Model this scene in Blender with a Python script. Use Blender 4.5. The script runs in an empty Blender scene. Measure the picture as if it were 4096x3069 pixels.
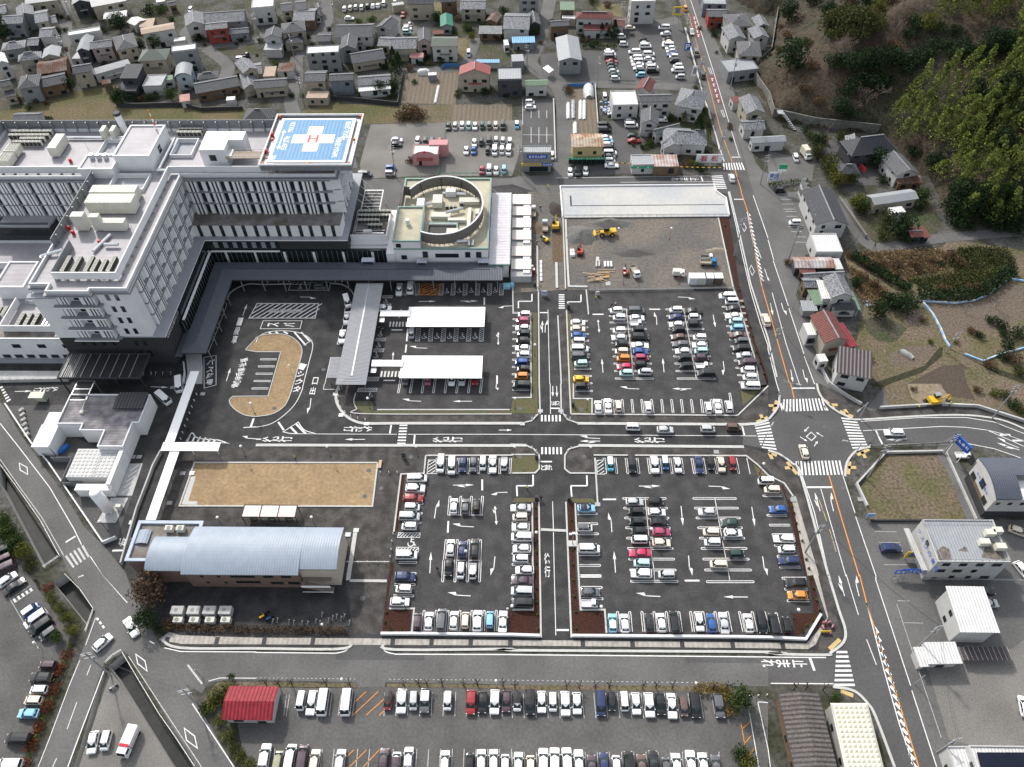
import bpy,bmesh,math,random
from mathutils import Vector,Matrix
random.seed(7)
SC=bpy.context.scene
COL=SC.collection
# ---------------------------------------------------------------- camera, sky, sun, exposure
FOC,PIT,ROL,YAW,CH=3096.05,0.88257679,-0.01786328,-0.02743782,152.39467
def cam_axes():
 cp,sp=math.cos(PIT),math.sin(PIT)
 f=Vector((math.sin(YAW)*cp,math.cos(YAW)*cp,-sp));r=Vector((math.cos(YAW),-math.sin(YAW),0));u=r.cross(f)
 return math.cos(ROL)*r+math.sin(ROL)*u,-math.sin(ROL)*r+math.cos(ROL)*u,f
CR,CU,CF=cam_axes()
cd=bpy.data.cameras.new("camera");cam=bpy.data.objects.new("camera",cd);COL.objects.link(cam)
cd.sensor_width=36;cd.lens=36*FOC/4096;cd.clip_start=1;cd.clip_end=3000
m=Matrix((CR,CU,-CF)).transposed().to_4x4();m.translation=(0,0,CH);cam.matrix_world=m
SC.camera=cam
W=bpy.data.worlds.new("World");SC.world=W;W.use_nodes=True
sky=W.node_tree.nodes.new("ShaderNodeTexSky");sky.sky_type='NISHITA';sky.sun_disc=False
SUN_EL,SUN_AZ=math.radians(42),math.radians(-30)
sky.sun_elevation=SUN_EL;sky.sun_rotation=SUN_AZ;sky.air_density=1.0;sky.dust_density=3.0;sky.altitude=100
bg=W.node_tree.nodes["Background"];hsv=W.node_tree.nodes.new("ShaderNodeHueSaturation");hsv.inputs["Saturation"].default_value=.35;W.node_tree.links.new(sky.outputs[0],hsv.inputs["Color"]);W.node_tree.links.new(hsv.outputs[0],bg.inputs[0]);bg.inputs[1].default_value=0.15
sl=bpy.data.lights.new("sun",'SUN');sl.energy=2.1;sl.angle=math.radians(2.5);sl.color=(1,.95,.88)
so=bpy.data.objects.new("sun",sl);COL.objects.link(so)
sd=Vector((math.sin(SUN_AZ)*math.cos(SUN_EL),math.cos(SUN_AZ)*math.cos(SUN_EL),math.sin(SUN_EL)))
so.rotation_euler=sd.to_track_quat('Z','Y').to_euler();so.location=(0,100,200)
SC.view_settings.view_transform='Standard';SC.view_settings.look='None';SC.view_settings.exposure=0.72;SC.view_settings.gamma=1
SC.cycles.max_bounces=5;SC.cycles.diffuse_bounces=3;SC.cycles.glossy_bounces=2;SC.cycles.transparent_max_bounces=6
# ---------------------------------------------------------------- survey: photo point -> real place on the level ground (or at a height z)
TS=2209/1024;TY={'A':0,'B':768,'C':1536,'D':2301}
def ray(t,x,y):
 if isinstance(t,str):nx,ny=(int(t[1])-1)*1024+x/TS,TY[t[0]]+y/TS
 else:nx,ny=t[0]+x*t[2],t[1]+y*t[2]
 return CR*((nx-2048)/FOC)-CU*((ny-1534.5)/FOC)+CF
def P(t,x,y,z=0.0):
 d=ray(t,x,y);k=(z-CH)/d.z
 return Vector((d.x*k,d.y*k,z))
def PL(t,pts,z=0.0):return[P(t,pts[i],pts[i+1],z)for i in range(0,len(pts),2)]
# ---------------------------------------------------------------- materials
MATS={}
def mat(name,col,rough=.8,metal=0,n=.12,sc=.6,spec=.3,bump=0,col2=None,sc2=.08,n2=0,wave=None,alpha=1,coat=0,emit=0):
 """principled material; n/sc small grain, n2/sc2 broad blotches, wave=(axis, period, depth) ribs"""
 if name in MATS:return MATS[name]
 M=bpy.data.materials.new(name);M.use_nodes=True;N=M.node_tree.nodes;L=M.node_tree.links
 b=N["Principled BSDF"];b.inputs["Roughness"].default_value=rough;b.inputs["Metallic"].default_value=metal
 b.inputs["Specular IOR Level"].default_value=spec
 if coat:b.inputs["Coat Weight"].default_value=coat;b.inputs["Coat Roughness"].default_value=.08
 M.diffuse_color=(*col,1)
 geo=N.new("ShaderNodeNewGeometry");pos=geo.outputs["Position"]
 if n or n2 or col2:
  def noise(s,det):
   t=N.new("ShaderNodeTexNoise");t.inputs["Scale"].default_value=s;t.inputs["Detail"].default_value=det
   L.new(pos,t.inputs["Vector"]);return t.outputs["Fac"]
  c=N.new("ShaderNodeMixRGB");c.blend_type='MIX';c.inputs[1].default_value=(*col,1)
  c.inputs[2].default_value=(*(col2 or col),1)
  if col2:
   r=N.new("ShaderNodeMapRange");r.inputs[1].default_value=.4;r.inputs[2].default_value=.62;L.new(noise(sc2,5),r.inputs[0]);L.new(r.outputs[0],c.inputs[0])
  else:c.inputs[0].default_value=0
  o=c.outputs[0]
  for amt,s,det in((n,sc,6),(n2,sc2,4)):
   if not amt:continue
   r=N.new("ShaderNodeMapRange");r.inputs[1].default_value=.3;r.inputs[2].default_value=.7
   r.inputs[3].default_value=1-amt;r.inputs[4].default_value=1+amt;L.new(noise(s,det),r.inputs[0])
   x=N.new("ShaderNodeVectorMath");x.operation='SCALE';L.new(o,x.inputs[0]);L.new(r.outputs[0],x.inputs["Scale"]);o=x.outputs[0]
  L.new(o,b.inputs["Base Color"])
 else:b.inputs["Base Color"].default_value=(*col,1)
 if wave:
  tc=N.new("ShaderNodeTexCoord");src=tc.outputs["UV"]if wave[0]=='U' else pos
  sp=N.new("ShaderNodeSeparateXYZ");L.new(src,sp.inputs[0])
  f=N.new("ShaderNodeMath");f.operation='MULTIPLY';f.inputs[1].default_value=2*math.pi/wave[1];L.new(sp.outputs[{'X':0,'Y':1,'Z':2,'U':0}[wave[0]]],f.inputs[0])
  s=N.new("ShaderNodeMath");s.operation='SINE';L.new(f.outputs[0],s.inputs[0])
  bp=N.new("ShaderNodeBump");bp.inputs["Strength"].default_value=wave[2];bp.inputs["Distance"].default_value=.15;L.new(s.outputs[0],bp.inputs["Height"]);L.new(bp.outputs[0],b.inputs["Normal"])
 elif bump:
  t=N.new("ShaderNodeTexNoise");t.inputs["Scale"].default_value=sc*2;t.inputs["Detail"].default_value=6;L.new(pos,t.inputs["Vector"])
  bp=N.new("ShaderNodeBump");bp.inputs["Strength"].default_value=bump;bp.inputs["Distance"].default_value=.4;L.new(t.outputs[0],bp.inputs["Height"]);L.new(bp.outputs[0],b.inputs["Normal"])
 if emit:b.inputs["Emission Color"].default_value=(*col,1);b.inputs["Emission Strength"].default_value=emit
 if alpha<1:b.inputs["Alpha"].default_value=alpha
 MATS[name]=M
 return M
m_new=mat("fresh_asphalt",(.032,.032,.034),.85,n=.25,sc=2.5,n2=.2,sc2=.3,col2=(.044,.043,.043))
m_walk=mat("footway_asphalt",(.050,.047,.045),.9,n=.25,sc=2.5,n2=.3,sc2=.4,col2=(.064,.060,.057))
m_lot=mat("lot_asphalt",(.044,.043,.043),.85,n=.25,sc=2.5,n2=.2,sc2=.3,col2=(.051,.050,.050))
m_road=mat("worn_asphalt",(.112,.111,.109),.9,n=.15,sc=2,n2=.2,sc2=.1)
m_road2=mat("mid_asphalt",(.082,.081,.081),.9,n=.15,sc=2,n2=.15,sc2=.1)
m_old=mat("old_lot_asphalt",(.098,.096,.093),.9,n=.18,sc=2,n2=.25,sc2=.12)
m_conc=mat("concrete",(.42,.42,.41),.9,n=.1,sc=1.5,n2=.12,sc2=.2)
m_kerb=mat("kerb_concrete",(.46,.46,.44),.9,n=.1,sc=2)
m_slab=mat("slab_concrete",(.37,.385,.40),.85,n=.06,sc=1,col2=(.47,.46,.43),sc2=.045)
m_paint=mat("road_paint",(.66,.66,.65),.7,n=.14,sc=4)
m_wornp=mat("worn_road_paint",(.45,.45,.44),.8,n=.35,sc=5)
m_orange=mat("orange_road_paint",(.72,.27,.04),.7,n=.1,sc=4)
m_yellow=mat("tactile_paving",(.50,.37,.17),.8,n=.1,sc=4)
m_redrd=mat("red_road_paint",(.16,.075,.07),.9,n=.2,sc=3)
m_lawn=mat("dry_lawn",(.28,.20,.115),.95,n=.2,sc=1.2,n2=.14,sc2=.25)
m_mulch=mat("bark_mulch",(.045,.018,.012),1,n=.5,sc=3,bump=.5)
m_olive=mat("planter_groundcover",(.105,.09,.05),1,n=.35,sc=3,col2=(.09,.10,.045),sc2=.4)
m_dirt=mat("site_dirt",(.155,.137,.115),1,n=.22,sc=1.2,col2=(.112,.106,.10),sc2=.07,bump=.3)
m_gravel=mat("gravel",(.165,.16,.15),1,n=.2,sc=3,n2=.2,sc2=.1)
m_vill=mat("village_ground",(.082,.080,.074),1,n=.45,sc=1.1,col2=(.040,.042,.026),sc2=.16)
m_field=mat("dry_field",(.125,.098,.055),1,n=.35,sc=1.4,col2=(.082,.082,.034),sc2=.07,bump=.3)
m_brown=mat("bare_weeds",(.135,.105,.076),1,n=.45,sc=1.6,col2=(.10,.092,.045),sc2=.12,bump=.3)
m_soil=mat("dark_soil",(.075,.058,.045),1,n=.3,sc=2)
m_veg=mat("vegetable_bed",(.15,.125,.095),1,n=.25,sc=1.5,wave=('X',1.6,.5))
m_white=mat("white_wall",(.72,.72,.71),.8,n=.05,sc=.5)
m_water=mat("dark_channel",(.02,.022,.022),.6,n=.4,sc=.6)
# ---------------------------------------------------------------- mesh helpers
def root_loc(o):
 v=Vector((0,0,0))
 while o:v+=o.location;o=o.parent
 return v
class MB:
 def __init__(s):s.v=[];s.f=[];s.m=[]
 def add(s,vs,fs,mi=0):
  k=len(s.v);s.v+=[Vector(a)for a in vs];s.f+=[tuple(i+k for i in f)for f in fs];s.m+=[mi]*len(fs);return s
 def poly(s,pts,mi=0):return s.add(pts,[tuple(range(len(pts)))],mi)
 def box(s,x0,x1,y0,y1,z0,z1,mi=0):
  return s.hexa([Vector((x,y,z0))for x,y in((x0,y0),(x1,y0),(x1,y1),(x0,y1))],z1-z0,mi)
 def hexa(s,b,h,mi=0,top=None):
  t=top or[Vector(p)+Vector((0,0,h))for p in b];n=len(b)
  if sum(b[i][0]*b[(i+1)%n][1]-b[(i+1)%n][0]*b[i][1]for i in range(n))<0:b=b[::-1];t=t[::-1]
  fs=[tuple(range(n))[::-1],tuple(range(n,2*n))]+[(i,(i+1)%n,n+(i+1)%n,n+i)for i in range(n)]
  return s.add(list(b)+list(t),fs,mi)
 def obox(s,c,ang,lx,ly,z0,z1,mi=0,ox=0,oy=0):
  ca,sa=math.cos(ang),math.sin(ang)
  q=[(ox+a*lx/2,oy+b*ly/2)for a,b in((-1,-1),(1,-1),(1,1),(-1,1))]
  return s.hexa([Vector((c[0]+x*ca-y*sa,c[1]+x*sa+y*ca,z0))for x,y in q],z1-z0,mi)
 def tube(s,a,b,r0,r1=None,n=6,mi=0):
  a=Vector(a);b=Vector(b);r1=r0 if r1 is None else r1;d=(b-a)
  if d.length<1e-6:return s
  q=d.to_track_quat('Z','Y');vs=[]
  for c,r in((a,r0),(b,r1)):
   for i in range(n):
    t=2*math.pi*i/n;vs.append(c+q@Vector((r*math.cos(t),r*math.sin(t),0)))
  return s.add(vs,[tuple(range(n))[::-1],tuple(range(n,2*n))]+[(i,(i+1)%n,n+(i+1)%n,n+i)for i in range(n)],mi)
 def ball(s,c,r,n=8,k=5,sz=1,mi=0):
  c=Vector(c);vs=[c+Vector((0,0,-r*sz))]
  for j in range(1,k):
   p=math.pi*j/k
   for i in range(n):t=2*math.pi*i/n;vs.append(c+Vector((r*math.sin(p)*math.cos(t),r*math.sin(p)*math.sin(t),-r*sz*math.cos(p))))
  vs.append(c+Vector((0,0,r*sz)));fs=[(0,1+(i+1)%n,1+i)for i in range(n)]
  for j in range(k-2):
   for i in range(n):a=1+j*n;fs.append((a+i,a+(i+1)%n,a+n+(i+1)%n,a+n+i))
  a=1+(k-2)*n;fs+=[(a+i,a+(i+1)%n,len(vs)-1)for i in range(n)]
  return s.add(vs,fs,mi)
 def strip(s,pts,w,z=0,h=0,mi=0,closed=False):
  pts=[Vector(p)for p in pts];n=len(pts);L=[];R=[]
  for i in range(n):
   a=pts[i-1]if(i or closed)else pts[i];b=pts[(i+1)%n]if(i<n-1 or closed)else pts[i]
   d1=(pts[i]-a).to_2d();d2=(b-pts[i]).to_2d()
   d1=d1.normalized()if d1.length>1e-6 else d2.normalized();d2=d2.normalized()if d2.length>1e-6 else d1
   t=(d1+d2);t=t.normalized()if t.length>1e-6 else d1
   k=max(.4,t.dot(d1));nn=Vector((-t.y,t.x,0))*(w/2/k)
   b0=Vector((pts[i].x,pts[i].y,pts[i].z+z));L.append(b0+nn);R.append(b0-nn)
  for i in range(n if closed else n-1):
   j=(i+1)%n
   if h:s.hexa([R[i],R[j],L[j],L[i]],h,mi)
   else:s.poly([R[i],R[j],L[j],L[i]],mi)
  return s
 def build(s,name,mats,parent=None,smooth=False,local=False):
  me=bpy.data.meshes.new(name)
  off=Vector((0,0,0))if local else root_loc(parent)
  me.from_pydata([tuple(v-off)for v in s.v],[],s.f);ms=mats if isinstance(mats,(list,tuple))else[mats]
  for m_ in ms:me.materials.append(m_)
  if len(ms)>1:me.polygons.foreach_set("material_index",s.m)
  if smooth:me.polygons.foreach_set("use_smooth",[True]*len(me.polygons))
  me.update();o=bpy.data.objects.new(name,me);COL.objects.link(o)
  if parent:o.parent=parent
  return o
LABELS=set()
def tag(o,label=None,cat=None,group=None,kind=None):
 if label:o["label"]=label
 if cat:o["category"]=cat
 if group:o["group"]=group
 if kind:o["kind"]=kind
 return o
def thing(name,label,cat,loc,group=None,rz=0):
 o=bpy.data.objects.new(name,None);COL.objects.link(o);o.location=loc;o.rotation_euler.z=rz;o.empty_display_size=.5
 return tag(o,label,cat,group)
def copy_tree(o,parent=None):
 c=o.copy();COL.objects.link(c);c.parent=parent
 for ch in o.children:copy_tree(ch,c)
 return c
def struct(name,mb,m_):return tag(mb.build(name,m_),kind="structure")
def arc(t,pts,n=10,z=0):
 """smooth curve through photo points (Catmull-Rom)"""
 p=PL(t,pts,z)if isinstance(pts[0],(int,float))else[Vector(q)for q in pts];out=[]
 for i in range(len(p)-1):
  a=p[max(i-1,0)];b=p[i];c=p[i+1];d=p[min(i+2,len(p)-1)]
  for k in range(n):
   u=k/n;out.append(.5*((2*b)+(c-a)*u+(2*a-5*b+4*c-d)*u*u+(3*b-a-3*c+d)*u**3))
 return out+[p[-1]]
# ---------------------------------------------------------------- ground
from mathutils.geometry import delaunay_2d_cdt
def pp(s,z=0.0):
 """'C3 10,20 30,40 D3 5,6' -> points on the ground"""
 out=[];t=None
 for w in s.split():
  if ',' in w:x,y=w.split(',');out.append(P(t,float(x),float(y),z))
  else:t=w
 return out
def inside(p,poly):
 c=False;n=len(poly)
 for i in range(n):
  a=poly[i];b=poly[i-1]
  if(a[1]>p[1])!=(b[1]>p[1])and p[0]<(b[0]-a[0])*(p[1]-a[1])/(b[1]-a[1])+a[0]:c=not c
 return c
CANAL1=pp("C1 0,715 385,1590 D1 380,-40 450,60 560,-30 C1 520,1495 0,690")
CANAL1=pp("C1 0,860 380,1590 515,1500 0,705")
CANAL2=pp("D1 460,65 740,420 745,470 820,310 575,0 560,0")
CANAL3=pp("D1 940,785 1010,880 1520,1700 1690,1700 1070,680")
CANAL4=pp("D1 740,420 700,600 280,1660 340,1660 620,880 735,500")
CANAL5=pp("D1 900,780 640,1660 690,1660 945,800")
CANALS=[CANAL1,CANAL2,CANAL3,CANAL5]
def ground_with_holes(name,outer,holes,z,m_):
 vs=[Vector((p[0],p[1]))for p in outer];es=[(i,(i+1)%len(outer))for i in range(len(outer))]
 for h in holes:
  k=len(vs);vs+=[Vector((p[0],p[1]))for p in h];es+=[(k+i,k+(i+1)%len(h))for i in range(len(h))]
 V,_,F,_,_,_=delaunay_2d_cdt(vs,es,[],1,1e-5)
 mb=MB();fs=[]
 for f in F:
  c=sum((V[i]for i in f),Vector((0,0)))/len(f)
  if not any(inside(c,h)for h in holes):fs.append(tuple(f))
 mb.add([(v.x,v.y,z)for v in V],fs);return struct(name,mb,m_)
OUT=[Vector(p)for p in((-900,-150,0),(900,-150,0),(900,1200,0),(-900,1200,0))]
ground_with_holes("ground",OUT,CANALS,0,m_vill)
cb=MB();cw=MB()
for c in CANALS:
 cb.poly([Vector((p.x,p.y,-2.6))for p in c])
 n=len(c)
 for i in range(n):a,b=c[i],c[(i+1)%n];cw.poly([Vector((a.x,a.y,-2.6)),Vector((b.x,b.y,-2.6)),Vector((b.x,b.y,0)),Vector((a.x,a.y,0))])
struct("canal_bed",cb,m_water);struct("canal_bank",cw,m_conc)
LV=[0]
SHN=[0]
def sheet(name,m_,lvl,s,smooth=False):
 SHN[0]+=1;dz=lvl*.008+SHN[0]*.00011
 pts=pp(s)if isinstance(s,str)else s
 mb=MB();mb.poly([Vector((p.x,p.y,dz))for p in pts])
 bm=bmesh.new();o=struct(name,mb,m_);bm.from_mesh(o.data)
 bm.faces.ensure_lookup_table();bm.normal_update()
 if bm.faces[0].normal.z<0:bmesh.ops.reverse_faces(bm,faces=bm.faces[:])
 bmesh.ops.triangulate(bm,faces=bm.faces[:]);bm.to_mesh(o.data);bm.free()
 return o
FOOT=pp("A3 1880,-260 1935,0 2060,60 2150,120 A4 75,130 20,480 A3 2060,640 2130,760 A4 0,870 40,1010 400,1090 950,1150 1090,1240 1390,1530 1480,1650 B4 1520,140 1660,270 2209,235 3200,150")
HPOLY=FOOT+[Vector((420,900,0)),Vector((FOOT[0].x,900,0))]
from mathutils import noise as mnoise
def H(x,y):
 if not inside((x,y),HPOLY):return 0.0
 p=Vector((x,y,0));d=1e9;j=0
 for i in range(len(FOOT)-1):
  a,b=FOOT[i],FOOT[i+1];ab=b-a;u=max(0,min(1,(p-a).dot(ab)/ab.length_squared));e=(p-a-ab*u).length
  if e<d:d=e;j=i
 w=min(d/1.5,1);w=w*w*(3-2*w)
 hh=3.2*w+.52*min(d,60)+.28*max(0,min(d-60,80))
 return hh+mnoise.noise(p*.06)*2.2*min(1,d/15)+mnoise.noise(p*.2)*.6*min(1,d/8)
def PH(t,x,y):
 z=80.0
 while z>0:
  q=P(t,x,y,z)
  if H(q.x,q.y)>=z:break
  z-=.5
 z=max(z,0);q=P(t,x,y,z);return Vector((q.x,q.y,H(q.x,q.y)))
def hill():
 mb=MB();x0,x1,y0,y1,st=55,330,170,560,2.5;nx=int((x1-x0)/st);ny=int((y1-y0)/st);idx={};hs={}
 for i in range(nx+1):
  for j in range(ny+1):hs[i,j]=H(x0+i*st,y0+j*st)
 for i in range(nx):
  for j in range(ny):
   q=[(i,j),(i+1,j),(i+1,j+1),(i,j+1)]
   if max(hs[k]for k in q)<=0:continue
   f=[]
   for k in q:
    if k not in idx:idx[k]=len(mb.v);mb.v.append(Vector((x0+k[0]*st,y0+k[1]*st,hs[k]if hs[k]>0 else-.3)))
    f.append(idx[k])
   mb.f.append(tuple(f));mb.m.append(0)
 m_=mat("hillside",(.060,.044,.030),1,n=.45,sc=.9,col2=(.028,.029,.018),sc2=.045,n2=.25,bump=.6)
 o=struct("hill",mb,m_);o.data.polygons.foreach_set("use_smooth",[True]*len(o.data.polygons))
hill()
sheet("hospital_grounds",m_new,1,"D1 1360,520 D4 700,660 C4 470,900 C4 250,100 B3 2120,500 A3 1900,1540 A3 380,1520 A2 1260,1560 A2 900,1560 A2 0,1050 A1 0,1080 B1 0,1560 C1 60,190 430,690 890,1385 1075,1610")
sheet("service_yard",m_road2,2,"C1 60,190 430,690 890,1385 1010,1330 1140,960 1240,690 1130,690 1100,640 600,450 560,180")
sheet("forecourt",m_walk,2,"C1 1590,590 1350,1170 1750,1180 C2 750,1240 790,1420 770,1657 D2 840,500 1075,510 1140,0 C2 1190,1280 1250,775 1450,775 1465,615 2209,612 2209,545 0,545")
sheet("footway_between",m_walk,2,"C2 700,0 690,110 770,260 950,335 2209,335 C3 90,335 230,270 230,262 C2 930,262 840,150 860,20")
sheet("footway_centre",m_walk,2,"C3 440,262 470,310 565,335 2000,345 2209,300 2209,0 1940,285 500,265")
sheet("footway_south",m_walk,2,"C3 575,540 2040,550 2209,600 C4 0,560 C4 240,760 290,900 530,1657 D4 600,400 670,560 500,680 430,640 510,370 390,0 C4 340,1657 190,970 0,745 C3 2025,620 705,618 700,770 500,770 455,740 455,600 490,555")
sheet("footway_corner",m_walk,2,"C3 0,545 125,540 190,570 232,620 235,740 200,770 0,770")
sheet("footway_lane",m_walk,2,"B3 405,1060 465,1030 495,1657 C3 505,262 430,240 415,0")
for nm,s in(("lot_northwest","B2 1110,780 2209,780 B3 170,1040 C3 175,110 0,120 C2 2185,222 1040,225 1040,120 860,120"),("lot_northeast","B3 500,1060 660,1060 640,850 1910,860 2209,1680 C4 0,-10 C3 2209,0 1950,60 1990,190 1930,262 700,262 690,125 530,130"),("lot_southwest","C2 1465,640 2209,640 2209,775 C3 0,775 0,1010 175,1030 D3 180,300 0,300 D2 2190,295 2160,520 1350,500 1370,285 1150,290 1190,0 C2 1220,1500 1240,1290 1290,775 1450,775"),("lot_southeast","C3 705,630 2020,630 2070,700 2120,815 C4 130,890 290,1657 D4 390,330 180,310 240,540 0,520 D3 800,500 800,300 590,300 545,0 C3 545,1035 760,1035 730,780")):
 sheet(nm,m_lot,2,s)
sheet("east_road",m_road2,3,"A3 1430,-200 1440,0 1545,300 1650,760 1790,1260 1850,1500 B3 1870,0 1970,400 2075,800 2209,1280 B4 0,1340 85,1657 C4 95,60 110,130 90,250 20,320 0,330 C3 2209,350 2000,350 1990,525 2209,560 C4 0,575 130,625 230,730 290,830 530,1657 D4 540,100 610,330 680,470 660,580 540,680 500,690 0,708 D3 2209,706 2209,1000 D4 30,940 560,960 740,1010 870,1120 930,1240 1090,1657 1100,1750 1480,1750 1450,1657 1235,950 930,50 C4 930,1657 760,1140 650,800 680,660 770,560 880,540 1640,505 1950,560 2209,650 2900,950 2900,700 2209,400 2000,320 1700,280 1300,285 790,320 640,290 560,240 450,150 400,0 B4 390,1657 310,1390 180,990 50,590 0,420 B3 2080,0 A3 2010,1400 1890,960 1760,560 1560,0 1540,-200")
sheet("old_road_surface",m_road,4,"A3 1430,-200 1440,0 1545,300 1650,760 1790,1260 1830,1400 1995,1400 1890,960 1760,560 1560,0 1540,-200")
sheet("east_footway",m_road,2,"B3 2075,0 A3 2005,1400 1890,960 1760,560 1560,0 1600,0 1850,560 1960,960 2100,1400 B4 100,0 350,420 240,900 370,1150 560,1657 C4 860,200 1000,30 1040,190 880,240 640,290 400,0 B4 390,1657 310,1390 180,990 50,590 0,420")
sheet("bend_footway",m_walk,2,"C4 450,150 560,240 640,290 790,320 1300,285 1700,280 2000,320 2209,400 2209,310 2050,230 1800,200 1480,190 1040,215 880,230 800,180 520,30 450,0 400,0")
sheet("east_yards",m_road,2,"C4 760,1140 930,1657 D4 930,50 1235,950 1450,1657 2400,1657 2400,-100 C4 2400,1170 1880,1180 870,1180")
sheet("east_gravel",m_gravel,3,"D4 1390,840 1230,620 1600,780 1700,600 2100,640 2209,560 2400,560 2400,1500 1900,1500 1560,1420")
sheet("south_road",m_road,3,"D1 1190,700 1420,620 1500,655 D2 0,672 690,676 830,600 1075,600 1200,682 D3 2209,706 2209,960 1900,960 0,950 D2 2209,945 1120,925 1110,965 880,965 870,925 0,905 D1 1950,905 1800,930 1740,1020")
sheet("south_road_patch",m_road2,4,"D3 1490,706 2209,708 2209,830 D4 540,850 500,690 0,708 0,760 D3 2209,760 1500,755")
sheet("south_driveway_patch",m_road2,4,"D2 690,676 830,600 1075,600 1200,682 1455,690 1450,735 690,730")
sheet("west_road",m_road,3,"B1 0,1560 C1 0,150 60,235 180,440 560,960 730,1240 900,1400 1090,1640 D1 1090,0 1130,110 1350,560 1640,1000 2020,1657 2120,1800 1850,1800 1700,1657 1110,690 1060,660 900,760 590,1657 560,1740 300,1740 350,1600 720,620 820,310 590,-20 C1 540,1500 0,640 -300,200 -300,-100")
sheet("north_road",m_road2,3,"A3 390,1530 1720,1515 1830,1400 1850,1500 1880,1657 B3 1880,20 1740,0 A3 1740,1600 410,1612 400,1580")
sheet("north_road_old",m_road,3,"A3 390,1530 400,1580 410,1620 230,1657 0,1657 A2 2209,1657 2000,1657 1280,1560 920,1555 930,1640 1000,1657 B2 1100,200 1250,0 A2 1280,1640 1260,1620 920,1640 920,1545 2209,1540 A3 0,1500 370,1500")if 0 else None
sheet("back_road",m_road,3,"A2 880,1560 930,1545 2209,1540 A3 0,1535 90,1520 370,1515 390,1530 405,1600 405,1657 200,1657 A2 2209,1590 2040,1610 1270,1640 B2 1200,240 1060,240 1090,0 A2 930,1640")
sheet("south_lot",m_old,2,"D1 1990,960 2120,1657 2150,1800 D3 2400,1800 2209,1657 2209,1100 2040,1020 1900,990 0,985 D2 2209,975 1130,965 880,965 870,980 200,970 D1 2100,960")
sheet("west_lot",m_old,2,"C1 -300,1100 0,1290 250,1657 D1 230,0 270,30 610,520 600,560 480,900 180,1657 150,1750 -400,1750 C1 -400,1200")
sheet("west_triangle_yard",m_gravel,2,"D1 960,840 1060,960 1500,1657 1560,1780 650,1780 680,1657 900,1000")
sheet("lawn",m_lawn,4,"C1 1680,685 C2 1045,685 1000,1055 C1 1565,1050")
def island():
 pts=arc('B2',(0,1262,60,1237,150,1228,240,1232,320,1262,380,1320,398,1390,355,1550,325,1657),6)
 pts+=arc('C2',(325,0,290,110,240,200,140,262,0,285),6)+arc('C1',(2209,285,2110,270,2020,215,1980,150,2010,110),6)
 pts+=pp("C1 2209,108 C2 105,108 B2 215,1383 0,1383 B1 2209,1383 2120,1365")+arc('B1',(2120,1365,2150,1330,2209,1270),5)
 return pts
ISL=island();sheet("island_lawn",m_lawn,4,ISL)
sheet("vacant_weed_plot",m_brown,3,"C4 800,880 1000,620 1530,610 1760,1172 885,1180 840,1060")
for nm,s in(("planter_a","C3 10,128 180,125 178,1 B3 180,1040 215,1040 C3 222,255 C2 2209,255 C2 1050,248 1020,232 2195,232"),("planter_b","C2 850,150 1010,150 1005,235 1040,235 2190,240 2190,258 930,258 870,210"),("planter_c","C3 515,140 690,140 690,255 515,255 B3 470,1050 510,1060 C3 530,130"),("planter_d","C3 0,615 215,615 230,640 230,735 205,765 0,765"),("planter_e","C3 25,985 200,985 190,1020 0,1020"),("planter_f","C3 505,990 695,990 725,1025 535,1025"),("planter_g","C3 1975,60 2140,60 1990,190 "),("planter_h","C3 2080,690 2209,790 2120,800")):
 sheet(nm,m_olive,4,s)
for nm,s in(("mulch_a","C3 185,1030 230,1030 D3 240,500 0,500 D2 2190,500 2185,310 D3 185,310"),("mulch_b","C3 482,1030 535,1030 550,1657 D3 575,315 790,315 798,505 525,505 505,0"),("mulch_c","D2 1145,0 1170,0 1125,295 1340,300 1325,505 1090,505 1110,280"),("mulch_d","C2 1258,780 1285,780 1225,1270 1200,1275"),("mulch_e","C2 1158,1540 1190,1540 1180,1657 1150,1657"),("mulch_f","C4 130,870 160,980 230,1050 380,1657 340,1657 D4 390,0 450,320 415,340 400,320 345,0 C4 320,1657 160,1010 110,880"),("mulch_g","D4 200,330 410,330 440,360 245,540"),("mulch_h","B3 1780,225 1870,220 1900,400 1960,800 2100,1300 2209,1600 C4 0,0 C3 2200,0 2150,30 B3 2209,1657 2050,1230 1930,830")):
 sheet(nm,m_mulch,4,s)
sheet("construction_ground",m_dirt,4,"B3 140,0 415,0 430,235 1780,225 1910,835 660,845 480,845 220,860 10,870 0,770 130,700")
sheet("dug_trench",mat("trench_soil",(.12,.085,.055),1,n=.3,sc=2,bump=.4),5,"B3 345,345 430,345 440,600 375,620 350,600")
sheet("dry_paddy",m_field,1,"A1 0,960 200,930 640,790 1020,740 1000,920 920,1050 0,1060 A1 -300,1060 -300,980")
sheet("dry_paddy_two",m_field,1,"A1 1000,930 2209,940 2209,1050 920,1050")
sheet("dry_paddy_three",m_field,1,"A2 395,960 650,890 1210,915 1200,1070 950,1065 380,1060")
sheet("weed_patch",m_brown,2,"A2 1210,910 1700,905 1690,1060 1200,1070")
sheet("vegetable_plot",m_veg,2,"A2 1250,890 1290,640 1570,600 1750,640 1720,905")
sheet("vegetable_plot_two",m_veg,2,"A2 1700,905 2209,900 2209,1040 1690,1050")
sheet("vegetable_plot_three",m_veg,2,"A3 430,770 700,760 740,1060 740,1150 480,1160 470,1050")
sheet("gravel_lot_west",m_gravel,2,"A2 990,1075 1650,1060 1580,1510 900,1545 900,1400")
sheet("gravel_lot_mid",m_gravel,2,"A2 1650,1050 2209,1040 A3 90,1040 90,1240 0,1520 A2 2209,1520 1580,1520")
sheet("clinic_lot",m_road2,3,"A3 95,860 350,860 370,1380 95,1250")
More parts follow.
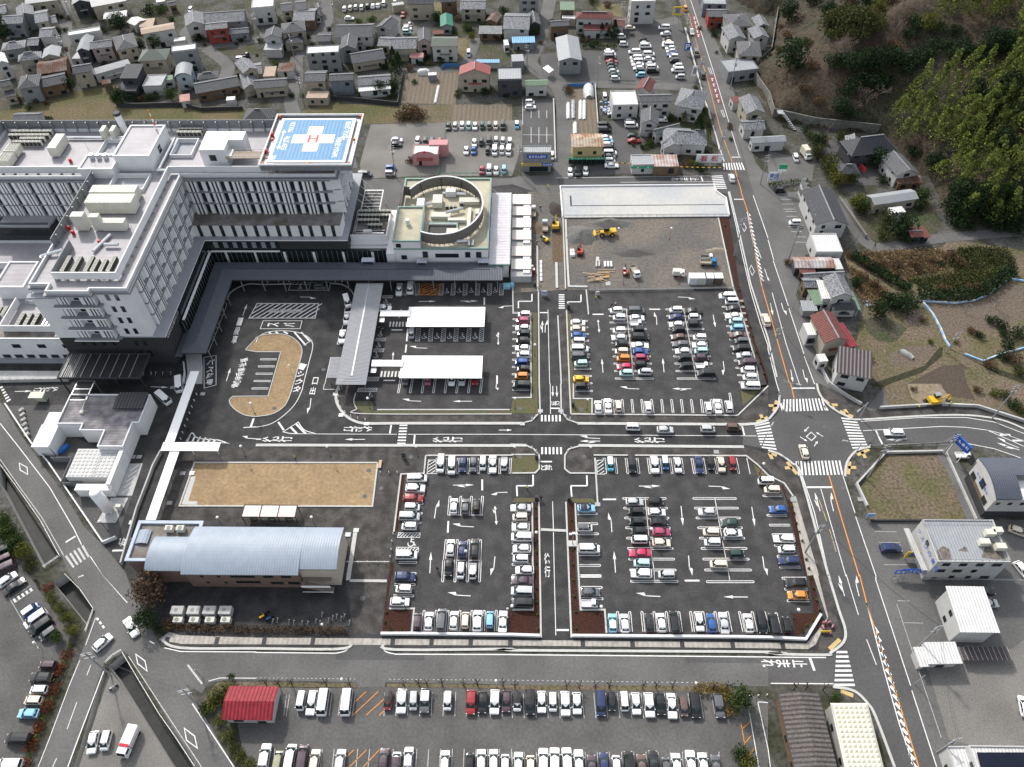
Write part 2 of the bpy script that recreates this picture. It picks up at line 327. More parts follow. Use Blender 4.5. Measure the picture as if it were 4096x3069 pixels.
sheet("town_car_park",m_road2,2,"A3 940,200 1460,190 1600,740 840,712 780,430 930,420")
sheet("shop_car_park",m_road2,2,"A3 750,1060 1100,1020 1130,1330 1030,1500 390,1525 480,1440 800,1430")
sheet("warehouse_yard",m_road2,2,"A3 240,470 600,430 800,440 840,712 720,730 430,760 270,620")
sheet("hill_fields",m_brown,1,"B4 660,560 850,520 1500,480 1560,410 2209,500 2209,1657 C4 2209,330 1900,220 1480,190 1040,190 980,20 B4 900,1600 760,1300 830,1000 700,700")
sheet("garden_green",mat("rough_grass",(.06,.056,.026),1,n=.4,sc=1.5,col2=(.14,.10,.055),sc2=.09,bump=.4),2,"B4 1200,700 1700,500 2120,560 2090,720 1850,860 1300,860")
sheet("burnt_plot",m_soil,3,"B4 1200,1657 1500,1500 1680,1490 1720,1657 C4 1790,140 1530,100 1500,0")
sheet("temple_yard",m_road2,2,"A4 480,1200 700,1200 1000,1500 980,1600 560,1600")
sheet("roadside_yard",m_road,2,"A3 2010,1400 2209,1500 A4 0,1300 400,1400 380,1560 0,1640 B4 0,0 330,0 380,520 150,620 0,300 B3 2209,200 2080,0")
m_gard=mat("garden_soil",(.075,.066,.05),1,n=.45,sc=1.4,col2=(.045,.058,.024),sc2=.18,bump=.3);m_sand=mat("sandy_ground",(.21,.17,.12),1,n=.25,sc=1.2);m_dgrass=mat("dry_lot_grass",(.155,.125,.078),1,n=.35,sc=1.3,col2=(.10,.095,.05),sc2=.12)
for s_ in("A1 1200,40 1590,50 1560,190 1210,190","A1 1860,420 2209,400 2209,470 1950,480","A1 0,860 200,900 560,800 600,830 200,930 0,960","A1 1540,80 1600,120 1560,200 1500,150","A1 2090,0 2209,0 2209,120 2140,110","A2 690,110 1240,85 1240,180 860,200 700,130","A2 1335,210 1520,200 1520,310 1340,320","A2 1930,400 2209,400 2209,530 1930,520","A2 1780,150 1920,160 1900,300 1700,310","A3 620,310 900,310 900,400 620,400","A3 1390,250 1460,250 1500,560 1560,700 1500,700 1420,420","A3 1110,1260 1160,1330 1130,1330 1100,1280","A3 1380,1000 1690,960 1720,1280 1500,1420 1450,1320 1690,1250 1640,1100 1400,1100","A3 470,760 640,760 620,860 470,860","B4 640,40 860,400 1200,500 1500,300 1400,60 1250,120 1000,200 850,150","A4 330,1160 520,1200 560,1500 450,1380 380,1250"):sheet("garden_ground",m_gard,1,s_)
for s_ in("A2 1530,20 1600,20 1600,190 1560,190","A3 690,30 960,40 960,160 760,100","A2 1650,330 1900,330 1880,420 1780,560 1740,560","A2 1640,610 1750,610 1750,650 1650,640"):sheet("dry_lot",m_dgrass,1,s_)
for i,s_ in enumerate(("B4 830,1100 1010,1060 1200,1180 1100,1300 950,1290 850,1200","B4 1010,1430 1140,1340 1450,1320 1350,1470 1180,1520 1080,1500","B4 1400,1000 1560,980 1900,920 2100,800 2209,820 2209,1100 1800,1200 1560,1230")):sheet("field_plot",m_gard if i==0 else m_soil if 0 else mat("turned_earth",(.125,.10,.078),1,n=.4,sc=2,bump=.5),2,s_)
sheet("dark_ditch",mat("ditch_weeds",(.035,.034,.018),1,n=.5,sc=1.5,bump=.4),3,"B4 880,1657 1000,1620 1350,1500 1480,1340 1510,1340 1500,1420 1330,1560 1050,1657 C4 1000,30 900,20");sheet("dark_ditch",mat("ditch_weeds",(.035,.034,.018)),3,"B4 1560,1360 1700,1420 1990,1580 2209,1657 2209,1600 1850,1490 1600,1370");sheet("field_path",m_dgrass,3,"B4 690,590 830,680 1060,830 1040,850 800,700 690,640");sheet("demolition_slabs",m_sand,4,"C4 1200,0 1480,0 1560,110 1500,180 1350,190 1240,120")
VILLAGE_ROADS=[("A1 545,-120 560,150 570,330 545,480 600,640",5),("A1 600,640 820,560 1180,480 1250,380",4),("A1 1640,230 1600,300 1720,400 2209,350 A2 100,240",4.5),("A1 1780,420 1960,560 1940,680",5),("A2 605,-60 620,120 600,210 520,330 430,420 350,500 350,700 300,860 330,990",5),("A2 1200,130 1230,300 1560,180 1620,180",5),("A2 1240,580 1540,600 1770,580 1870,430 1890,330",4),("A3 340,-60 300,120 220,400 160,540 270,650 400,760 440,880 450,1100 430,1540",5.5),("A3 960,180 1250,200 1440,170",6),("A3 430,740 700,730 1060,735 1400,750 1640,770",5),("B4 620,60 760,330 870,450 1000,480 1500,400 2209,340",4),("C4 1640,505 1530,600 1620,760 1790,1170",4)]
for i,(s,w)in enumerate(VILLAGE_ROADS):
 mb=MB();mb.strip(arc('',pp(s),6),w,(5+i*.3)*.008);struct("village_road",mb,m_road)
# ---------------------------------------------------------------- painted markings
PW=MB();PWO=MB();POR=MB();PYE=MB();PRD=MB();KB=MB()
ZP=.062
def up(p,z=ZP):return Vector((p.x,p.y,z))
def line(s,w=.15,mb=None,z=ZP):(mb or PW).strip([up(p,z)for p in pp(s)],w)
def curve(s,w=.15,mb=None,z=ZP):(mb or PW).strip([up(p,z)for p in arc('',pp(s),8)],w)
def zebra(s,n,mb=None,frac=.5,z=ZP):
 a,b,c,d=pp(s)
 for i in range(n):
  u0=(i+.0)/(n-1+frac);u1=u0+frac/(n-1+frac)
  (mb or PW).poly([up(a.lerp(b,u0),z),up(a.lerp(b,u1),z),up(d.lerp(c,u1),z),up(d.lerp(c,u0),z)])
def dash(s,n,frac=.5,w=.15,mb=None):
 a,b=pp(s)
 for i in range(n):u=i/n;(mb or PW).strip([up(a.lerp(b,u)),up(a.lerp(b,u+frac/n))],w)
def loop(a,b,gap=.42,w=.15,mb=None):
 """double bay line with a round end at b"""
 d=(b-a).to_2d();L=d.length;d.normalize();n=Vector((-d.y,d.x));g=gap/2
 pts=[Vector((a.x,a.y))+n*g,Vector((b.x,b.y))-d*g+n*g]
 for k in range(1,6):t=math.pi*k/6;pts.append(Vector((b.x,b.y))-d*g+n*g*math.cos(t)+d*g*math.sin(t))
 pts+=[Vector((b.x,b.y))-d*g-n*g,Vector((a.x,a.y))-n*g]
 (mb or PW).strip([Vector((p.x,p.y,ZP))for p in pts],w)
def loops(t,pts):
 p=PL(t,pts)
 for i in range(0,len(p),2):loop(p[i],p[i+1])
def hatch(s,n,mb=None,w=.14,slant=1.0,frame=True):
 """framed box with slanting bars; corners a,b along, d,c the far side"""
 a,b,c,d=pp(s);M=mb or PW
 if frame:M.strip([up(q)for q in(a,b,c,d)],w,closed=True)
 A=(b-a);D=(d-a);lim=D.length/A.length*slant
 for i in range(n+3):
  u0=(i-(lim*n if 0 else 0))/n-lim;u1=u0+lim;v0,v1=0.,1.
  if u0<0:v0=-u0/lim;u0=0
  if u1>1:v1=1-(u1-1)/lim;u1=1
  if v0>=v1 or u0>1:continue
  M.strip([up(a+A*u0+D*v0),up(a+A*u1+D*v1)],w*1.3)
def arrow(s,kind='s',L=None,mb=None):
 """tail -> tip; s straight, l/r with a turn barb"""
 a,b=pp(s);d=(b-a);n=Vector((-d.y,d.x,0)).normalized();l=d.length;d.normalize();w=.09;M=mb or PW;z=Vector((0,0,ZP));a=up(a,0)+z
 def q(u,v):return a+d*(u*l)+n*v
 if kind=='s':M.poly([q(0,-w),q(.62,-w),q(.62,-.34),q(1,0),q(.62,.34),q(.62,w),q(0,w)])
 elif kind in 'lr':
  k=1 if kind=='l' else-1
  M.poly([q(0,-w),q(.62,-w),q(.72,w*k+.1*k),q(.7,w),q(0,w)])if 0 else M.poly([q(0,-w),q(.66,-w),q(.66,w),q(0,w)])
  M.poly([q(.6,k*-.09),q(.66,k*-.09),q(.78,k*.42),q(.74,k*.62),q(1,k*.4)][::k]if 0 else[q(.58,0),q(.66,-.09*k),q(.8,.22*k),q(1,.5*k),q(.66,.7*k)])
 elif kind=='b':
  k=1
  M.poly([q(0,-w),q(.62,-w),q(.62,-.34),q(1,0),q(.62,.34),q(.62,w),q(0,w)])
  M.poly([q(.2,w),q(.34,.2),q(.2,.3),q(.62,.62),q(.5,.25),q(.4,w)])
 elif kind=='d':
  k=-1
  M.poly([q(0,-w),q(.62,-w),q(.62,-.34),q(1,0),q(.62,.34),q(.62,w),q(0,w)])
  M.poly([q(.2,-w),q(.34,-.2),q(.2,-.3),q(.62,-.62),q(.5,-.25),q(.4,-w)])
def diamond(s,w=.16):
 PW.strip([up(p)for p in pp(s)],w,closed=True)
_TX={}
def glyph(ch):
 if ch not in _TX:
  cu=bpy.data.curves.new("t",'FONT');cu.body=ch;cu.resolution_u=2;cu.offset=.016
  o=bpy.data.objects.new("t",cu);COL.objects.link(o);dg=bpy.context.evaluated_depsgraph_get();me=bpy.data.meshes.new_from_object(o.evaluated_get(dg))
  vs=[v.co.copy()for v in me.vertices];fs=[tuple(p.vertices)for p in me.polygons]
  bpy.data.objects.remove(o);bpy.data.curves.remove(cu);bpy.data.meshes.remove(me)
  if vs:
   x0=min(v.x for v in vs);x1=max(v.x for v in vs);y0=min(v.y for v in vs);y1=max(v.y for v in vs)
   vs=[((v.x-(x0+x1)/2),(v.y-(y0+y1)/2))for v in vs];_TX[ch]=(vs,fs,x1-x0,y1-y0)
  else:_TX[ch]=([],[],1,1)
 return _TX[ch]
def write(M,ch,c,ux,uy,w,h,mi=0):
 """one string fitted into w x h round c, axes ux (reading) and uy (up)"""
 vs,fs,gw,gh=glyph(ch);sx=w/max(gw,.01);sy=h/max(gh,.01)
 M.add([c+ux*(x*sx)+uy*(y*sy)for x,y in vs],fs,mi)
def rtext(chars,s,upx,upy,w,h,mb=None):
 uy=Vector((upx,upy,0)).normalized();ux=Vector((uy.y,-uy.x,0))
 for ch,p in zip(chars,pp(s)):write(mb or PW,ch,up(p),ux,uy,*((h*.15,h*.9)if 0 else(w,h)))
def bays(t,xa0,xb0,ya,xa1,xb1,yb,ys):
 """rows of double lines between two slanting edges; xb is the open (round) end"""
 for y in ys:
  u=(y-ya)/(yb-ya);loop(P(t,xa0+(xa1-xa0)*u,y),P(t,xb0+(xb1-xb0)*u,y))
Y1=[1015,1072,1128,1183,1242,1302,1361,1421,1483,1547,1612]
bays('B3',985,832,1015,1052,890,1612,Y1);bays('B3',988,1135,1015,1052,1222,1612,Y1)
bays('B3',1480,1325,1015,1590,1425,1612,Y1);bays('B3',1482,1618,1015,1590,1755,1612,Y1)
line("B3 985,1010 1052,1612");line("B3 1480,1010 1590,1612")
bays('B3',515,650,1115,540,692,1657,[1115,1170,1227,1285,1345,1405,1467,1528,1590,1652]);loops('C3',(548,62,695,62))
bays('B3',1985,1785,875,2130,1960,1650,[940,993,1048,1103,1160,1217,1275,1335,1395,1457,1520,1582,1645])
for x,x2 in((780,787),(865,875),(950,960),(1033,1045),(1118,1132),(1203,1218),(1290,1303),(1375,1390),(1460,1475),(1546,1562),(1632,1647),(1717,1733),(1800,1818),(1878,1905)):loop(P('C3',x2,252),P('C3',x,135 if x<1870 else 80))
bays('B3',155,8,1045,160,0,1657,[1045,1100,1157,1213,1272,1332,1390,1450,1512,1575,1637]);loops('C3',(150,52,5,52))
Y2=[990,1073,1158,1243,1332,1421,1513,1607]
bays('C3',1150,955,990,1225,1015,1607,Y2);bays('C3',1150,1330,990,1225,1415,1607,Y2)
bays('C3',1750,1560,990,1865,1662,1607,Y2);bays('C3',1750,1935,990,1865,2065,1607,Y2)
loops('D3',(1228,54,1022,54));loops('D3',(1228,54,1432,54));loops('D3',(1880,58,1678,58));loops('D3',(1880,58,2088,58))
line("C3 1148,985 1180,1310");line("C3 1185,1355 1225,1607 D3 1228,56");line("C3 1750,985 1808,1315");line("C3 1815,1355 1865,1607 D3 1880,58")
bays('C3',565,735,1122,585,770,1657,[1122,1208,1295,1475,1567,1655]);loops('D3',(592,12,770,12));loops('D3',(595,107,778,107));loops('D3',(600,205,785,205))
for i in range(13):loop(P('C3',795+i*94.5,640),P('C3',808+i*95.8,775))if i not in(11,)else None
line("C3 2025,640 2055,780");loops('C4',(120,967,-45,967,165,1135,-10,1135,190,1220,12,1220,220,1302,35,1302,240,1395,55,1395,260,1487,78,1487,280,1582,98,1582))
loops('D4',(330,27,120,27,345,122,142,122,355,222,165,222))
for a,b in((910,925),(1015,1030),(1120,1138),(1225,1243),(1330,1350),(1438,1462),(1540,1565),(1645,1673),(1750,1780),(1857,1890),(1962,2000),(2070,2108),(2175,2215)):loop(P('D3',b,490),P('D3',a,315))
loops('D4',(110,500,68,325))
for i,x in enumerate((1555,1645,1737,1828,1918,2008,2100,2190)):loop(P('C2',x+8,640),P('C2',x,775))
loops('C2',(1292,873,1460,873,1285,953,1452,953,1280,1035,1442,1035,1270,1117,1435,1117,1262,1200,1425,1200,1230,1541,1390,1541,1210,1637,1383,1637));loops('D2',(1195,82,1373,82,1185,180,1363,180))
for x0,x1 in((1662,1675),(1756,1768),(1850,1860),(1942,1955)):loop(P('C2',x0,1130),P('C2',x1,970))
line("C2 1655,1133 1958,1133")
for x0,x1 in((1632,1642),(1730,1738),(1832,1838),(1938,1938)):loop(P('C2',x0-6,1520),P('C2',x1,1345))
for x0,x1 in((1620,1610),(1722,1716),(1828,1822),(1935,1928)):loop(P('C2',x0,1525),P('D2',x1,60))
line("C2 1630,1523 1940,1523")
for a,b in((1435,1452),(1545,1556),(1645,1658),(1750,1760),(1855,1865),(1962,1970),(2068,2073)):loop(P('D2',a,485),P('D2',b,305))
bays('C3',155,0,1035,160,0,1657,[1118,1200,1287,1372,1465,1558,1657]);loops('D3',(158,100,0,100,160,192,0,192))
for x0,x1 in((1240,1228),(1342,1330),(1440,1432),(1538,1530),(1636,1630),(1735,1730),(1838,1832),(1940,1935)):loop(P('B2',x0+12,1600),P('C2',x1,80))
for i in range(5):loop(P('B2',(180,162,145,128,108)[i],(1446,1507,1570,1633,1657+40)[i]),P('B2',(38,20,0,-18,-35)[i],(1446,1507,1570,1633,1697)[i]))
HX=[(1283,1282),(1392,1388),(1600,1595),(1703,1698),(1805,1802),(1910,1908),(2015,2012),(2118,2116)]
for a,b in HX:hatch(f"B2 {b-17},892 {a-14},793 {a+22},793 {b+17},892",6,slant=.8,w=.12)
for a,b in((1400,1394),(1510,1503),(1620,1612),(1728,1722),(1838,1833),(1948,1943)):hatch(f"B2 {b-18},1290 {a-14},1180 {a+20},1180 {b+18},1290",6,slant=.8,w=.12)
hatch("B2 1405,890 1432,797 1583,797 1575,890",4,POR,slant=.6,w=.18)
def wheel(t,x,y,s=1.0,flip=1):
 c=P(t,x,y);r=.42*s;pts=[]
 for k in range(11):a=-2.3+4.1*k/10;pts.append(Vector((c.x+flip*(-.05*s+r*math.cos(a-1.2)),c.y-.25*s+r*math.sin(a-1.2),ZP)))
 PW.strip(pts,.13*s)
 PW.strip([Vector((c.x-flip*.02*s,c.y+.75*s,ZP)),Vector((c.x-flip*.05*s,c.y+.05*s,ZP)),Vector((c.x+flip*.38*s,c.y+.02*s,ZP)),Vector((c.x+flip*.55*s,c.y-.5*s,ZP)),Vector((c.x+flip*.72*s,c.y-.45*s,ZP))],.14*s)
 PW.strip([Vector((c.x,c.y+.45*s,ZP)),Vector((c.x+flip*.35*s,c.y+.45*s,ZP))],.12*s)
 PW.poly([Vector((c.x-flip*.0*s+.16*s*math.cos(a),c.y+.98*s+.16*s*math.sin(a),ZP))for a in(k*math.pi/4 for k in range(8))])
for x,y in((1645,860),(1752,855),(1856,855),(1960,853),(2062,853)):wheel('B2',x,y,1.1)
for x in(1450,1560,1670,1780,1890):wheel('B2',x,1248,1.2)
for x,y in((1118,942),(1072,1230),(1055,1325),(1035,1415)):wheel('B2',x,y,1.1)
wheel('B2',378,825,1.0);wheel('C2',1340,1367,1.5);wheel('C2',980,103,1.2)
for s in("B2 1090,917 1172,917 1180,895 1096,895","B2 1078,990 1160,990 1166,968 1085,968","B2 1030,1288 1112,1288 1120,1262 1040,1262","B2 1012,1382 1098,1382 1106,1354 1022,1354","B2 995,1470 1080,1470 1088,1446 1004,1446","B2 960,1632 1055,1632 1062,1600 968,1600"):hatch(s,5,slant=.8,w=.12)
hatch("C2 875,68 1040,68 1048,38 885,38",7,slant=.8,w=.14)
hatch("C2 1222,1326 1413,1326 1418,1286 1230,1286",7,slant=.8);hatch("C2 1206,1452 1400,1452 1405,1411 1213,1411",7,slant=.8)
hatch("C2 1475,775 1488,658 1558,658 1548,775",4,slant=-.0001 if 0 else .8);hatch("C3 735,780 730,660 790,660 800,780",4,slant=.8)
hatch("B2 -60,1090 510,1090 540,965 10,965",11,slant=.8,w=.25)
PW.strip([up(p)for p in pp("B2 37,1182 380,1182 398,1113 62,1113")],.15,closed=True);line("B2 632,850 283,850 300,782 642,782 632,850");line("B2 455,850 470,800");hatch("B2 300,800 470,800 474,782 304,782",5)
line("B2 752,1148 700,1315 755,1315");line("B2 770,1000 752,1120");line("B2 720,1430 645,1430 595,1657");line("C2 590,0 583,48 685,48")
PW.strip([up(p)for p in arc('',pp("B1 2209,1300 B2 30,1245 130,1205 300,1203 420,1235 480,1290 488,1350 455,1480 410,1657 C2 395,60 340,170 250,265 130,345 0,375"),6)],.18)
for s in("B2 330,1210 430,1325","B2 390,1212 470,1295","B2 240,1207 275,1225","B2 170,1207 190,1222","B2 110,1212 130,1222","C2 193,330 240,400"):line(s,.45)
line("B2 410,1325 485,1280",.2)
PW.strip([up(p)for p in pp("C2 235,415 365,330 390,370")]+[up(p)for p in arc('',pp("C2 390,370 430,405 520,432"),6)]+[up(p)for p in pp("C2 340,432 290,428")],.2,closed=True)
line("C2 300,375 355,432",.5);line("C2 345,345 430,432",.5)
line("B1 1960,965 1935,1040 1800,1385",.13)
for i in range(9):u=i/8;line(f"B1 {1955-155*u:.0f},{965+420*u:.0f} {1935-155*u:.0f},{948+420*u:.0f}",.13)
PW.strip([up(p)for p in pp("B1 1760,1430 1865,1412 C1 1865,10 1762,38")],.14,closed=True)
line("C1 2190,300 2165,370",.5);line("C1 2100,378 2209,372 C2 0,372",.25)
curve("C1 1605,500 1655,425 1700,465 1790,480 1880,485 1970,515",.25);PW.strip([up(p)for p in pp("C1 1605,500 1880,505 1980,515")],.15)
for i in range(6):u=i/6;line(f"C1 {1640+270*u:.0f},{440+50*u:.0f} {1615+270*u:.0f},{500}",.45)
rtext("消防活動空地","B2 372,1028 325,1028 278,1028 230,1028 183,1028 135,1028",-1,0,1.3,1.9)
rtext("バス","B2 285,1148 150,1147",-1,0,1.5,3.2)
rtext("一般車","B1 2070,1120 2045,1200 2025,1275",.0,1,1.4,3.0)
rtext("バス降場","B1 1820,1470 1815,1535 1815,1590 1808,1640",0,1,1.7,1.9)
rtext("福祉車両待機場","B1 2107,1455 2093,1495 2085,1535 2072,1572 2058,1608 2045,1642 C1 2032,15",-.94,-.3,1.3,2.0);rtext("所","C1 2030,40",-.94,-.3,1.3,2.0)if 0 else None
rtext("タクシー","C2 352,45 B2 368,1640 383,1575 398,1508",.3,.95,1.8,2.2)
rtext("出口","C2 485,70 B2 515,1630",0,1,1.3,2.2)if 0 else rtext("口出","B2 512,1632 C2 490,62",0,1,1.4,2.4)
for c_,s in(("徐","C2 122,478"),("行","C2 242,478"),("徐","C2 1592,482"),("行","C2 1712,482"),("徐","C3 1122,487"),("行","C3 1245,487")):rtext(c_,s,-1,0,1.6,3.8 if c_=="徐" else 4.0)
rtext("徐行","C2 938,391 820,390",1,0,1.6,3.6)
for ch,x in(("と",267),("ま",299),("れ",330)):write(PW,ch,up(P('C3',x,722)),Vector((1,0,0)),Vector((0,1,0)),.95,1.5)
for ch,x in(("と",398),("ま",374),("れ",350)):write(PW,ch,up(P('C3',x,170)),Vector((-1,0,0)),Vector((0,-1,0)),.75,1.4)
rtext("徐行","C3 302,1508 305,1620",0,1,1.2,2.6)
rtext("止まれ","D4 275,765 130,764 5,762",1,0,1.5,2.8)
rtext("止まれ","A3 1575,1548 1485,1548 1410,1549",1,0,1.5,2.8)
for ch,x in(("止",1120),("ま",1080),("れ",1045)):write(PW,ch,up(P('C1',x,1365)),Vector((-1,-.0,0)),Vector((0,-1,0)),1.2,2.0)
rtext("徐行","C1 448,47 345,52",1,0,1.5,3.2)
rtext("関係者用","B2 1450,853 1480,853 1515,853 1550,853",0,1,.95,1.3,POR)
line("C2 500,433 1215,436",.15);line("C2 1308,436 2209,436 C3 0,437 2110,450",.16);line("C2 0,478 45,478",.3)
line("C2 1168,350 1155,430",.4);line("C2 1370,442 1363,520",.4);line("C3 1985,365 2005,445",.4)
zebra("C2 1240,352 1218,522 1290,522 1308,352",7);zebra("C3 248,298 420,298 420,298 248,298",2)if 0 else None
zebra("C3 250,325 422,325 420,270 250,270",6);zebra("C3 252,608 432,608 430,548 252,548",6)
zebra("B3 403,1008 403,885 452,885 455,1008",7)
for s,k in(("C2 940,480 765,480",'s'),("C3 760,473 583,463",'r'),("C3 760,495 585,495",'b'),("C2 2095,400 2209,400",'s'),("C2 1880,1235 1690,1225",'r'),("C2 1425,151 1258,145",'r'),("C2 1865,151 1697,151",'s'),("B2 1478,1350 1322,1345",'r'),("B2 1405,947 1552,945",'s'),("B2 1765,943 1915,943",'d'),("B2 382,908 525,910",'r'),("B2 2209,985 2090,990",'l'),("C2 1700,875 1880,873",'d'),("C2 1540,1162 1563,1000",'r'),("C2 2170,937 2025,940",'l'),("C2 1500,1635 1510,1450",'s'),("C2 2062,1490 2045,1657",'r'),("C2 475,125 460,258",'r'),("C2 2075,0 2068,55",'l'),("B2 1232,1090 1255,1010",'s'),("B2 1180,1460 1185,1380",'s'),("C2 2070,1135 2075,1218",'s'),("C2 2068,1135 2062,1052",'b'),("B2 2092,1265 2090,1210",'b'),("B2 2090,1270 2090,1322",'s'),("D2 1852,180 1650,170",'r'),("D3 1280,185 1070,175",'r'),("D3 2035,190 1825,188",'s'),("C3 1095,883 1280,882",'d'),("C3 1695,883 1882,890",'r'),("C3 862,1280 850,1110",'l'),("C3 893,1630 880,1443",'s'),("C3 1458,1055 1475,1225",'s'),("C3 1523,1482 1535,1655",'l'),("C3 2068,1062 2095,1230",'s'),("C3 2162,1490 2185,1655",'l'),("C3 1097,45 930,38",'r'),("C3 1547,43 1380,43",'b'),("C3 385,20 388,115",'s'),("C3 352,20 352,110",'s'),("B3 1250,1148 1243,1038",'l'),("B3 1312,1558 1300,1435",'s'),("B3 785,1560 775,1440",'s'),("B3 745,1155 743,1102",'s'),("B3 748,1150 752,1215",'s'),("B3 1735,1062 1755,1170",'s'),("B3 1822,1462 1838,1585",'r'),("B3 1430,908 1582,915",'r'),("B3 262,1215 262,1110",'b'),("B3 285,1215 290,1105",'r'),("C1 130,67 275,63",'s'),("C1 1300,25 1455,32",'s'),("B1 2095,1070 2132,970",'s'),("B1 1953,1635 1990,1520",'s'),("C1 2209,475 2085,467",'r'),("B4 20,960 42,1065",'s'),("B4 115,960 145,1065",'l'),("B4 195,1535 215,1645",'s'),("B4 300,1535 325,1650",'l'),("C4 450,1100 402,935",'b'),("C4 565,1100 525,935",'r'),("D4 660,182 608,0",'b'),("D4 785,182 740,0",'r'),("C4 350,372 312,415",'s'),("C4 275,458 340,497",'s'),("C4 475,455 412,418",'s'),("C4 398,540 428,495",'s'),("C4 1197,475 1018,484",'b'),("C4 2165,553 1970,475",'r'),("C4 2168,572 1970,508",'b')):
 arrow(s,k)
for s in("B3 695,1058 790,1057","B3 1183,1014 1278,1014","B3 240,1043 310,1043","C3 783,998 898,997","C2 1952,920 1952,825","C2 1655,1285 1660,1185","B2 1970,975 1970,912","B2 1300,1290 1310,1182","B2 1290,1388 1298,1318","B2 1170,1192 1265,1192","B2 1100,1628 1200,1628","B2 2080,1657 2080,1585","D3 1490,48 1617,48","C3 247,672 345,672","C3 335,212 412,212","D3 385,475 490,475","C1 970,1440 1090,1437","C1 568,1368 652,1315"):line(s,.4)
for s in("B3 172,882 172,945 55,945 55,1005","B3 595,888 595,950 480,950 485,985","C3 182,785 182,880 40,880 45,970","C3 645,790 648,880 508,880 515,975"):
 q=s.split();t=q[0]
 for i in range(1,len(q)-1):line(f"{t} {q[i]} {q[i+1]}",.35)
line("B3 310,1018 325,1657 C3 330,0 332,260",.15);line("C3 350,1015 357,1255",.15);line("C3 357,1280 365,1657 D3 378,520",.15)
zebra("B2 1145,1140 1297,1140 1297,1140 1145,1140",2)if 0 else None
zebra("B2 1148,1165 1300,1165 1305,1122 1155,1122",6);zebra("B2 1070,1598 1240,1598 1248,1548 1080,1548",6)
line("B4 0,415 50,590",.2);line("B4 45,595 175,985",.2);line("B4 180,1005 310,1400",.2);line("B4 312,1420 400,1657 C4 405,0",.2);line("A3 1540,0 1590,150 1720,560 1830,920 1960,1350",.2);line("B3 2080,30 2209,400",.2)
line("A3 1500,240 1560,470 1640,770",.2);line("A3 1640,800 1700,950 1790,1300",.2);line("B3 1865,0 1930,280 1990,560 2060,860 2140,1130 2209,1330 B4 0,1360 75,1657 C4 100,80",.2)
line("A3 1490,0 1580,330 1690,700 1800,1130 1900,1400",.18,POR);line("A3 1925,1470 1980,1657 B3 1975,0 2040,190 2100,560 2150,800 2209,1000 B4 0,1000 180,1640 C4 195,0 225,125",.2,POR)
line("C4 525,790 660,1250 785,1657 D4 790,0 850,240 910,430 1050,850 1160,1200 1300,1657",.22,POR)
line("B4 0,740 10,770",.18);line("B4 35,870 155,1310 270,1657 C4 285,20",.18);line("B3 2115,480 2150,575",.18);line("B3 2180,665 2209,760",.18)
line("C4 205,38 405,38",.4);line("C4 335,893 550,893",.45);line("C4 930,405 985,520",.4);line("A3 1895,1358 1970,1358",.4);line("B3 1915,65 1995,65",.4);line("A3 1632,1525 1645,1565",.4)
line("A3 935,1575 1725,1570",.15);line("A3 375,1538 1715,1520",.15)
line("C4 455,905 560,1270 670,1657 D4 675,0 780,345",.16);line("D4 850,555 935,775",.16)
line("C4 645,790 750,1115",.18);line("C4 755,1145 930,1657 D4 930,45 1230,955",.18);line("D4 1240,995 1455,1657",.18);line("C4 295,795 400,1110 525,1657 D4 530,0 600,280",.2);line("C4 800,325 1300,292 1700,290 1950,330 2209,430",.18);line("C4 870,530 1640,500 1950,560 2209,650",.18);line("C4 820,405 1180,385 1500,368 1700,375 1890,400 2209,540",.17)
PW.strip([up(p)for p in pp("C4 1890,400 2060,440 2209,495")],.16);line("C4 2000,440 2090,440",.5);line("C4 2110,490 2200,490",.5)
zebra("C4 122,240 505,230 470,125 132,135",13);zebra("C4 258,790 650,785 622,662 248,668",13);zebra("C3 2095,360 C4 75,575 -50,575 C3 2209,360",2)if 0 else None
zebra("C3 2092,358 2150,552 C4 75,572 10,328",9);zebra("C4 630,290 730,560 868,555 760,305",11)
zebra("A3 1720,1520 1745,1630 1855,1630 1815,1515",8);zebra("A3 1825,1468 2010,1468 1985,1405 1820,1408",8);zebra("D4 590,655 570,958 750,958 682,655",8)
for s in("C4 105,165 130,240","C4 485,190 515,230","C4 245,670 285,790"):line(s,.5)
PW.strip([up(p)for p in pp("C4 330,455 372,418 413,455 375,490")],.2,closed=True)
for s in("A3 1692,588 1710,590 1728,640 1715,640","A3 1803,955 1818,952 1838,1010 1825,1010","B3 1980,300 2000,268 2022,310 2005,345","B3 2048,665 2065,632 2092,690 2072,722"):diamond(s)
for s in("D1 1172,682 1252,742 1270,828 1190,765","D1 1592,1322 1680,1390 1703,1493 1610,1425","C1 168,685 235,722 240,782 175,745"):diamond(s,.2)
PW.strip([up(p)for p in pp("B3 2030,185 2090,500 2160,830")],.16);
for i in range(17):u=i/17;x=2022+125*u;y=175+600*u;line(f"B3 {x+4:.0f},{y:.0f} {x+33:.0f},{y+32:.0f}",.45)
PW.strip([up(p)for p in pp("D4 850,240 1000,820 1130,1280 1260,1657")],.2)
for i in range(17):v=.14+.86*i/17;a=Vector((850+400*v,240+1417*v));w=22+16*min(1,v*2);k=15+8*v;line(f"D4 {a.x+8:.0f},{a.y+3*k-40:.0f} {a.x+8+w+10:.0f},{a.y+3*k+14:.0f}",.55)
PRD.poly([up(p,.055)for p in pp("A3 1535,130 1590,130 1640,320 1590,330")]);PRD.poly([up(p,.055)for p in pp("A3 1690,655 1745,655 1825,905 1770,905")])
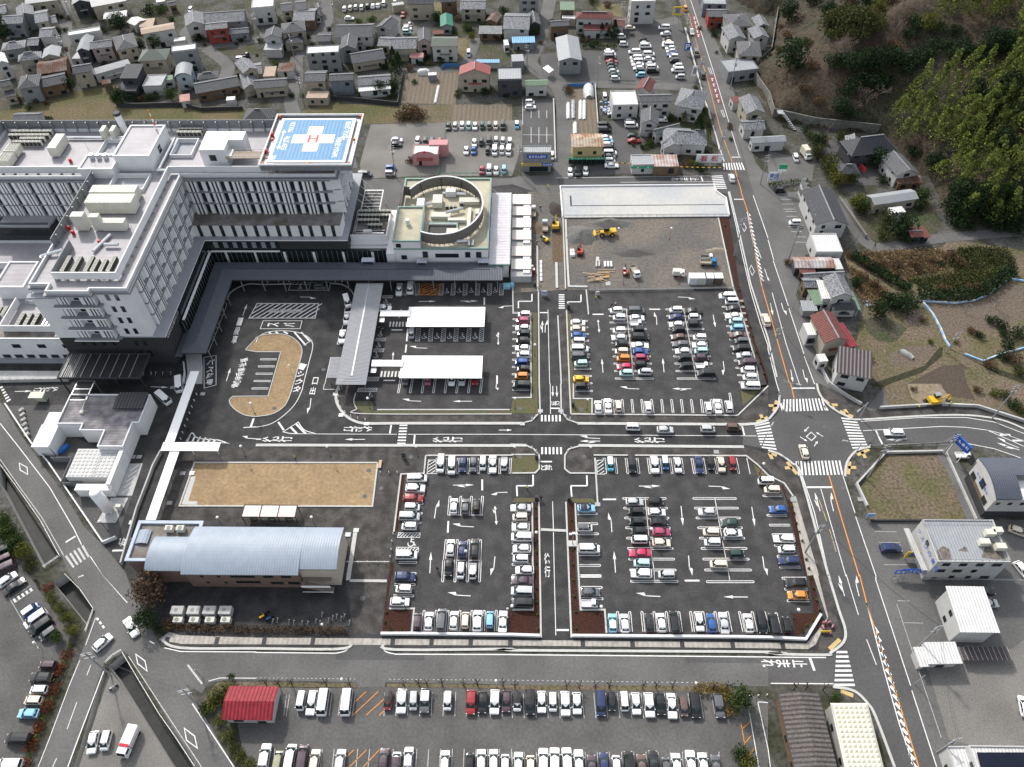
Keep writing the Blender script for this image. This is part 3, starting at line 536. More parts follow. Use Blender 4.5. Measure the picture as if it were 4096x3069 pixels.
for t,x0,y0,x1,y1 in(('A3',1570,150,1610,320),('A3',1725,680,1785,890)):
 for i in range(5):u=i/4.5;x=x0+(x1-x0)*u;y=y0+(y1-y0)*u;line(f"{t} {x-8:.0f},{y:.0f} {x+14:.0f},{y:.0f}",.4);line(f"{t} {x:.0f},{y+6:.0f} {x+6:.0f},{y+22:.0f}",.35)
line("D1 1420,628 1560,660 2209,664 D2 0,668 690,675",.2);PW.strip([up(p)for p in arc('',pp("D2 690,675 770,655 820,610"),6)],.2);PW.strip([up(p)for p in arc('',pp("D2 1082,610 1120,660 1200,682"),6)],.2);line("D2 1200,683 2209,686 D3 0,687 2209,707 D4 0,708 500,712",.22)
line("D4 25,935 565,938",.2);line("D4 360,715 400,825",.5)
dash("D2 0,887 880,897",24,.4,.12,PWO);dash("D2 1150,900 2209,907",28,.4,.12,PWO);dash("D3 0,908 1720,930",40,.4,.12,PWO);line("D1 1800,915 1900,888 2209,890",.15)
line("C1 0,340 170,555 430,895 640,1255 705,1390",.18);line("C1 780,1490 890,1657 D1 885,0 1100,240",.18);line("C1 0,650 170,890 360,1150 550,1480",.15,PWO);line("D1 1660,1110 2020,1657",.2);line("D1 895,830 680,1400 585,1657",.2);line("D1 690,735 600,950 420,1430 330,1657",.14);line("D1 1110,700 1740,1657",.14,PWO)
line("D1 785,775 750,865",.14);line("D1 665,1095 580,1330",.14);line("D1 490,1580 455,1657",.14)
line("D1 825,370 740,605",.14);dash("D1 835,370 910,470",3,.6,.4);line("D1 1290,570 1335,592",.25);zebra("C1 560,1490 720,1390 775,1490 630,1590",5,PWO);line("D1 675,20 725,0",.3,PWO);line("D1 1620,775 1745,940",.35,PWO)
zebra("C1 0,30 60,160 95,140 20,20",6)
for x,b in((265,240),(290,262),(370,360),(485,478),(600,595),(655,632),(735,708),(858,830)):line(f"D2 {x},1030 {b},1215",.1,PWO)
for i in range(12):x=1112+i*102;line(f"D2 {x},1010 {x-8},1218",.13,PWO)if x<2209 else None
for i in range(18):x=-5+i*101.5;line(f"D3 {x:.0f},1020 {x+8+i*1.6:.0f},1235",.13,PWO)
for i in range(22):x=165+i*102;line(f"D2 {x},1500 {x-20+i*.8},1657",.12,PWO)if x<2209 else None
for i in range(18):x=i*105;line(f"D3 {x},1525 {x+6},1657",.12,PWO)
for s in("D2 950,1005 850,1100","D2 1055,1005 835,1210","D2 1110,1065 950,1210","D2 1110,1165 1065,1210","D2 845,1508 780,1570","D2 955,1508 805,1657","D2 1065,1508 925,1657"):line(s,.14,POR)
for s in("D4 1115,222 1220,225","D4 1172,412 1340,415","C4 915,1275 1110,1277","C4 955,1368 1140,1370","C4 1000,1562 1210,1562","D4 1110,250 1230,610 1290,800 1495,1405","D1 70,180 110,245 335,635","D1 95,205 265,90","D1 130,240 290,130","D1 300,555 335,520"):line(s,.1,PWO)
zebra("D1 95,215 280,110 255,95 85,200",4)if 0 else zebra("D1 110,210 270,110 285,135 130,240",5)
line("D3 2045,1175 2130,1657",.16);line("D3 2120,1095 2209,1100",.16);line("D3 2120,1095 2209,1500 D4 20,1657",.16)
for s in("D3 1975,1270 2030,1600","D3 1985,1330 2060,1260","D3 2010,1450 2070,1380","D3 2040,1570 2090,1490","D4 80,1070 150,1420"):line(s,.12,POR)
for x in(165,232,300):line(f"A3 {x},955 {x},1020",.14);line(f"A3 {x},1100 {x},1235",.14)
line("A3 95,1165 355,1167",.14);line("A3 95,950 210,952",.14);line("A3 92,860 92,1080",.14)
for i in range(7):y=[20,65,106,150,170,212,300][i];line(f"B4 {90+i*14},{y} {190+i*13},{y}",.12)
for y,x in((345,200),(390,230),(435,235)):line(f"B4 {x},{y} {x+95},{y}",.12)
for y in(640,670,700,730):line(f"A3 1205,{y} 1280,{y}",.1,PWO)
for s in("C4 5,188 85,190","C4 75,145 50,240","C4 490,140 570,215","C4 515,180 600,182","C4 620,235 735,285","C4 660,220 690,265","C4 5,590 75,620","C4 10,595 35,650","C4 165,675 250,780","C4 145,725 210,725","C4 705,670 690,780","C4 690,722 760,722","C4 770,615 870,565","C4 810,585 840,640","D4 530,640 620,555","D4 625,1000 735,1040","C3 2110,330 2209,290","C3 2145,265 2165,310"):line(s,.8,PYE)
for s in("C4 440,1000 510,1195","C4 530,1255 590,1460"):dash(s,2,.9,.14,PYE)
def kerb(s,w=.3,h=.14):KB.strip([up(p,.04)for p in(pp(s)if isinstance(s,str)else s)],w,h=h)
for s in("C2 950,345 1230,342 2209,342 C3 80,342","C2 0,530 2209,535 C3 0,530 125,533","C3 575,533 2000,545","C3 565,343 2000,352 2110,345 2209,310"):kerb(s,.75,.12)
for s in("C3 80,342 170,320 225,262","C3 440,255 480,310 565,340","C3 125,533 190,565 235,620 235,735 200,770 0,772","C3 575,540 490,565 455,620 455,735 500,772 715,772","B3 228,860 235,1657","B3 395,1070 425,1657","C3 243,262 235,0","C3 425,262 420,0","B3 470,1025 495,1657 C3 508,262","C3 508,262 1940,275","C3 465,1020 D3 512,540","C3 232,1020 D3 250,540","C2 1045,225 2190,225","C3 165,10 165,120 0,122","B3 160,1045 165,1657","C3 530,0 530,130 690,130 690,255","C3 705,617 2020,622 2120,700 2209,790 C4 140,860 215,970","C3 545,1035 575,1657 D3 592,300 800,300 815,500","C3 175,1030 D3 182,300 0,300","D2 2160,290 2180,290","D2 1150,290 1365,290 1345,495","C2 1465,620 2209,618 C3 0,612 220,612","C2 1465,620 1450,775 1252,780 1190,1278","C2 1050,685 1005,1058 C1 1550,1055 1680,680 C2 1050,682","C3 715,640 740,1045","B3 640,845 660,1060","B3 5,780 10,1055","B3 1780,225 1910,835 1935,900 2100,1460 2130,1657","C3 2209,20 1945,275","C2 860,150 2180,0")[:-1]:kerb(s,.35)
kerb([Vector((p.x,p.y,.04))for p in ISL+[ISL[0]]],.22)
for s in("B2 1100,1000 1110,990",):pass
kerb(arc('',pp("B1 1960,930 1990,870 2070,820 2160,795 B2 60,800 300,795"),6),.35);kerb(arc('',pp("B2 640,790 740,800 810,840 845,890"),6),.35);kerb(arc('',pp("C2 715,15 690,100 710,190 780,280 870,330 950,345"),6),.7,.12);kerb(arc('',pp("C2 862,80 845,150 870,215 930,260 2209,262"),6),.25)
for s in("C4 100,100 85,200 20,290 0,305","C4 420,0 450,100 560,215 700,290 790,310 1300,280 1700,272 2000,310 2209,390","C4 0,575 100,610 210,690 280,790 520,1657","C4 665,800 680,680 760,580 880,545","D4 520,0 610,300 665,470 650,580 540,670 490,690 0,680 D3 2209,665 0,650 D2 2209,640 1200,645 1100,600","D2 830,600 700,640 0,635 D1 1560,630 1400,560","D4 560,965 740,1000 860,1110 930,1230 1090,1657"):kerb(arc('',pp(s),4),.5)
for s in("A3 1490,240 1640,790 1830,1400","B3 1875,0 1960,350 2060,800 2209,1270 B4 75,1600"):kerb(s,.4)
# ---------------------------------------------------------------- cars
import re
CARCOL={'W':("white",(.80,.80,.80)),'S':("silver",(.48,.49,.50)),'G':("grey",(.10,.105,.115)),'K':("black",(.012,.012,.014)),'B':("blue",(.022,.09,.30)),'N':("navy",(.016,.03,.10)),'R':("red",(.27,.02,.025)),'M':("magenta",(.50,.02,.085)),'P':("wine pink",(.36,.05,.12)),'O':("orange",(.60,.23,.04)),'Y':("yellow",(.80,.45,.02)),'L':("light blue",(.24,.50,.68)),'T':("mint",(.42,.60,.60)),'C':("cream",(.72,.63,.52)),'Z':("brown",(.12,.075,.06)),'D':("dark green",(.02,.05,.045)),'V':("plum",(.075,.045,.06)),'Q':("turquoise",(.08,.55,.66)),'E':("khaki",(.30,.30,.20))}
CPAINT={k:mat(v[0].replace(' ','_')+"_car_paint",v[1],.28,n=0,spec=.5,coat=.6)for k,v in CARCOL.items()}
m_glass=mat("car_glass",(.016,.026,.026),.08,n=0,spec=.32)
m_tyre=mat("tyre_rubber",(.012,.012,.012),.9,n=0);m_hub=mat("wheel_hub",(.35,.35,.36),.4,metal=.6,n=0)
m_lamp=mat("headlamp",(.75,.77,.78),.15,n=0);m_tail=mat("tail_lamp",(.42,.015,.012),.3,n=0);m_trim=mat("dark_trim",(.02,.02,.02),.6,n=0)
m_metal=mat("grey_metal",(.32,.33,.34),.5,metal=.4,n=.05)
CT={'k':("minicar",3.39,1.47,1.74,.98,1.02,1.30,.62,-1.50,-1.63,.98),'h':("hatchback",3.95,1.69,1.52,.90,.96,1.08,.12,-1.30,-1.80,.97),'s':("sedan",4.62,1.76,1.44,.88,.93,1.08,.12,-.85,-1.55,1.0),'w':("estate car",4.55,1.74,1.52,.90,.96,1.15,.2,-1.75,-2.12,.98),'m':("minivan",4.68,1.74,1.86,1.05,1.08,1.74,.82,-2.05,-2.26,1.05),'u':("SUV",4.45,1.82,1.68,1.02,1.07,1.2,.3,-1.60,-2.02,1.08),'b':("boxy van",3.39,1.47,1.90,1.0,1.03,1.58,1.12,-1.60,-1.66,1.0),'v':("big van",4.85,1.86,2.02,1.1,1.12,2.25,1.70,-2.30,-2.38,1.1),'t':("small pickup truck",3.39,1.47,1.76,.95,1.0,1.62,1.15,.42,.36,.6)}
def ring(x,w,zs):
 h=[(w*a,z)for a,z in zs];return[Vector((x,y,z))for y,z in h]+[Vector((x,-y,z))for y,z in h[::-1]]
def car_meshes(k):
 nm,L,Wd,Ht,hz,zb,xw,xr,xe,xt,tz=CT[k];w=Wd/2;wr=w*(.80 if k in 'hsw' else .87);g=wr/w
 lo=lambda zt,f=1:[(.9*f,.22),(f,.42),(f,zt-.13),(.94*f,zt-.03),(.7*f,zt),(0,zt+.02)]
 cabn=lambda zr,b=zb:[(.9,.22),(1,.42),(1,b),(g,zr-.09),(g*.86,zr),(0,zr+.025)]
 F=L/2;nz=hz-.16
 if k=='t':st=[ring(F,w,lo(.72,.93)),ring(F-.1,w,lo(.86)),ring(xw,w,lo(hz)),ring(xr,w,cabn(Ht-.03)),ring(xe,w,cabn(Ht)),ring(xt,w,cabn(Ht-.06))]
 else:st=[ring(F,w,lo(nz-.12,.86)),ring(F-.10,w,lo(nz,.95)),ring((F+xw)/2,w,lo(hz-.05)),ring(xw,w,lo(hz)),ring(xr,w,cabn(Ht-.03)),ring((xr+xe)/2,w,cabn(Ht)),ring(xe,w,cabn(Ht-.05)),ring(xt,w,lo(tz,.98)),ring(-F+.06,w,lo(tz-.06 if k=='s' else tz-.03,.95)),ring(-F,w,lo(tz-.25,.9))]
 mb=MB();n=len(st[0]);fs=[]
 for r in st:mb.v+=r
 for i in range(len(st)-1):
  for j in range(n-1):
   roof=st[i][3].z>zb+.3 and st[i+1][3].z>zb+.3 and 3<=j<=n-5
   mb.f.append((i*n+j,i*n+j+1,(i+1)*n+j+1,(i+1)*n+j));mb.m.append(1 if roof else 0)
  mb.f.append((i*n+n-1,i*n,(i+1)*n,(i+1)*n+n-1));mb.m.append(0)
 mb.f+=[tuple(range(n))[::-1],tuple((len(st)-1)*n+q for q in range(n))];mb.m+=[0,0]
 for s in(1,-1):mb.box(xw-.32,xw-.18,s*(w+.02)-.02,s*(w+.02)+.14 if s>0 else s*(w+.02)+.02,zb-.02,zb+.12)if s>0 else mb.box(xw-.32,xw-.18,-w-.16,-w,zb-.02,zb+.12)
 if k=='t':
  mb.box(-F,.32,-w,w,.45,.62);mb.box(-F,.30,w-.05,w,.62,.92);mb.box(-F,.30,-w,-w+.05,.62,.92);mb.box(-F,-F+.05,-w+.05,w-.05,.62,.92);mb.box(.25,.30,-w+.05,w-.05,.62,1.0)
 sg=MB();e=.014
 a0,a1=Vector((xw,w*.90,hz+.02)),Vector((xr,wr*.93,Ht-.05));ws=MB()
 up_=Vector(((Ht-hz),0,(xw-xr))).normalized()*e
 q=[a0.lerp(a1,.03),a0.lerp(a1,.97)]
 ws.poly([q[0]+up_,q[1]+up_,Vector((q[1].x,-q[1].y,q[1].z))+up_,Vector((q[0].x,-q[0].y,q[0].z))+up_][::-1])
 def sidey(z):return w+(wr-w)*(z-zb)/(Ht-.09-zb)+e
 z0,z1=zb+.05,Ht-.15;bl=xt if k!='t' else xt+.1
 xs=[(xw-.28,xr-.1)];mid=(xr+xe)/2
 for s in(1,-1):
  P4=[(xw-.22,z0),(bl+.22,z0),(xe+.12,z1),(xr-.06,z1)]
  for(xa,xb,xc,xd)in((xw-.22,mid+.04,mid+.04,xr-.06),(mid-.04,bl+.22,xe+.10,mid-.04)):
   pts=[Vector((xa,s*sidey(z0),z0)),Vector((xb,s*sidey(z0),z0)),Vector((xc,s*sidey(z1),z1)),Vector((xd,s*sidey(z1),z1))]
   sg.poly(pts if s<0 else pts[::-1])
 if k!='t':
  b0,b1=Vector((xt,w*.80,tz+.03)),Vector((xe,wr*.82,Ht-.08));ur=Vector((-(Ht-tz),0,(xe-xt))).normalized()*e
  q=[b0.lerp(b1,.12),b0.lerp(b1,.92)]
  sg.poly([q[0]+ur,q[1]+ur,Vector((q[1].x,-q[1].y,q[1].z))+ur,Vector((q[0].x,-q[0].y,q[0].z))+ur])
 wh=MB();wh.tube((0,-.09,0),(0,.09,0),.30,n=10);wh.tube((0,-.1,0),(0,-.091,0),.17,n=8,mi=1);wh.tube((0,.091,0),(0,.1,0),.17,n=8,mi=1)
 hl=MB();hl.hexa([Vector((F-.2,-.17,nz-.16)),Vector((F-.02,-.15,nz-.16)),Vector((F-.05,.13,nz-.16)),Vector((F-.22,.15,nz-.16))],.15)
 tl=MB();tl.box(-.03,.03,-.1,.1,tz-.32,tz-.1)
 rk=MB()
 return dict(body=mb,windscreen=ws,side_window=sg,wheel=wh,headlight=hl,tail_light=tl)
def as_mesh(nm,mb,ms):
 o=mb.build(nm,ms,local=True);me=o.data;bpy.data.objects.remove(o);return me
CM={}
def car_data(k):
 if k not in CM:
  d=car_meshes(k);CM[k]=(d,{p:as_mesh(p,d[p],{'body':[CPAINT['W'],CPAINT['W']],'wheel':[m_tyre,m_hub],'windscreen':m_glass,'side_window':m_glass,'headlight':m_lamp,'tail_light':m_tail}[p])for p in d})
 return CM[k]
def wheel_pos(k):
 L,Wd=CT[k][1:3];f=L/2-.68;r=-L/2+.65;y=Wd/2-.1
 return[(f,y),(f,-y),(r,y),(r,-y)]
CARS=[]
ORD="first second third fourth fifth sixth seventh eighth ninth tenth eleventh twelfth thirteenth fourteenth fifteenth sixteenth seventeenth eighteenth nineteenth twentieth".split()
RX=re.compile(r"(-?\d+),(-?\d+)([khsmuwbvt])([A-Z])([A-Z]?)([lrud]|@-?\d+;-?\d+)")
DIRS={'l':math.pi,'r':0,'u':math.pi/2,'d':-math.pi/2}
def carrow(group,where,end,s):
 t=None;k=0
 for w in s.split():
  mt=RX.fullmatch(w)
  if not mt:t=w;assert len(w)==2,w;continue
  x,y,ty,c,rc,dr=mt.groups();x=float(x);y=float(y);p=P(t,x,y,.85);p.z=.04
  if dr[0]=='@':dx,dy=map(float,dr[1:].split(';'));q=P(t,x+dx,y+dy,.85)-p;a=math.atan2(q.y,q.x)
  else:a=DIRS[dr]+random.uniform(-.025,.025)
  nm=CT[ty][0];cn=(f"{CARCOL[rc][0]}-roofed " if rc else "")+f"{CARCOL[c][0]} {nm}"
  lab=f"{cn}, {ORD[k]} from {end} {where}" if end else f"{cn} {where}"
  CARS.append((p,a,ty,c,rc or c,lab,group));k+=1
L_,T_="the left in","the top of"
carrow("cars in the upper left lot","the lane-side column, upper left lot",T_,"B3 105,1057kWl 90,1110kPl 93,1170hWl 100,1222kKl 90,1283kKl 92,1345hWl 98,1405kWl 80,1470kBl 98,1528kKl 80,1588kOl C3 82,8mKl")
carrow("cars in the upper right lot","the left column, upper right lot",T_,"B3 570,1125hWr 570,1180hCr 575,1235hBr 572,1290bWl 583,1352mWr 588,1415mGr 595,1480kTl 597,1612hYr C3 605,20kKr")
carrow("cars in the upper right lot","the second column, upper right lot",T_,"B3 900,1022kWl 925,1082kWl 925,1195kWl 925,1255hWl 945,1312kKl 945,1375kCl 960,1435kOl 970,1505hMl 985,1562kTl")
carrow("cars in the upper right lot","the third column, upper right lot",T_,"B3 1070,1022mGr 1080,1085hWr 1075,1135tWr 1085,1190kKl 1105,1250mKr 1105,1322sWr 1110,1375hBr 1120,1430kPr 1118,1490kKr 1145,1552kSl")
carrow("cars in the upper right lot","the fourth column, upper right lot",T_,"B3 1415,1017kWl 1412,1078hNl 1420,1142hWl 1438,1188kKl 1435,1250hZl 1455,1310wGl 1475,1372hWl 1488,1430kKl 1500,1500kKl")
carrow("cars in the upper right lot","the fifth column, upper right lot",T_,"B3 1568,1025sKr 1578,1080kWr 1575,1140kKr 1620,1255kWl 1620,1320hWl 1630,1372kTl 1640,1430kVr 1645,1500tWr 1675,1565mKl")
carrow("cars in the upper right lot","the road-side column, upper right lot",T_,"B3 1860,897mWl 1895,945bWl 1905,1005hKl 1915,1065sWl 1930,1115kTl 1940,1172kLl 1950,1230sZl 1978,1285kGl 1980,1350mKl 2005,1408hSl 2030,1472mVl 2035,1535kWl 2052,1597kWl C3 2060,15mWl")
carrow("cars in the upper right lot","the bottom row, upper right lot",L_,"C3 742,195hWu 828,185sWu 915,185kCu 1172,195kWu 1692,200kWu 1775,190sWu 1868,190kWu")
carrow("cars queueing on the hospital road","the queue on the hospital road",L_,"C3 1045,372bWr 1322,392hSr 1690,388kSr 1912,372kZr")
carrow("cars in the lower left lot","the top row, lower left lot",L_,"C2 1595,685mWd 1690,700mWd 1785,692hNd 1875,690hGd 1958,685kWd 2043,690sWd 2140,685tWd")
carrow("cars in the lower right lot","the top row, lower right lot",L_,"C3 848,690kQWd 1035,690mKd 1230,695uWd 1320,680kBWd 1430,695hWd 1615,695sNd 1712,685kKd 1805,690hCd 1900,685kRd")
carrow("cars in the lower left lot","the left column, lower left lot",T_,"C2 1388,812mWr 1375,900uWr 1355,983wRr 1348,1062kWr 1322,1142mSr 1322,1228kWl 1297,1475mWr D2 1287,12uNr 1275,118kWl 1240,228hWr")
carrow("cars in the lower left lot","the upper middle row, lower left lot",L_,"C2 1708,1050hWu 1808,1055hGu 1903,1048kKu")
carrow("cars in the lower left lot","the central double row's upper half, lower left lot",L_,"C2 1680,1410hWu 1782,1425hNu 1888,1415wKu")if 0 else carrow("cars in the lower left lot","the central upper row, lower left lot",L_,"C2 1680,1410hWu 1782,1425hNu 1888,1415wKu")
carrow("cars in the lower left lot","the central lower row, lower left lot",L_,"C2 1662,1580hKd 1768,1610kWd 1870,1612tWd")
carrow("cars in the lower left lot","the lane-side column, lower left lot",T_,"C3 75,1068sSl 70,1148kCl 75,1235hWl 85,1320mWl 85,1418hWl 75,1507kWl 110,1605hWl D3 85,45sVl 88,138mSl 88,238mKl")
carrow("cars in the lower left lot","the bottom row, lower left lot",L_,"D2 1393,395kVu 1493,395hWu 1600,385mGu 1707,388hWu 1807,385kCu 1912,392uWu 2018,380kLu 2130,398sWu")
carrow("cars in the lower right lot","the left column, lower right lot",T_,"C3 642,1070hLKr 628,1240kWGr 665,1420mWr D3 678,145hGr 670,243tWr")
carrow("cars in the lower right lot","the second column, lower right lot",T_,"C3 1058,1015hSr 1065,1100kKl 1075,1190kKl 1090,1270kKl 1098,1345bWl 1103,1455sMl 1120,1545kTl 1117,1635uWl")
carrow("cars in the lower right lot","the third column, lower right lot",T_,"C3 1240,1015kKr 1250,1105hWr 1268,1190hKr 1290,1275hPr 1290,1368hCr 1333,1643kSl")
carrow("cars in the lower right lot","the fourth column, lower right lot",T_,"C3 1685,1102hSl 1718,1278kCl 1730,1365kWl 1780,1555kCl")
carrow("cars in the lower right lot","the fifth column, lower right lot",T_,"C3 1878,1195hDl 1908,1285hWr 1938,1465kDr")
carrow("cars in the lower right lot","the road-side column, lower right lot",T_,"C4 -20,837bWl 35,912kCl 88,1080hBl 140,1333wWl 160,1428kWl 180,1523wNl D4 238,65uKl 255,170hOl")
carrow("cars in the lower right lot","the bottom row, lower right lot",L_,"D3 867,410hLWu 972,412hWu 1185,410hKu 1288,405hWu 1400,405mKu 1615,395hWd 1720,410hBu 1828,410sSu 2040,410hWu 2150,405mKd D4 50,425mKu 160,428kKu")
carrow("cars in the old car park","the upper row, old car park","the left of","D2 390,1085bWd 480,1098wWd 578,1098vWd 780,1098vWd 1140,1080kRKd 1258,1085uWd 1360,1082kSd 1458,1080uGWd 1655,1082kWd 1855,1095uRd 1955,1095hKd 2060,1092uWd 2160,1085hVd D3 45,1090kWKd 157,1092mKd 255,1090hWd 352,1092kWd 460,1105uWd 560,1102hWd")
carrow("cars in the old car park","the upper row's right half, old car park","the left of","D3 765,1103mNd 860,1090kKd 968,1090bWd 1070,1105hWd 1183,1118uWd 1282,1110hKd 1380,1125sWd 1480,1135kZd 1578,1120mKd 1785,1125uGd")
carrow("cars in the old car park","the bottom edge row, left half","the left of","D2 75,1565uWu 190,1600kEu 295,1575mWu 400,1580mVu 505,1600hCu 725,1600hWu 1100,1590hVu 1210,1610kWVu 1315,1580hWu 1630,1610hWu 1845,1620kKu 1943,1600hWu 2050,1600hWu 2150,1630kWu")
carrow("cars in the old car park","the bottom edge row, right half","the left of","D3 55,1625hWu 160,1640kCu 270,1605uWu 368,1600uWu 475,1600uWu 578,1620sWu 688,1650hVu 795,1630hNu 900,1640kWu 1010,1640mKu 1118,1645hZu 1222,1630sKu 1330,1660kGu 1420,1635hWu 1545,1625sWu 1650,1630hWu 1760,1650hGu")
carrow("cars in the left edge car park","the slanted row at the left edge",T_.replace("of","of"),"C1 15,1440kK@-30;14 35,1510kV@-35;16 35,1588mV@-35;16 D1 62,35hW@35;-25 120,95sK@35;-25 265,300kBW@35;-25 308,375mW@-35;25 352,440mK@-35;25 415,505kG@-35;25")
carrow("cars in the left edge car park","the column beside the red hedge",T_,"D1 412,775kVl 358,882uKl 335,990kWl 288,1080kCl 243,1192hLl 160,1408mKl 85,1630mWl")
carrow("vehicles by the canal","the triangular gravel yard","the left in","D1 800,1440hW@-9;45 915,1425kW@-12;45")
carrow("cars on the west road","on the diagonal west road junction","","D1 1130,445sW@55;95 883,578hW@70;-62")
carrow("vans on the service road","on the service road beside the long white canopy","","C1 1410,122vW@75;65");carrow("vans on the service road","stopped under the hospital's dark corner","","C1 1545,5vW@4;60")
carrow("taxis on the forecourt","the taxi rank on the forecourt",T_,"B2 785,940mW@18;60 785,1085sW@-6;60 745,1245sW@-6;60")
carrow("cars at the hospital entrance","in the shaded wheelchair bay on the forecourt","","B2 555,812kGr");carrow("cars at the hospital entrance","the bays under the long grey canopy","the left in","B2 1235,838sWd 1335,822vWd")
carrow("cars at the hospital entrance","beside the grey walkway roof","","B2 1100,1003uWr");carrow("cars at the hospital entrance","below the upper white carport","","B2 1345,1215bSd")
carrow("cars under the carports","under the lower white carport's front edge","the left,","B2 1292,1615kGd 1485,1615kPd 1690,1612hWd 1778,1610hSd 1890,1605hRd")
carrow("cars under the carports","behind the lower white carport","the left,","B2 1325,1475kWu 1515,1475kKu 1705,1462hWu 1805,1470hWu 1897,1470kRu");carrow("cars under the carports","behind the upper white carport","the left,","B2 1615,1050kWu 1725,1042hWu 1940,1045mWu")
carrow("cars at the junction","crossing the big junction","","C4 312,580hC@-28;-90");carrow("cars at the junction","waiting on the curved side road","","C4 1090,415wWl")
carrow("cars by the right-hand shops","in the forecourt of the shabby flat-roofed block","","C4 1060,1415uNr");carrow("cars by the right-hand shops","under the blue dental sign","","C4 1685,612tWr")
carrow("cars by the right-hand shops","behind the shabby flat-roofed block","the top,","C4 2165,1268hC@55;20 2195,1600hW@40;50");carrow("cars by the right-hand shops","behind the white ribbed building","the top,","D4 1860,130sKr 1905,240hSr");carrow("cars by the right-hand shops","at the right edge of the gravel yard","","D4 2215,1130hW@-12;-60")
carrow("cars along the east road","parked by the long apartment block","","B4 232,262kWl");carrow("cars along the east road","driving past the construction site","","B3 2192,1100uCu");carrow("cars along the east road","at the zebra crossing by the slab","","A3 1897,1530hW@-10;-40")
carrow("cars along the east road","the far end of the east road","the top at","A3 1497,75kOd 1553,278tWu 1592,455mGd 1648,655kKd")
carrow("cars by the temple","beside the cream box truck","","A4 240,1362kWd");carrow("cars by the temple","near the green shop sign","","A4 105,1640kKr")
carrow("cars in the town","the two-tone clinic's car park","the top of","A3 155,880kWr 160,920hWr 42,1078kLWd 345,1345kWd");carrow("cars in the town","outside the white flat-roofed building","","A3 800,838bWd")
carrow("cars in the shop car park","the left column, shop car park",T_,"A3 795,1080mKr 798,1118mKr 815,1185hWr 825,1215hLr 828,1250kWr 838,1278mKr 845,1318mWr 845,1348hGr 848,1385kWr 860,1425sWr");carrow("cars in the shop car park","the right column, shop car park",T_,"A3 1018,1045hSr 1030,1078mWr 1048,1170hDr 1055,1210sRr")
carrow("cars in the shop car park","the front of the rusty-roofed shop",L_,"A3 502,1482hWd 568,1480uKd 635,1470hWd");carrow("cars in the shop car park","by the tiled storehouse","","A3 1300,1033tWr")
carrow("cars in the gravel car park","the far row, gravel car park",L_,"A2 1660,1090hKd 1718,1090kSd 1778,1085kWd 1835,1085kTd 1890,1085hWd 1952,1085kDd 2013,1085kGd 2068,1085kCd 2130,1080mKd")
carrow("cars in the gravel car park","the second row, gravel car park",L_,"A2 1885,1230hWd 1945,1225kKd 2010,1218mKd 2072,1215kSd 2130,1220kSd 2190,1225kWd");carrow("cars in the gravel car park","the third row, gravel car park",L_,"A2 1815,1295hWd 1878,1295hBd 2000,1300kKd 2060,1298mWd 2122,1298kWd 2180,1298mWd")
carrow("cars in the gravel car park","the near row, gravel car park",L_,"A2 1950,1465hRd 2012,1465mSd 2072,1468hWd 2140,1465kLd");carrow("cars by the pink clinic","the gravel lot left of the pink clinic",T_,"A2 1215,1205hWr 1210,1245hKr 1165,1450kBr 1158,1495kSr 940,1502mGr")
carrow("cars by the pink clinic","the row behind the pink clinic",L_,"A2 1395,1215kWd 1460,1220kKd 1520,1220kKd 1585,1220hRd")
FAR="in the far town car park"
for s in("A3 1312,235mWl 1325,287hWl 1340,338hKl 1342,362hCl 1345,388mWl 1367,412hWl 1375,440hSl 1380,468hBl 1395,487kWl 1400,522kKl 1430,568kWl 1430,602mWl 1452,662kSl","A3 1058,445mWl 1070,498mWl 1078,528mWl 1085,553sWl 1090,585hWl 1105,612kKl 1110,645kLl","A3 1140,342hKr 1150,372hSr 1152,395mWr 1180,465mWr 1185,505hWr 1200,550hSr 1212,580mWr 1215,610mKr","A3 945,312kWr 952,345kKr 965,378kWr 840,440hWr 845,467mWr 848,492mGr 862,527sRr 865,555hKr 870,585hDr 880,612hSr 888,643hDr 892,675kWr 1022,235hCr","A2 805,155hWr 1268,125hRd 1310,215tWr 1305,243hWr 1300,275kTr 1835,460bWd","A2 765,75kWu 815,68kCu 862,62kSu 912,62kWu 962,52kKu 1010,47hWu 1055,42hWu 1103,28kWu 1200,15kWu 1245,5kWu","A1 2075,508kWr 2115,475tKr 1645,85kWd 1060,-40kWd"):carrow("far cars",FAR,"the top,",s)
CAMP=Vector((0,0,CH));CARS.sort(key=lambda c:(c[0]-CAMP).length)
NCAR=298
def place_car(c,near):
 p,a,ty,col,rc,lab,grp=c;d,ms=car_data(ty);L,Wd=CT[ty][1:3]
 r=thing({'t':'pickup_truck','v':'van','b':'van','m':'minivan'}.get(ty,'car'),lab,{'t':'truck','v':'van','b':'van'}.get(ty,'car'),p,grp,a)
 def part(n,me,loc=(0,0,0),rz=0):
  o=bpy.data.objects.new(n,me);COL.objects.link(o);o.parent=r;o.location=loc;o.rotation_euler.z=rz;return o
 b=part('body',ms['body'])
 for i,k in((0,col),(1,rc)):b.material_slots[i].link='OBJECT';b.material_slots[i].material=CPAINT[k]
 part('windscreen',ms['windscreen']);part('side_window',ms['side_window'])
 for x,y in wheel_pos(ty):part('wheel',ms['wheel'],(x,y,.30))
 if near:
  for s in(1,-1):part('headlight',ms['headlight'],(0,s*(Wd/2-.24),0),0)
  for s in(1,-1):part('tail_light',ms['tail_light'],(-L/2+.02,s*(Wd/2-.16),0))
 return r
_labs={}
for i,c in enumerate(CARS[:NCAR]):place_car(c,(c[0]-CAMP).length<215)
FM=MB();fm=[CPAINT[k]for k in CARCOL]+[m_glass,m_tyre];ki={k:i for i,k in enumerate(CARCOL)}
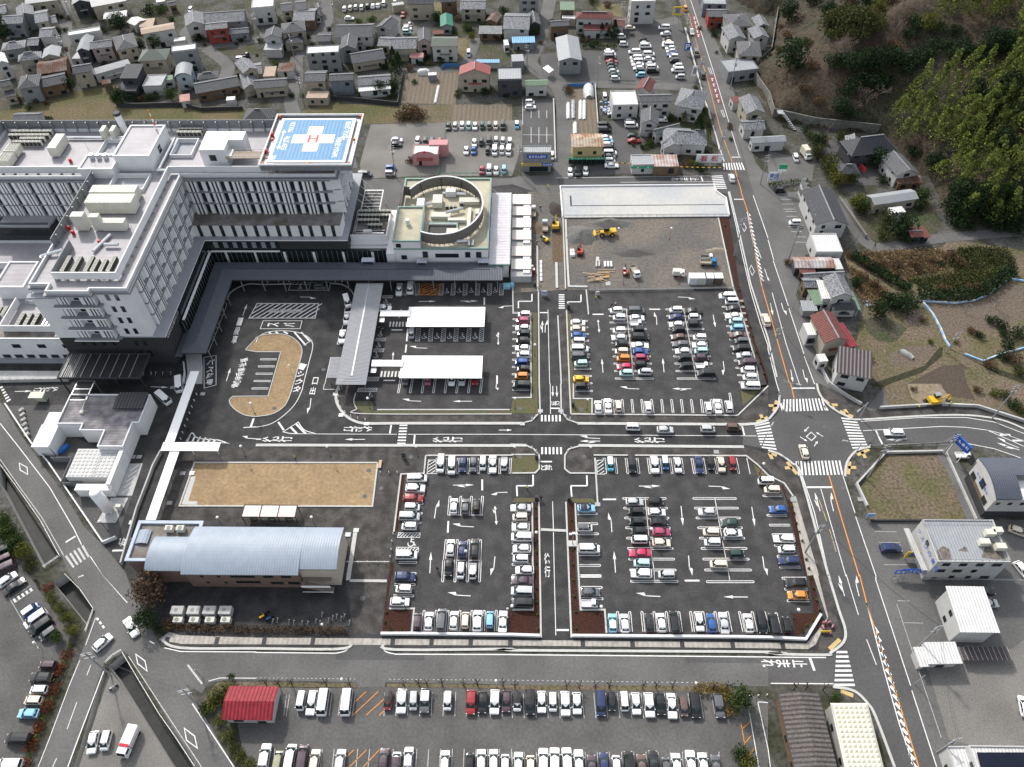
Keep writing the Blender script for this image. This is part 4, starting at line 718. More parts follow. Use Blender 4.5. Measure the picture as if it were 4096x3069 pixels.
for p,a,ty,col,rc,lab,grp in CARS[NCAR:]:
 d,ms=car_data(ty);R=Matrix.Rotation(a,4,'Z');R.translation=p
 for n in('body','windscreen','side_window'):
  FM.v+=[R@v for v in d[n].v];k0=len(FM.v)-len(d[n].v);FM.f+=[tuple(i+k0 for i in f)for f in d[n].f]
  FM.m+=[ki[rc]if(n=='body' and mi)else(ki[col]if n=='body' else len(ki))for mi in d[n].m]
 for x,y in wheel_pos(ty):
  k0=len(FM.v);FM.v+=[R@(v+Vector((x,y,.3)))for v in d['wheel'].v];FM.f+=[tuple(i+k0 for i in f)for f in d['wheel'].f];FM.m+=[len(ki)+1]*len(d['wheel'].f)
if FM.f:tag(FM.build("distant_parked_cars",fm),"far rows of parked cars in the town at the top of the photo","cars",kind="stuff")
# ---------------------------------------------------------------- hospital
m_pan=mat("white_panel",(.70,.705,.71),.7,n=.04,sc=.4,n2=.05,sc2=.05);m_pan2=mat("shiny_white_parapet",(.62,.63,.64),.6,n=.04)
m_char=mat("charcoal_tile",(.040,.041,.045),.7,n=.15,sc=2);m_deck=mat("roof_deck",(.29,.28,.30),.55,n=.06,sc=.5,n2=.12,sc2=.15,wave=('Y',1.8,.12));m_deckb=mat("stained_roof_deck",(.20,.19,.185),.7,n=.25,sc=.7,col2=(.13,.11,.09),sc2=.25)
m_eave=mat("eave_slab",(.30,.31,.34),.7,n=.06);m_louv=mat("grey_louvre",(.20,.21,.22),.6,n=.08,wave=('X',.5,.3));m_win=mat("building_glass",(.016,.022,.024),.08,n=.3,sc=.4,spec=.5);m_fin=mat("white_fin",(.80,.805,.81),.7,n=.03)
m_slabg=mat("grey_balcony",(.24,.245,.26),.8,n=.05);m_ac=mat("ac_casing",(.55,.55,.48),.7,n=.06);m_fan=mat("ac_fan",(.24,.24,.225),.7,n=0);m_acd=mat("ac_coil",(.05,.05,.05),.8,n=0);m_steel=mat("steel_duct",(.62,.64,.66),.3,metal=.7,n=.05)
m_slate=mat("slate_metal_roof",(.075,.085,.11),.5,n=.06,wave=('X',.45,.35));m_slateY=mat("slate_metal_roof_cross",(.075,.085,.11),.5,n=.06,wave=('Y',.45,.35));m_ribgrey=mat("grey_ribbed_roof",(.27,.28,.30),.5,n=.05,wave=('Y',.45,.45));m_wcan=mat("white_canopy_sheet",(.86,.86,.85),.5,n=.02)
m_green=mat("verdigris_coping",(.22,.32,.28),.7,n=.08);m_cream=mat("cream_roof_sheet",(.42,.39,.29),.8,n=.08,n2=.12,sc2=.2);m_hwht=mat("helipad_white",(.82,.82,.82),.7,n=.03);m_hblue=mat("helipad_blue",(.095,.235,.41),.6,n=.08,wave=('X',1.0,.15));m_hred=mat("helipad_red",(.52,.10,.09),.7,n=.05);m_red=mat("red_box_paint",(.5,.02,.03),.5,n=.05)
m_acc=mat("bronze_screen",(.15,.14,.125),.6,n=.08)
def B(name,parent,m_,boxes,bev=0):
 mb=MB()
 for b in boxes:mb.box(*b)
 return mb.build(name,m_,parent)
def frame_boxes(x0,x1,y0,y1,z0,z1,t):return[(x0,x1,y0,y0+t,z0,z1),(x0,x1,y1-t,y1,z0,z1),(x0,x0+t,y0+t,y1-t,z0,z1),(x1-t,x1,y0+t,y1-t,z0,z1)]
def prism(name,parent,m_,pts,z0,z1):mb=MB();mb.hexa([Vector((x,y,z0))for x,y in pts],z1-z0);return mb.build(name,m_,parent)
HOSP=thing("hospital","huge white hospital with striped walls, dark podium and blue rooftop helipad","hospital",(-92,168,0))
mb=MB()
PO=[(-118,131.7),(-90.7,131.7),(-90.7,168.6),(-50.3,168.6),(-50.3,199),(-118,199)]
prism("podium_wall",HOSP,m_char,PO,0,10.7)
prism("podium_ledge",HOSP,m_eave,[(-118.4,131.0),(-90.3,131.0),(-90.3,167.9),(-50.0,167.9),(-50.0,199.2),(-118.4,199.2)],10.7,11.0)
B("entrance_glass_wall",HOSP,m_win,[(-90.6,-39.6,167.9,168.55,.2,7.2),(-90.65,-90.0,139.5,168.5,.2,7.2),(-90.65,-90.25,141.5,168.4,7.7,10.6),(-90.5,-70,168.1,168.55,7.7,10.6)])
B("glass_wall_band",HOSP,m_fin,[(-90.6,-69.8,167.3,167.8,7.2,7.45),(-90.0,-89.4,140.5,167.8,7.2,7.45),(-90.2,-50,167.82,167.92,10.85,11.03),(-90.28,-90.2,131,167.8,10.85,11.03)])
B("curtain_wall_mullion",HOSP,m_metal,[(-90+i*1.45-.04,-90+i*1.45+.04,167.82,167.95,.2,7.2)for i in range(35)]+[(-90.03,-89.92,140+i*1.45-.04,140+i*1.45+.04,.2,7.2)for i in range(19)])
for i in range(7):B("podium_window",HOSP,m_steel,[(-88.2+i*2.7,-87.0+i*2.7,168.0,168.12,8.2,10.2)])
for i in range(6):B("lobby_column",HOSP,m_fin,[(-86+i*8.4,-85.3+i*8.4,167.86,167.99,.4,6.8)])
for s_,y0,x in(("島田市立総合医療センター",132.6,-90.62),):
 t=MB()
 for i,ch in enumerate(s_):write(t,ch,Vector((x,y0+i*.85,9.4)),Vector((0,1,0)),Vector((0,0,1)),.6,.75)
 t.build("wall_lettering",m_hwht,HOSP)
B("podium_window",HOSP,m_win,[(-99.4,-98.6,131.6,131.66,z,z+1.8)for z in(3.2,7)]+[(-97.2,-96.4,131.6,131.66,z,z+1.8)for z in(3.2,7)])
B("podium_window",HOSP,m_win,[(-113+i*2.6,-112.2+i*2.6,131.6,131.66,7.2,9.6)for i in range(4)])
FH=3.85
prism("wing_wall",HOSP,m_pan,[(-117,131.9),(-94.4,131.9),(-94.4,176),(-117,176)],11,26.4)
prism("corner_wall",HOSP,m_pan,[(-101.6,131.1),(-93.5,131.1),(-93.5,134.5),(-101.6,134.5)],11.01,26.35)
prism("stair_tower_wall",HOSP,m_pan,[(-117.3,130.6),(-111.6,130.6),(-111.6,133),(-117.3,133)],11.02,25.2)
prism("wing_wall",HOSP,m_pan,[(-94.3,175.2),(-52.6,175.2),(-52.6,196.8),(-94.3,196.8)],11,26.4)
prism("wing_wall",HOSP,m_pan,[(-150.6,174.6),(-117.1,174.6),(-117.1,196.8),(-150.6,196.8)],0,26.4)
prism("lower_storey_wall",HOSP,m_pan,[(-93.5,169.6),(-51.7,169.6),(-51.7,175.1),(-93.5,175.1)],11.01,14.9)
prism("terrace_deck",HOSP,m_deckb,[(-93.3,169.5),(-51.6,169.5),(-51.6,175.1),(-93.3,175.1)],14.9,15.05)
DW=MB();WH=MB()
def slot(x0,x1,y,z0,z1):DW.box(x0,x1,y-.06,y+.05,z0,z1)
WM=as_mesh("window_pane",MB().box(-.5,.5,-.05,.05,0,1),m_win)
def window(parent,c,ux,w,h,nm="window"):
 o=bpy.data.objects.new(nm,WM);COL.objects.link(o);o.parent=parent;o.location=Vector(c)-root_loc(parent);o.rotation_euler.z=math.atan2(ux[1],ux[0]);o.scale=(w,1,h);return o
x=-91.8;k=0
while x<-53:
 slot(x,x+1.0,169.6,11.05,14.85);window(HOSP,(x+.5,169.52,11.2),(1,0),.8,1.7);x+=(2.9 if k%2 else 3.35);k+=1
z15=15.05
for f in range(3):
 z0=z15+f*3.78;z1=z0+3.55;B("balcony_slab",HOSP,m_slabg,[(-94,-53,174.2,175.2,z1,z1+.22)])
 for b in range(6):
  x=-92.6+b*6.35
  for dx,w in((0,.75),(1.25,.5),(2.25,.5)):WH.box(x+dx,x+dx+w,174.35,175.2,z0,z1)
  DW.box(x+.76,x+1.24,174.38,175.2,z0,z1);DW.box(x+1.76,x+2.24,174.38,175.2,z0,z1);WH.box(x+2.65,x+3.6,174.5,175.2,z0,z1)if 0 else None
  window(HOSP,(x+3.45,175.16,z0+.4),(1,0),1.1,2.7);WH.box(x+4.1,x+5.2,174.75,175.2,z0,z1);window(HOSP,(x+5.65,175.16,z0+.4),(1,0),.75,2.7);slot(x+2.8,x+4.1,175.2,z0,z1);slot(x+5.2,x+6.1,175.2,z0,z1)
WH.build("wall_fin",m_fin,HOSP);DW.build("dark_slit",m_char,HOSP);WH=MB();DW=MB()
DX=MB()
for f in range(4):
 z0=11.03+f*FH;z1=z0+3.6
 if f<4:B("balcony_slab",HOSP,m_slabg,[(-94.4,-92.9,135,174.5,z1,z1+.22)])
 for b in range(8):
  y=135.2+b*4.9
  WH.box(-94.4,-93.1,y,y+.85,z0,z1);WH.box(-94.4,-93.1,y+1.3,y+1.65,z0,z1);WH.box(-94.4,-93.1,y+2.1,y+2.5,z0,z1)
  DX.box(-94.4,-93.13,y+.86,y+1.29,z0,z1);DX.box(-94.4,-93.13,y+1.66,y+2.09,z0,z1);DX.box(-94.45,-94.34,y+2.3,y+4.9,z0,z0+.0+3.6)if 0 else None
  window(HOSP,(-94.36,y+3.2,z0+.5),(0,1),1.1,2.5);
  WH.box(-94.4,-93.7,y+3.95,y+4.9,z0,z1)
WH.build("wall_fin",m_fin,HOSP);WH=MB()
for f in range(4):
 z0=11.03+f*FH;B("balcony_slab",HOSP,m_slabg,[(-112.6,-101.5,129.5,131.9,z0-.12,z0+.1),(-101.5,-100.9,130.1,131.1,z0-.12,z0+.1)]);B("balcony_edge",HOSP,m_fin,[(-112.6,-101.4,129.42,129.5,z0-.16,z0+.14)])
 z1=z0+3.7
 for xx,w in((-111.3,.8),(-110.2,.45),(-109.4,.45),(-105.9,1.0),(-104.5,.4),(-103.7,.4)):WH.box(xx,xx+w,130.6,131.9,z0+.1,z1)
 for xx,w in((-110.49,.28),(-109.74,.33),(-104.89,.38),(-104.09,.38)):DW.box(xx,xx+w,130.63,131.9,z0+.1,z1)
 window(HOSP,(-107.4,131.84,z0+.4),(1,0),1.5,2.6);B("balcony_side_wall",HOSP,m_pan,[(-102.6,-102.3,130.3,131.9,z0+.1,z1)])
 for xx in(-99.2,-97.0):window(HOSP,(xx,131.06,z0+1.0),(1,0),.9,1.9)
WH.build("wall_fin",m_fin,HOSP);WH=MB()
for f in range(4):
 z0=11.03+f*FH;z1=z0+3.6;B("balcony_slab",HOSP,m_slabg,[(-150.6,-117.1,173.7,174.6,z1,z1+.22)])
 for b in range(6):
  x=-149.6+b*5.5
  for dx,w in((0,.75),(1.1,.5),(2.0,.5),(3.9,.9)):WH.box(x+dx,x+dx+w,173.85,174.6,z0,z1)
  for dx in(.76,1.61):DW.box(x+dx,x+dx+.34,173.95,174.6,z0,z1)
  slot(x+2.6,x+3.8,174.6,z0,z1);slot(x+4.8,x+5.4,174.6,z0,z1)
for f in range(4):
 z0=11.03+f*FH
 for b in range(7):y=176.2+b*3;DX.box(-52.65,-52.52,y,y+.6,z0,z0+3.4);WH.box(-52.6,-52.1,y+.8,y+1.2,z0,z0+3.5)
B("end_balcony",HOSP,m_pan,[(-52.6,-50.6,175.3+b*7,175.6+b*7,15,26.3)for b in range(4)]+[(-52.5,-50.8,175.3,196.6,14.8+f*FH,15.05+f*FH)for f in range(1,3)])
WH.build("wall_fin",m_fin,HOSP);DW.build("dark_slit",m_char,HOSP);DX.build("dark_slit",m_char,HOSP)
EV=[(-118.0,130.2),(-92.7,130.2),(-92.7,174.4),(-50.8,174.4),(-50.8,197.6),(-151.2,197.6),(-151.2,173.6),(-118.0,173.6)]
EV2=[(-117.6,131.6),(-112.8,131.6),(-112.8,129.1),(-101.4,129.1),(-101.4,130.1),(-92.7,130.1),(-92.7,174.4),(-50.8,174.4),(-50.8,197.6),(-151.2,197.6),(-151.2,173.6),(-117.6,173.6)]
prism("eave_slab",HOSP,m_eave,EV2,26.4,26.75);prism("stair_tower_roof",HOSP,m_eave,[(-117.9,129.9),(-111.4,129.9),(-111.4,131.5),(-117.9,131.5)],25.2,25.5)
WELLS=[(-98.6,-93,184,191.6),(-110.8,-101.6,168.6,175),(-119.2,-114.8,184.6,191.5)]
def polywithholes(name,parent,m_,outer,holes,z):
 o=ground_with_holes(name,[Vector((x,y,0))for x,y in outer],[[Vector((a,c,0)),Vector((b,c,0)),Vector((b,d,0)),Vector((a,d,0))]for a,b,c,d in holes],0,m_)
 del o["kind"];o.parent=parent;o.location=Vector((0,0,z))-root_loc(parent)
polywithholes("roof_deck",HOSP,m_deck,[(x,y)for x,y in EV2],WELLS,27.1)
def inset_ring(name,parent,m_,pts,d,t,z0,z1):
 """parapet running d inside a rectilinear outline"""
 n=len(pts);A=sum(pts[i][0]*pts[(i+1)%n][1]-pts[(i+1)%n][0]*pts[i][1]for i in range(n));s=1 if A>0 else-1
 q=[]
 for i in range(n):
  p0,p1,p2=Vector(pts[i-1]),Vector(pts[i]),Vector(pts[(i+1)%n]);a=(p1-p0).normalized();b=(p2-p1).normalized();na=Vector((-a.y,a.x))*s;nb=Vector((-b.y,b.x))*s;q.append(p1+(na+nb)*d)
 mb=MB()
 for i in range(n):
  a,b=q[i],q[(i+1)%n];mb.strip([Vector((a.x,a.y,z0)),Vector((b.x,b.y,z0))],t,h=z1-z0)if 0 else None
 mb.strip([Vector((p.x,p.y,z0))for p in q],t,h=z1-z0,closed=True);return mb.build(name,m_,parent)
inset_ring("parapet",HOSP,m_pan2,EV2,.75,.35,26.75,28.0)
for a,b,c,d in WELLS:
 w=MB();n=[Vector((a,c,14)),Vector((b,c,14)),Vector((b,d,14)),Vector((a,d,14))]
 for i in range(4):p,q=n[i],n[(i+1)%4];w.poly([q,p,p+Vector((0,0,13.1)),q+Vector((0,0,13.1))])
 w.poly(n);w.build("light_well",m_pan,HOSP);B("light_well_rim",HOSP,m_pan2,frame_boxes(a-.25,b+.25,c-.25,d+.25,27.1,28.1,.25));B("light_well_window",HOSP,m_win,[(a+(b-a)*.45,b-.6,d-.08,d-.02,20,24),(a+.02,a+.08,c+.6,d-1.5,20,24)])
B("roof_screen",HOSP,m_louv,[(-150.6,-71,197.0,197.2,27.1,30.6),(-150.7,-150.5,178,197,27.1,30.6),(-116.5,-116.3,146,174,27.1,29.9),(-112.0,-111.8,134.4,146,27.1,29.6)])
B("roof_screen_post",HOSP,m_metal,[(-150+i*3.4,-149.8+i*3.4,196.3,197,27.1,30.3)for i in range(24)]+[(-116.3,-115.8,148+i*3.6,148.2+i*3.6,27.1,29.6)for i in range(8)])
B("roof_screen",HOSP,m_pan,[(-111.8,-96.4,134.2,134.5,27.5,29.6),(-96.7,-96.4,134.5,176.3,27.5,29.6),(-96.4,-71,176.1,176.4,27.5,29.6),(-151,-119.6,176.1,176.4,27.5,29.6)])
B("screen_foot",HOSP,m_fan,[(-111.4+i*2.5,-110.8+i*2.5,133.7,134.2,27.1,27.5)for i in range(7)]+[(-96.4,-95.9,136+i*3.3,136.6+i*3.3,27.1,27.5)for i in range(12)]+[(-94+i*3.2,-93.4+i*3.2,175.6,176.1,27.1,27.5)for i in range(8)]+[(-149+i*3.2,-148.4+i*3.2,175.6,176.1,27.1,27.5)for i in range(9)])
def penthouse(name,x0,x1,y0,y1,z0,z1,m_w=None):
 o=B(name,HOSP,m_w or m_pan,[(x0,x1,y0,y1,z0,z1)]);B("coping",o,m_pan2,frame_boxes(x0-.1,x1+.1,y0-.1,y1+.1,z1,z1+.45,.5));B("roof_sheet",o,m_deck,[(x0+.4,x1-.4,y0+.4,y1-.4,z1,z1+.08)]);return o
ph=penthouse("lift_penthouse",-111,-101.2,177.6,192.3,27.1,31.6);B("penthouse_window",ph,m_win,[(-101.22,-101.1,183.5,185.3,28.6,30.6)])
p2=penthouse("plant_room",-120.1,-110.9,174.4,181,27.1,29.7);B("vent_stack",HOSP,m_steel,[(-118.5+i*1.9,-117.6+i*1.9,179,180,29.7,31.2)for i in range(3)])
st=MB();st.hexa([Vector((x,y,27.1))for x,y in((-87.8,178.9),(-81,178.9),(-81,183.6),(-77.1,183.6),(-77.1,187.7),(-88,187.7))],5.8);o=st.build("stair_penthouse",m_pan,HOSP);B("penthouse_window",o,m_win,[(-85.6,-83.8,178.8,178.88,29.5,31.3)]);B("entrance_hood",o,m_pan2,[(-81.2,-79.5,178.6,182,30.9,31.1)])
B("helipad_bridge",HOSP,mat("bridge_deck",(.30,.25,.20),.8),[(-80.9,-69,178.0,181.2,30.6,30.9)]);B("bridge_handrail",HOSP,m_metal,[(-80.9,-70,y,y+.05,31.5,31.6)for y in(178,181.2)]+[(-80+i*2,-79.95+i*2,y,y+.05,30.9,31.6)for i in range(6)for y in(178,181.2)])
hp=B("helipad",HOSP,m_hwht,[(-69.1,-48.1,175.4,196.3,31.1,31.5)])
B("landing_surface",hp,m_hblue,[(-68.3,-48.9,176.2,195.5,31.5,31.52)])
B("white_cross",hp,m_hwht,[(-60.6,-56.5,180.2,192.1,31.52,31.54),(-64.3,-60.6,184.05,188.1,31.52,31.54),(-56.5,-52.7,184.05,188.1,31.52,31.54)])
B("letter_h",hp,m_hred,[(-59.95,-59.3,184.3,187.9,31.54,31.56),(-57.75,-57.1,184.3,187.9,31.54,31.56),(-59.3,-57.75,185.8,186.4,31.54,31.56)])
tx=MB();UY=Vector((-1,0,0));UX=Vector((0,1,0))
for s_,c_,w_,h_ in(("SHIMADA GENERAL",(-51.3,182.3),9.7,1.5),("MEDICAL CENTER",(-49.9,190.2),9.0,1.5),("ELEV 279ft",(-65.8,184.2),6.3,1.5),("MAX 8.0t",(-65.6,191.9),4.9,1.5),("005",(-67.6,177.4),2.0,1.2)):write(tx,s_,Vector((*c_,31.545)),UX,UY,w_,h_)
tx.box(-67.45,-67.1,182.3,189.2,31.525,31.545);tx.poly([Vector((-67.9,182.4,31.545)),Vector((-67.27,181.0,31.545)),Vector((-66.6,182.4,31.545))]);tx.poly([Vector((-66.6,189.1,31.545)),Vector((-67.27,190.5,31.545)),Vector((-67.9,189.1,31.545))]);tx.build("helipad_lettering",m_hwht,hp)
B("helipad_rim",hp,m_pan2,frame_boxes(-71,-46.2,174,198.4,31.2,31.7,.35));B("helipad_skirt",hp,m_louv,frame_boxes(-70.8,-46.4,174.2,198.2,29.6,31.2,.15));B("safety_grating",hp,m_metal,[(-70.7,-46.5,174.3,175.3,30.6,30.7),(-70.7,-69.2,175.3,198,30.6,30.7),(-48,-46.5,175.3,198,30.6,30.7),(-69.2,-48,196.4,198,30.6,30.7)])
for x,y in((-70,175),(-47,175),(-70,197.4),(-47,197.4),(-47.2,186),(-58,174.8),(-69.8,186)):B("perimeter_lamp",hp,mat("orange_lamp",(.7,.14,.03),.5,n=0),[(x-.25,x+.25,y-.25,y+.25,31.0,31.75)])
for y in(180,188):B("hose_cabinet",hp,m_red,[(-70.6,-70.1,y,y+1,30.7,32)])
B("helipad_column",hp,m_metal,[(x,x+.5,y,y+.5,27.1,30.6)for x in(-68,-60,-53)for y in(177,186,194)])
ACM=as_mesh("ac_unit",(lambda b:(b.box(-.55,.55,-.45,.45,0,1.5),b.box(-.42,.42,-.35,.35,1.5,1.53,1),b.box(-.5,.5,-.47,-.44,.15,1.35,2),b)[-1])(MB()),[m_ac,m_fan,m_acd])
def ac(parent,x,y,z,s=1.0,rz=0,nm="air_conditioner"):
 o=bpy.data.objects.new(nm,ACM);COL.objects.link(o);o.parent=parent;o.location=Vector((x,y,z))-root_loc(parent);o.scale=(s,s,s);o.rotation_euler.z=rz;return o
for y,x0,n in((194.9,-147,10),(192.9,-147,10),(191.2,-143,6),(189.5,-144.4,7)):
 for i in range(n):ac(HOSP,x0+i*1.16,y,27.3)
for y,n in((196,6),(194.2,6)):
 for i in range(n):ac(HOSP,-99+i*1.16,y,27.3)
for i in range(4):ac(HOSP,-112.8+i*1.0,193.8,27.3)
for k,x in enumerate((-110.2,-107.6,-104.6,-103.0,-101.0,-99.2)):
 for i in range((5,5,5,4,4,5)[k]):ac(HOSP,x,136.4+i*1.05,27.3,1,math.pi/2)
for x,y in((-143,185.3),(-143,181)):B("chiller",HOSP,m_ac,[(x-1.6,x+1.8,y-1.8,y+1.8,27.6,29.6)]);B("chiller_fan",HOSP,m_fan,[(x-1.3+i*.8,x-.7+i*.8,y-1.5+j*.9,y-.85+j*.9,29.6,29.66)for i in range(4)for j in range(4)])
for b in((-112.4,-100.4,158.9,162.6,27.4,30.9),(-113.2,-101.3,163.9,167,27.4,30.4),(-132.4,-129.9,184,191,27.4,30.2),(-113.2,-110.1,152.2,154.2,27.4,31.8),(-106.3,-100.4,152,154,27.4,30),(-108.6,-106.3,152.2,153.8,27.4,31.6),(-120.6,-119.4,192,195,27.4,30.3),(-117.8,-116.6,192,195,27.4,30.3)):
 o=B("air_handler",HOSP,m_ac,[b]);x0,x1,y0,y1,z0,z1=b;B("panel_seam",o,m_pan2,[(x0+i,x0+i+.06,y0,y1,z1,z1+.05)for i in range(1,int(x1-x0))])if x1-x0>4 else None
du=MB();
for a,b in(((-103.9,146.2,28),(-100.4,146.2,28)),((-118.2,142.3,27.6),(-113,143.8,28.4)),((-118.2,142.3,27.6),(-118.2,142.3,22)),((-96.9,138,28.2),(-96.9,174,28.2)),((-118,182.6,28),(-121,182.6,28)),((-139,178.2,28),(-121,178.4,28)),((-131,192.7,27.8),(-112,192.7,27.8)),((-100.2,176.8,28),(-97.5,176.8,28)),((-99.8,177,28),(-99.8,192,28)),((-113.5,184,28),(-113.5,191.5,28)),((-104,150.3,27.7),(-106,144,27.7))):du=MB();du.tube(a,b,.42,n=8);du.build("steel_duct",m_steel,HOSP)
ch=MB();ch.tube((-115.2,195.8,27.1),(-113.6,193.2,33.6)if 0 else(-115.2,195.2,33.4),.95,n=12);ch.build("chimney",m_fin,HOSP);ch=MB();ch.tube((-115.2,195.2,33.4),(-115.2,195.2,34.2),1.0,n=12);ch.build("chimney_top",m_char,HOSP)
an=MB();
for i in range(6):an.tube((-103.5,191,32+i*.9),(-103.5,191,32.9+i*.9),.28-.03*i,n=4,mi=i%2)
an.build("radio_mast",[m_hwht,mat("orange_lamp",(.7,.14,.03))],HOSP)
wp=MB()
for p in((-107.5,191.2,32,36),(-118.5,180.4,30,35),(-116,152,27,32),(-97.5,150,27,31)):wp.tube(p[:3],(*p[:2],p[3]),.05,n=4)
wp.build("lightning_rod",m_metal,HOSP)
for x,y in((-126.3,181.4),(-115.8,152.6),(-114,150.8),(-106,147.2)):B("hose_cabinet",HOSP,m_red,[(x,x+.7,y,y+.5,27.1,28.3)])
o=prism("theatre_block",HOSP,m_char,[(-152,169.5),(-133.4,169.5),(-133.4,174.5),(-152,174.5)],0,14.4);prism("block_roof",o,m_deck,[(-147.6,170.9),(-132.9,170.9),(-132.9,174),(-147.6,174)],14.4,15.0);B("block_window_band",o,m_win,[(-147,-134,169.42,169.5,11.5,13.4)]);B("block_coping",o,m_eave,frame_boxes(-152.2,-133.2,169.3,174.6,14.4,15.1,.4))
prism("lower_block",HOSP,m_pan,[(-152,160),(-122,160),(-122,169.3),(-152,169.3)],0,9);B("lower_block_roof",HOSP,m_deck,[(-151.6,-122.4,160.4,169,9,9.1)]);B("lower_coping",HOSP,m_pan2,frame_boxes(-152.2,-121.8,159.8,169.4,9,9.8,.4))
prism("lower_block",HOSP,m_pan,[(-150,137),(-118.1,137),(-118.1,159.6),(-150,159.6)],0,7.4);B("lower_block_roof",HOSP,m_deck,[(-149.8,-118.3,137.2,159.4,7.4,7.5)]);B("lower_coping",HOSP,m_pan2,[(-122.6,-122,146,159,7.4,8.6),(-133,-122,146,146.5,7.4,8.6),(-133.4,-132.8,146,159,7.4,8.6)]);penthouse("roof_box",-141,-133,148,158,7.5,11.5)
prism("front_block_wall",HOSP,m_pan,[(-150,133),(-118.1,133),(-118.1,136.9),(-150,136.9)],0,7.6);B("front_block_coping",HOSP,m_pan2,[(-150,-118.2,132.9,133.3,7.6,8.1)]);B("front_block_roof",HOSP,m_deckb,[(-150,-118.3,133.3,136.8,7.6,7.7)]);B("front_roof_screen",HOSP,m_pan,[(-135,-118.4,135.6,135.9,7.9,10.0),(-135.2,-134.9,135.9,146,7.9,10.0)])
for i in range(5):window(HOSP,(-145+i*6.6,132.96,4.6),(1,0),2.1,1.3)
for i in range(7):window(HOSP,(-139.5+i*3.2,132.96,.7),(1,0),2.0,1.2)
B("front_block_ledge",HOSP,m_eave,[(-150,-118.5,130.4,133,2.0,2.3)])if 0 else B("front_block_ledge",HOSP,m_eave,[(-150,-118.5,131.4,132.9,.1,.5)])
for k in range(3):
 for i in range(4):ac(HOSP,-131.5+k*2,137.6+i*1.05,7.6,1,math.pi/2)
for k in range(2):
 for i in range(3):ac(HOSP,-138.5+k*1.5,141+i*1.05,7.6,1,math.pi/2)
B("pipe_run",HOSP,m_steel,[(-126+i*.9,-125.6+i*.9,136.4,141,7.7,8.0)for i in range(7)])
PG=thing("porch_pergola","black slatted porch roof on posts under the hospital's dark podium","porch",(-106,126,0));B("beam",PG,m_char,frame_boxes(-116.6,-95.6,121.7,130,5.5,6,.3));B("roof_panel",PG,m_trim,[(-116.3,-95.9,122,129.7,5.6,5.7)]);B("slat",PG,m_metal,[(-115.8+i*2.45,-115.65+i*2.45,122,129.7,5.75,5.9)for i in range(8)]+[(-116.2+i*.5,-116.1+i*.5,122,129.7,5.72,5.82)for i in range(9)]);B("post",PG,m_char,[(x,x+.25,122,122.25,.03,5.5)for x in(-116.4,-109.5,-102.5,-96)])
LK=thing("link_canopy","dark glazed link roof with pale frame running down from the porch","canopy",(-110,118,0));B("roof_panel",LK,m_trim,[(-111.6,-107.6,115.8,121.6,4.6,4.75)]);B("frame_bar",LK,m_steel,frame_boxes(-111.8,-107.4,115.6,121.8,4.6,4.85,.18)+[(-111.6,-107.6,119,119.15,4.75,4.88)]);B("post",LK,m_metal,[(x,x+.15,y,y+.15,.03,4.6)for x in(-111.7,-107.6)for y in(116,121.4)])
RP=thing("access_ramp","pale concrete access ramp with railings left of the dark porch","ramp",(-130,125,0));mb=MB();mb.hexa([Vector((-150,124.6,0)),Vector((-117.5,125.4,0)),Vector((-117.5,128,0)),Vector((-150,128,0))],1.2);mb.build("ramp_slab",m_conc,RP);B("railing",RP,m_metal,[(-150+i*2,-149.94+i*2,124.9,124.96,1.2,2.1)for i in range(16)]+[(-150,-118,124.9,124.96,2.05,2.1)])
CN=thing("entrance_canopy","long slate grey metal canopy running in an L along the hospital entrance","canopy",(-82,160,0))
def gable(m,x0,x1,y0,y1,z,rise,axis='x',hip=0):
 if axis=='x':ym=(y0+y1)/2;a=[(x0,y0,z),(x1,y0,z),(x1,y1,z),(x0,y1,z),(x0+hip,ym,z+rise),(x1-hip,ym,z+rise)];f=[(0,1,5,4),(2,3,4,5),(1,2,5),(3,0,4)]
 else:xm=(x0+x1)/2;a=[(x0,y0,z),(x1,y0,z),(x1,y1,z),(x0,y1,z),(xm,y0+hip,z+rise),(xm,y1-hip,z+rise)];f=[(1,2,5,4),(3,0,4,5),(0,1,4),(2,3,5)]
 m.add(a,f+[(3,2,1,0)]);return m
gable(MB(),-88.6,-6.4,158.3,165.6,4.9,.7,'x',3.6).build("roof",m_slate,CN);gable(MB(),-88.5,-82,131,164.9,4.88,.66,'y',3.3).build("roof",m_slateY,CN)
B("fascia",CN,m_char,[(-81.9,-6.4,158.2,158.35,4.6,4.92),(-82,-81.85,131,158.2,4.6,4.92),(-88.5,-82,130.9,131.05,4.6,4.9)]);B("ridge_cap",CN,m_char,[(-82,-10,161.9,162.1,5.55,5.66)]);B("post",CN,m_metal,[(-80+i*6,-79.8+i*6,158.8,159,.03,4.9)for i in range(13)]+[(-82.5,-82.3,133+i*5,133.2+i*5,.03,4.9)for i in range(5)]);B("side_roof",CN,m_slateY,[(-90.6,-88.6,131,140.5,3.4,3.5)])
for x0,x1,y in((-46.5,-43,165.6),(-30.8,-28,165.2),(-13.5,-10.5,165.2)):tag(B("door_hood",None,m_ac if 0 else mat("pale_hood",(.45,.48,.55),.6),[(x0,x1,y-.9,y+.9,5.85,5.95),(x0,x0+.1,y-.6,y+.9,5.0,5.85),(x1-.1,x1,y-.6,y+.9,5.0,5.85)]),{-46.5:"pale door hood above the canopy, leftmost of three by the glass wall",-30.8:"pale door hood above the canopy, in the middle under the rotunda block",-13.5:"pale door hood above the canopy, rightmost under the rotunda block"}[x0],"hood","door hoods above the long canopy")
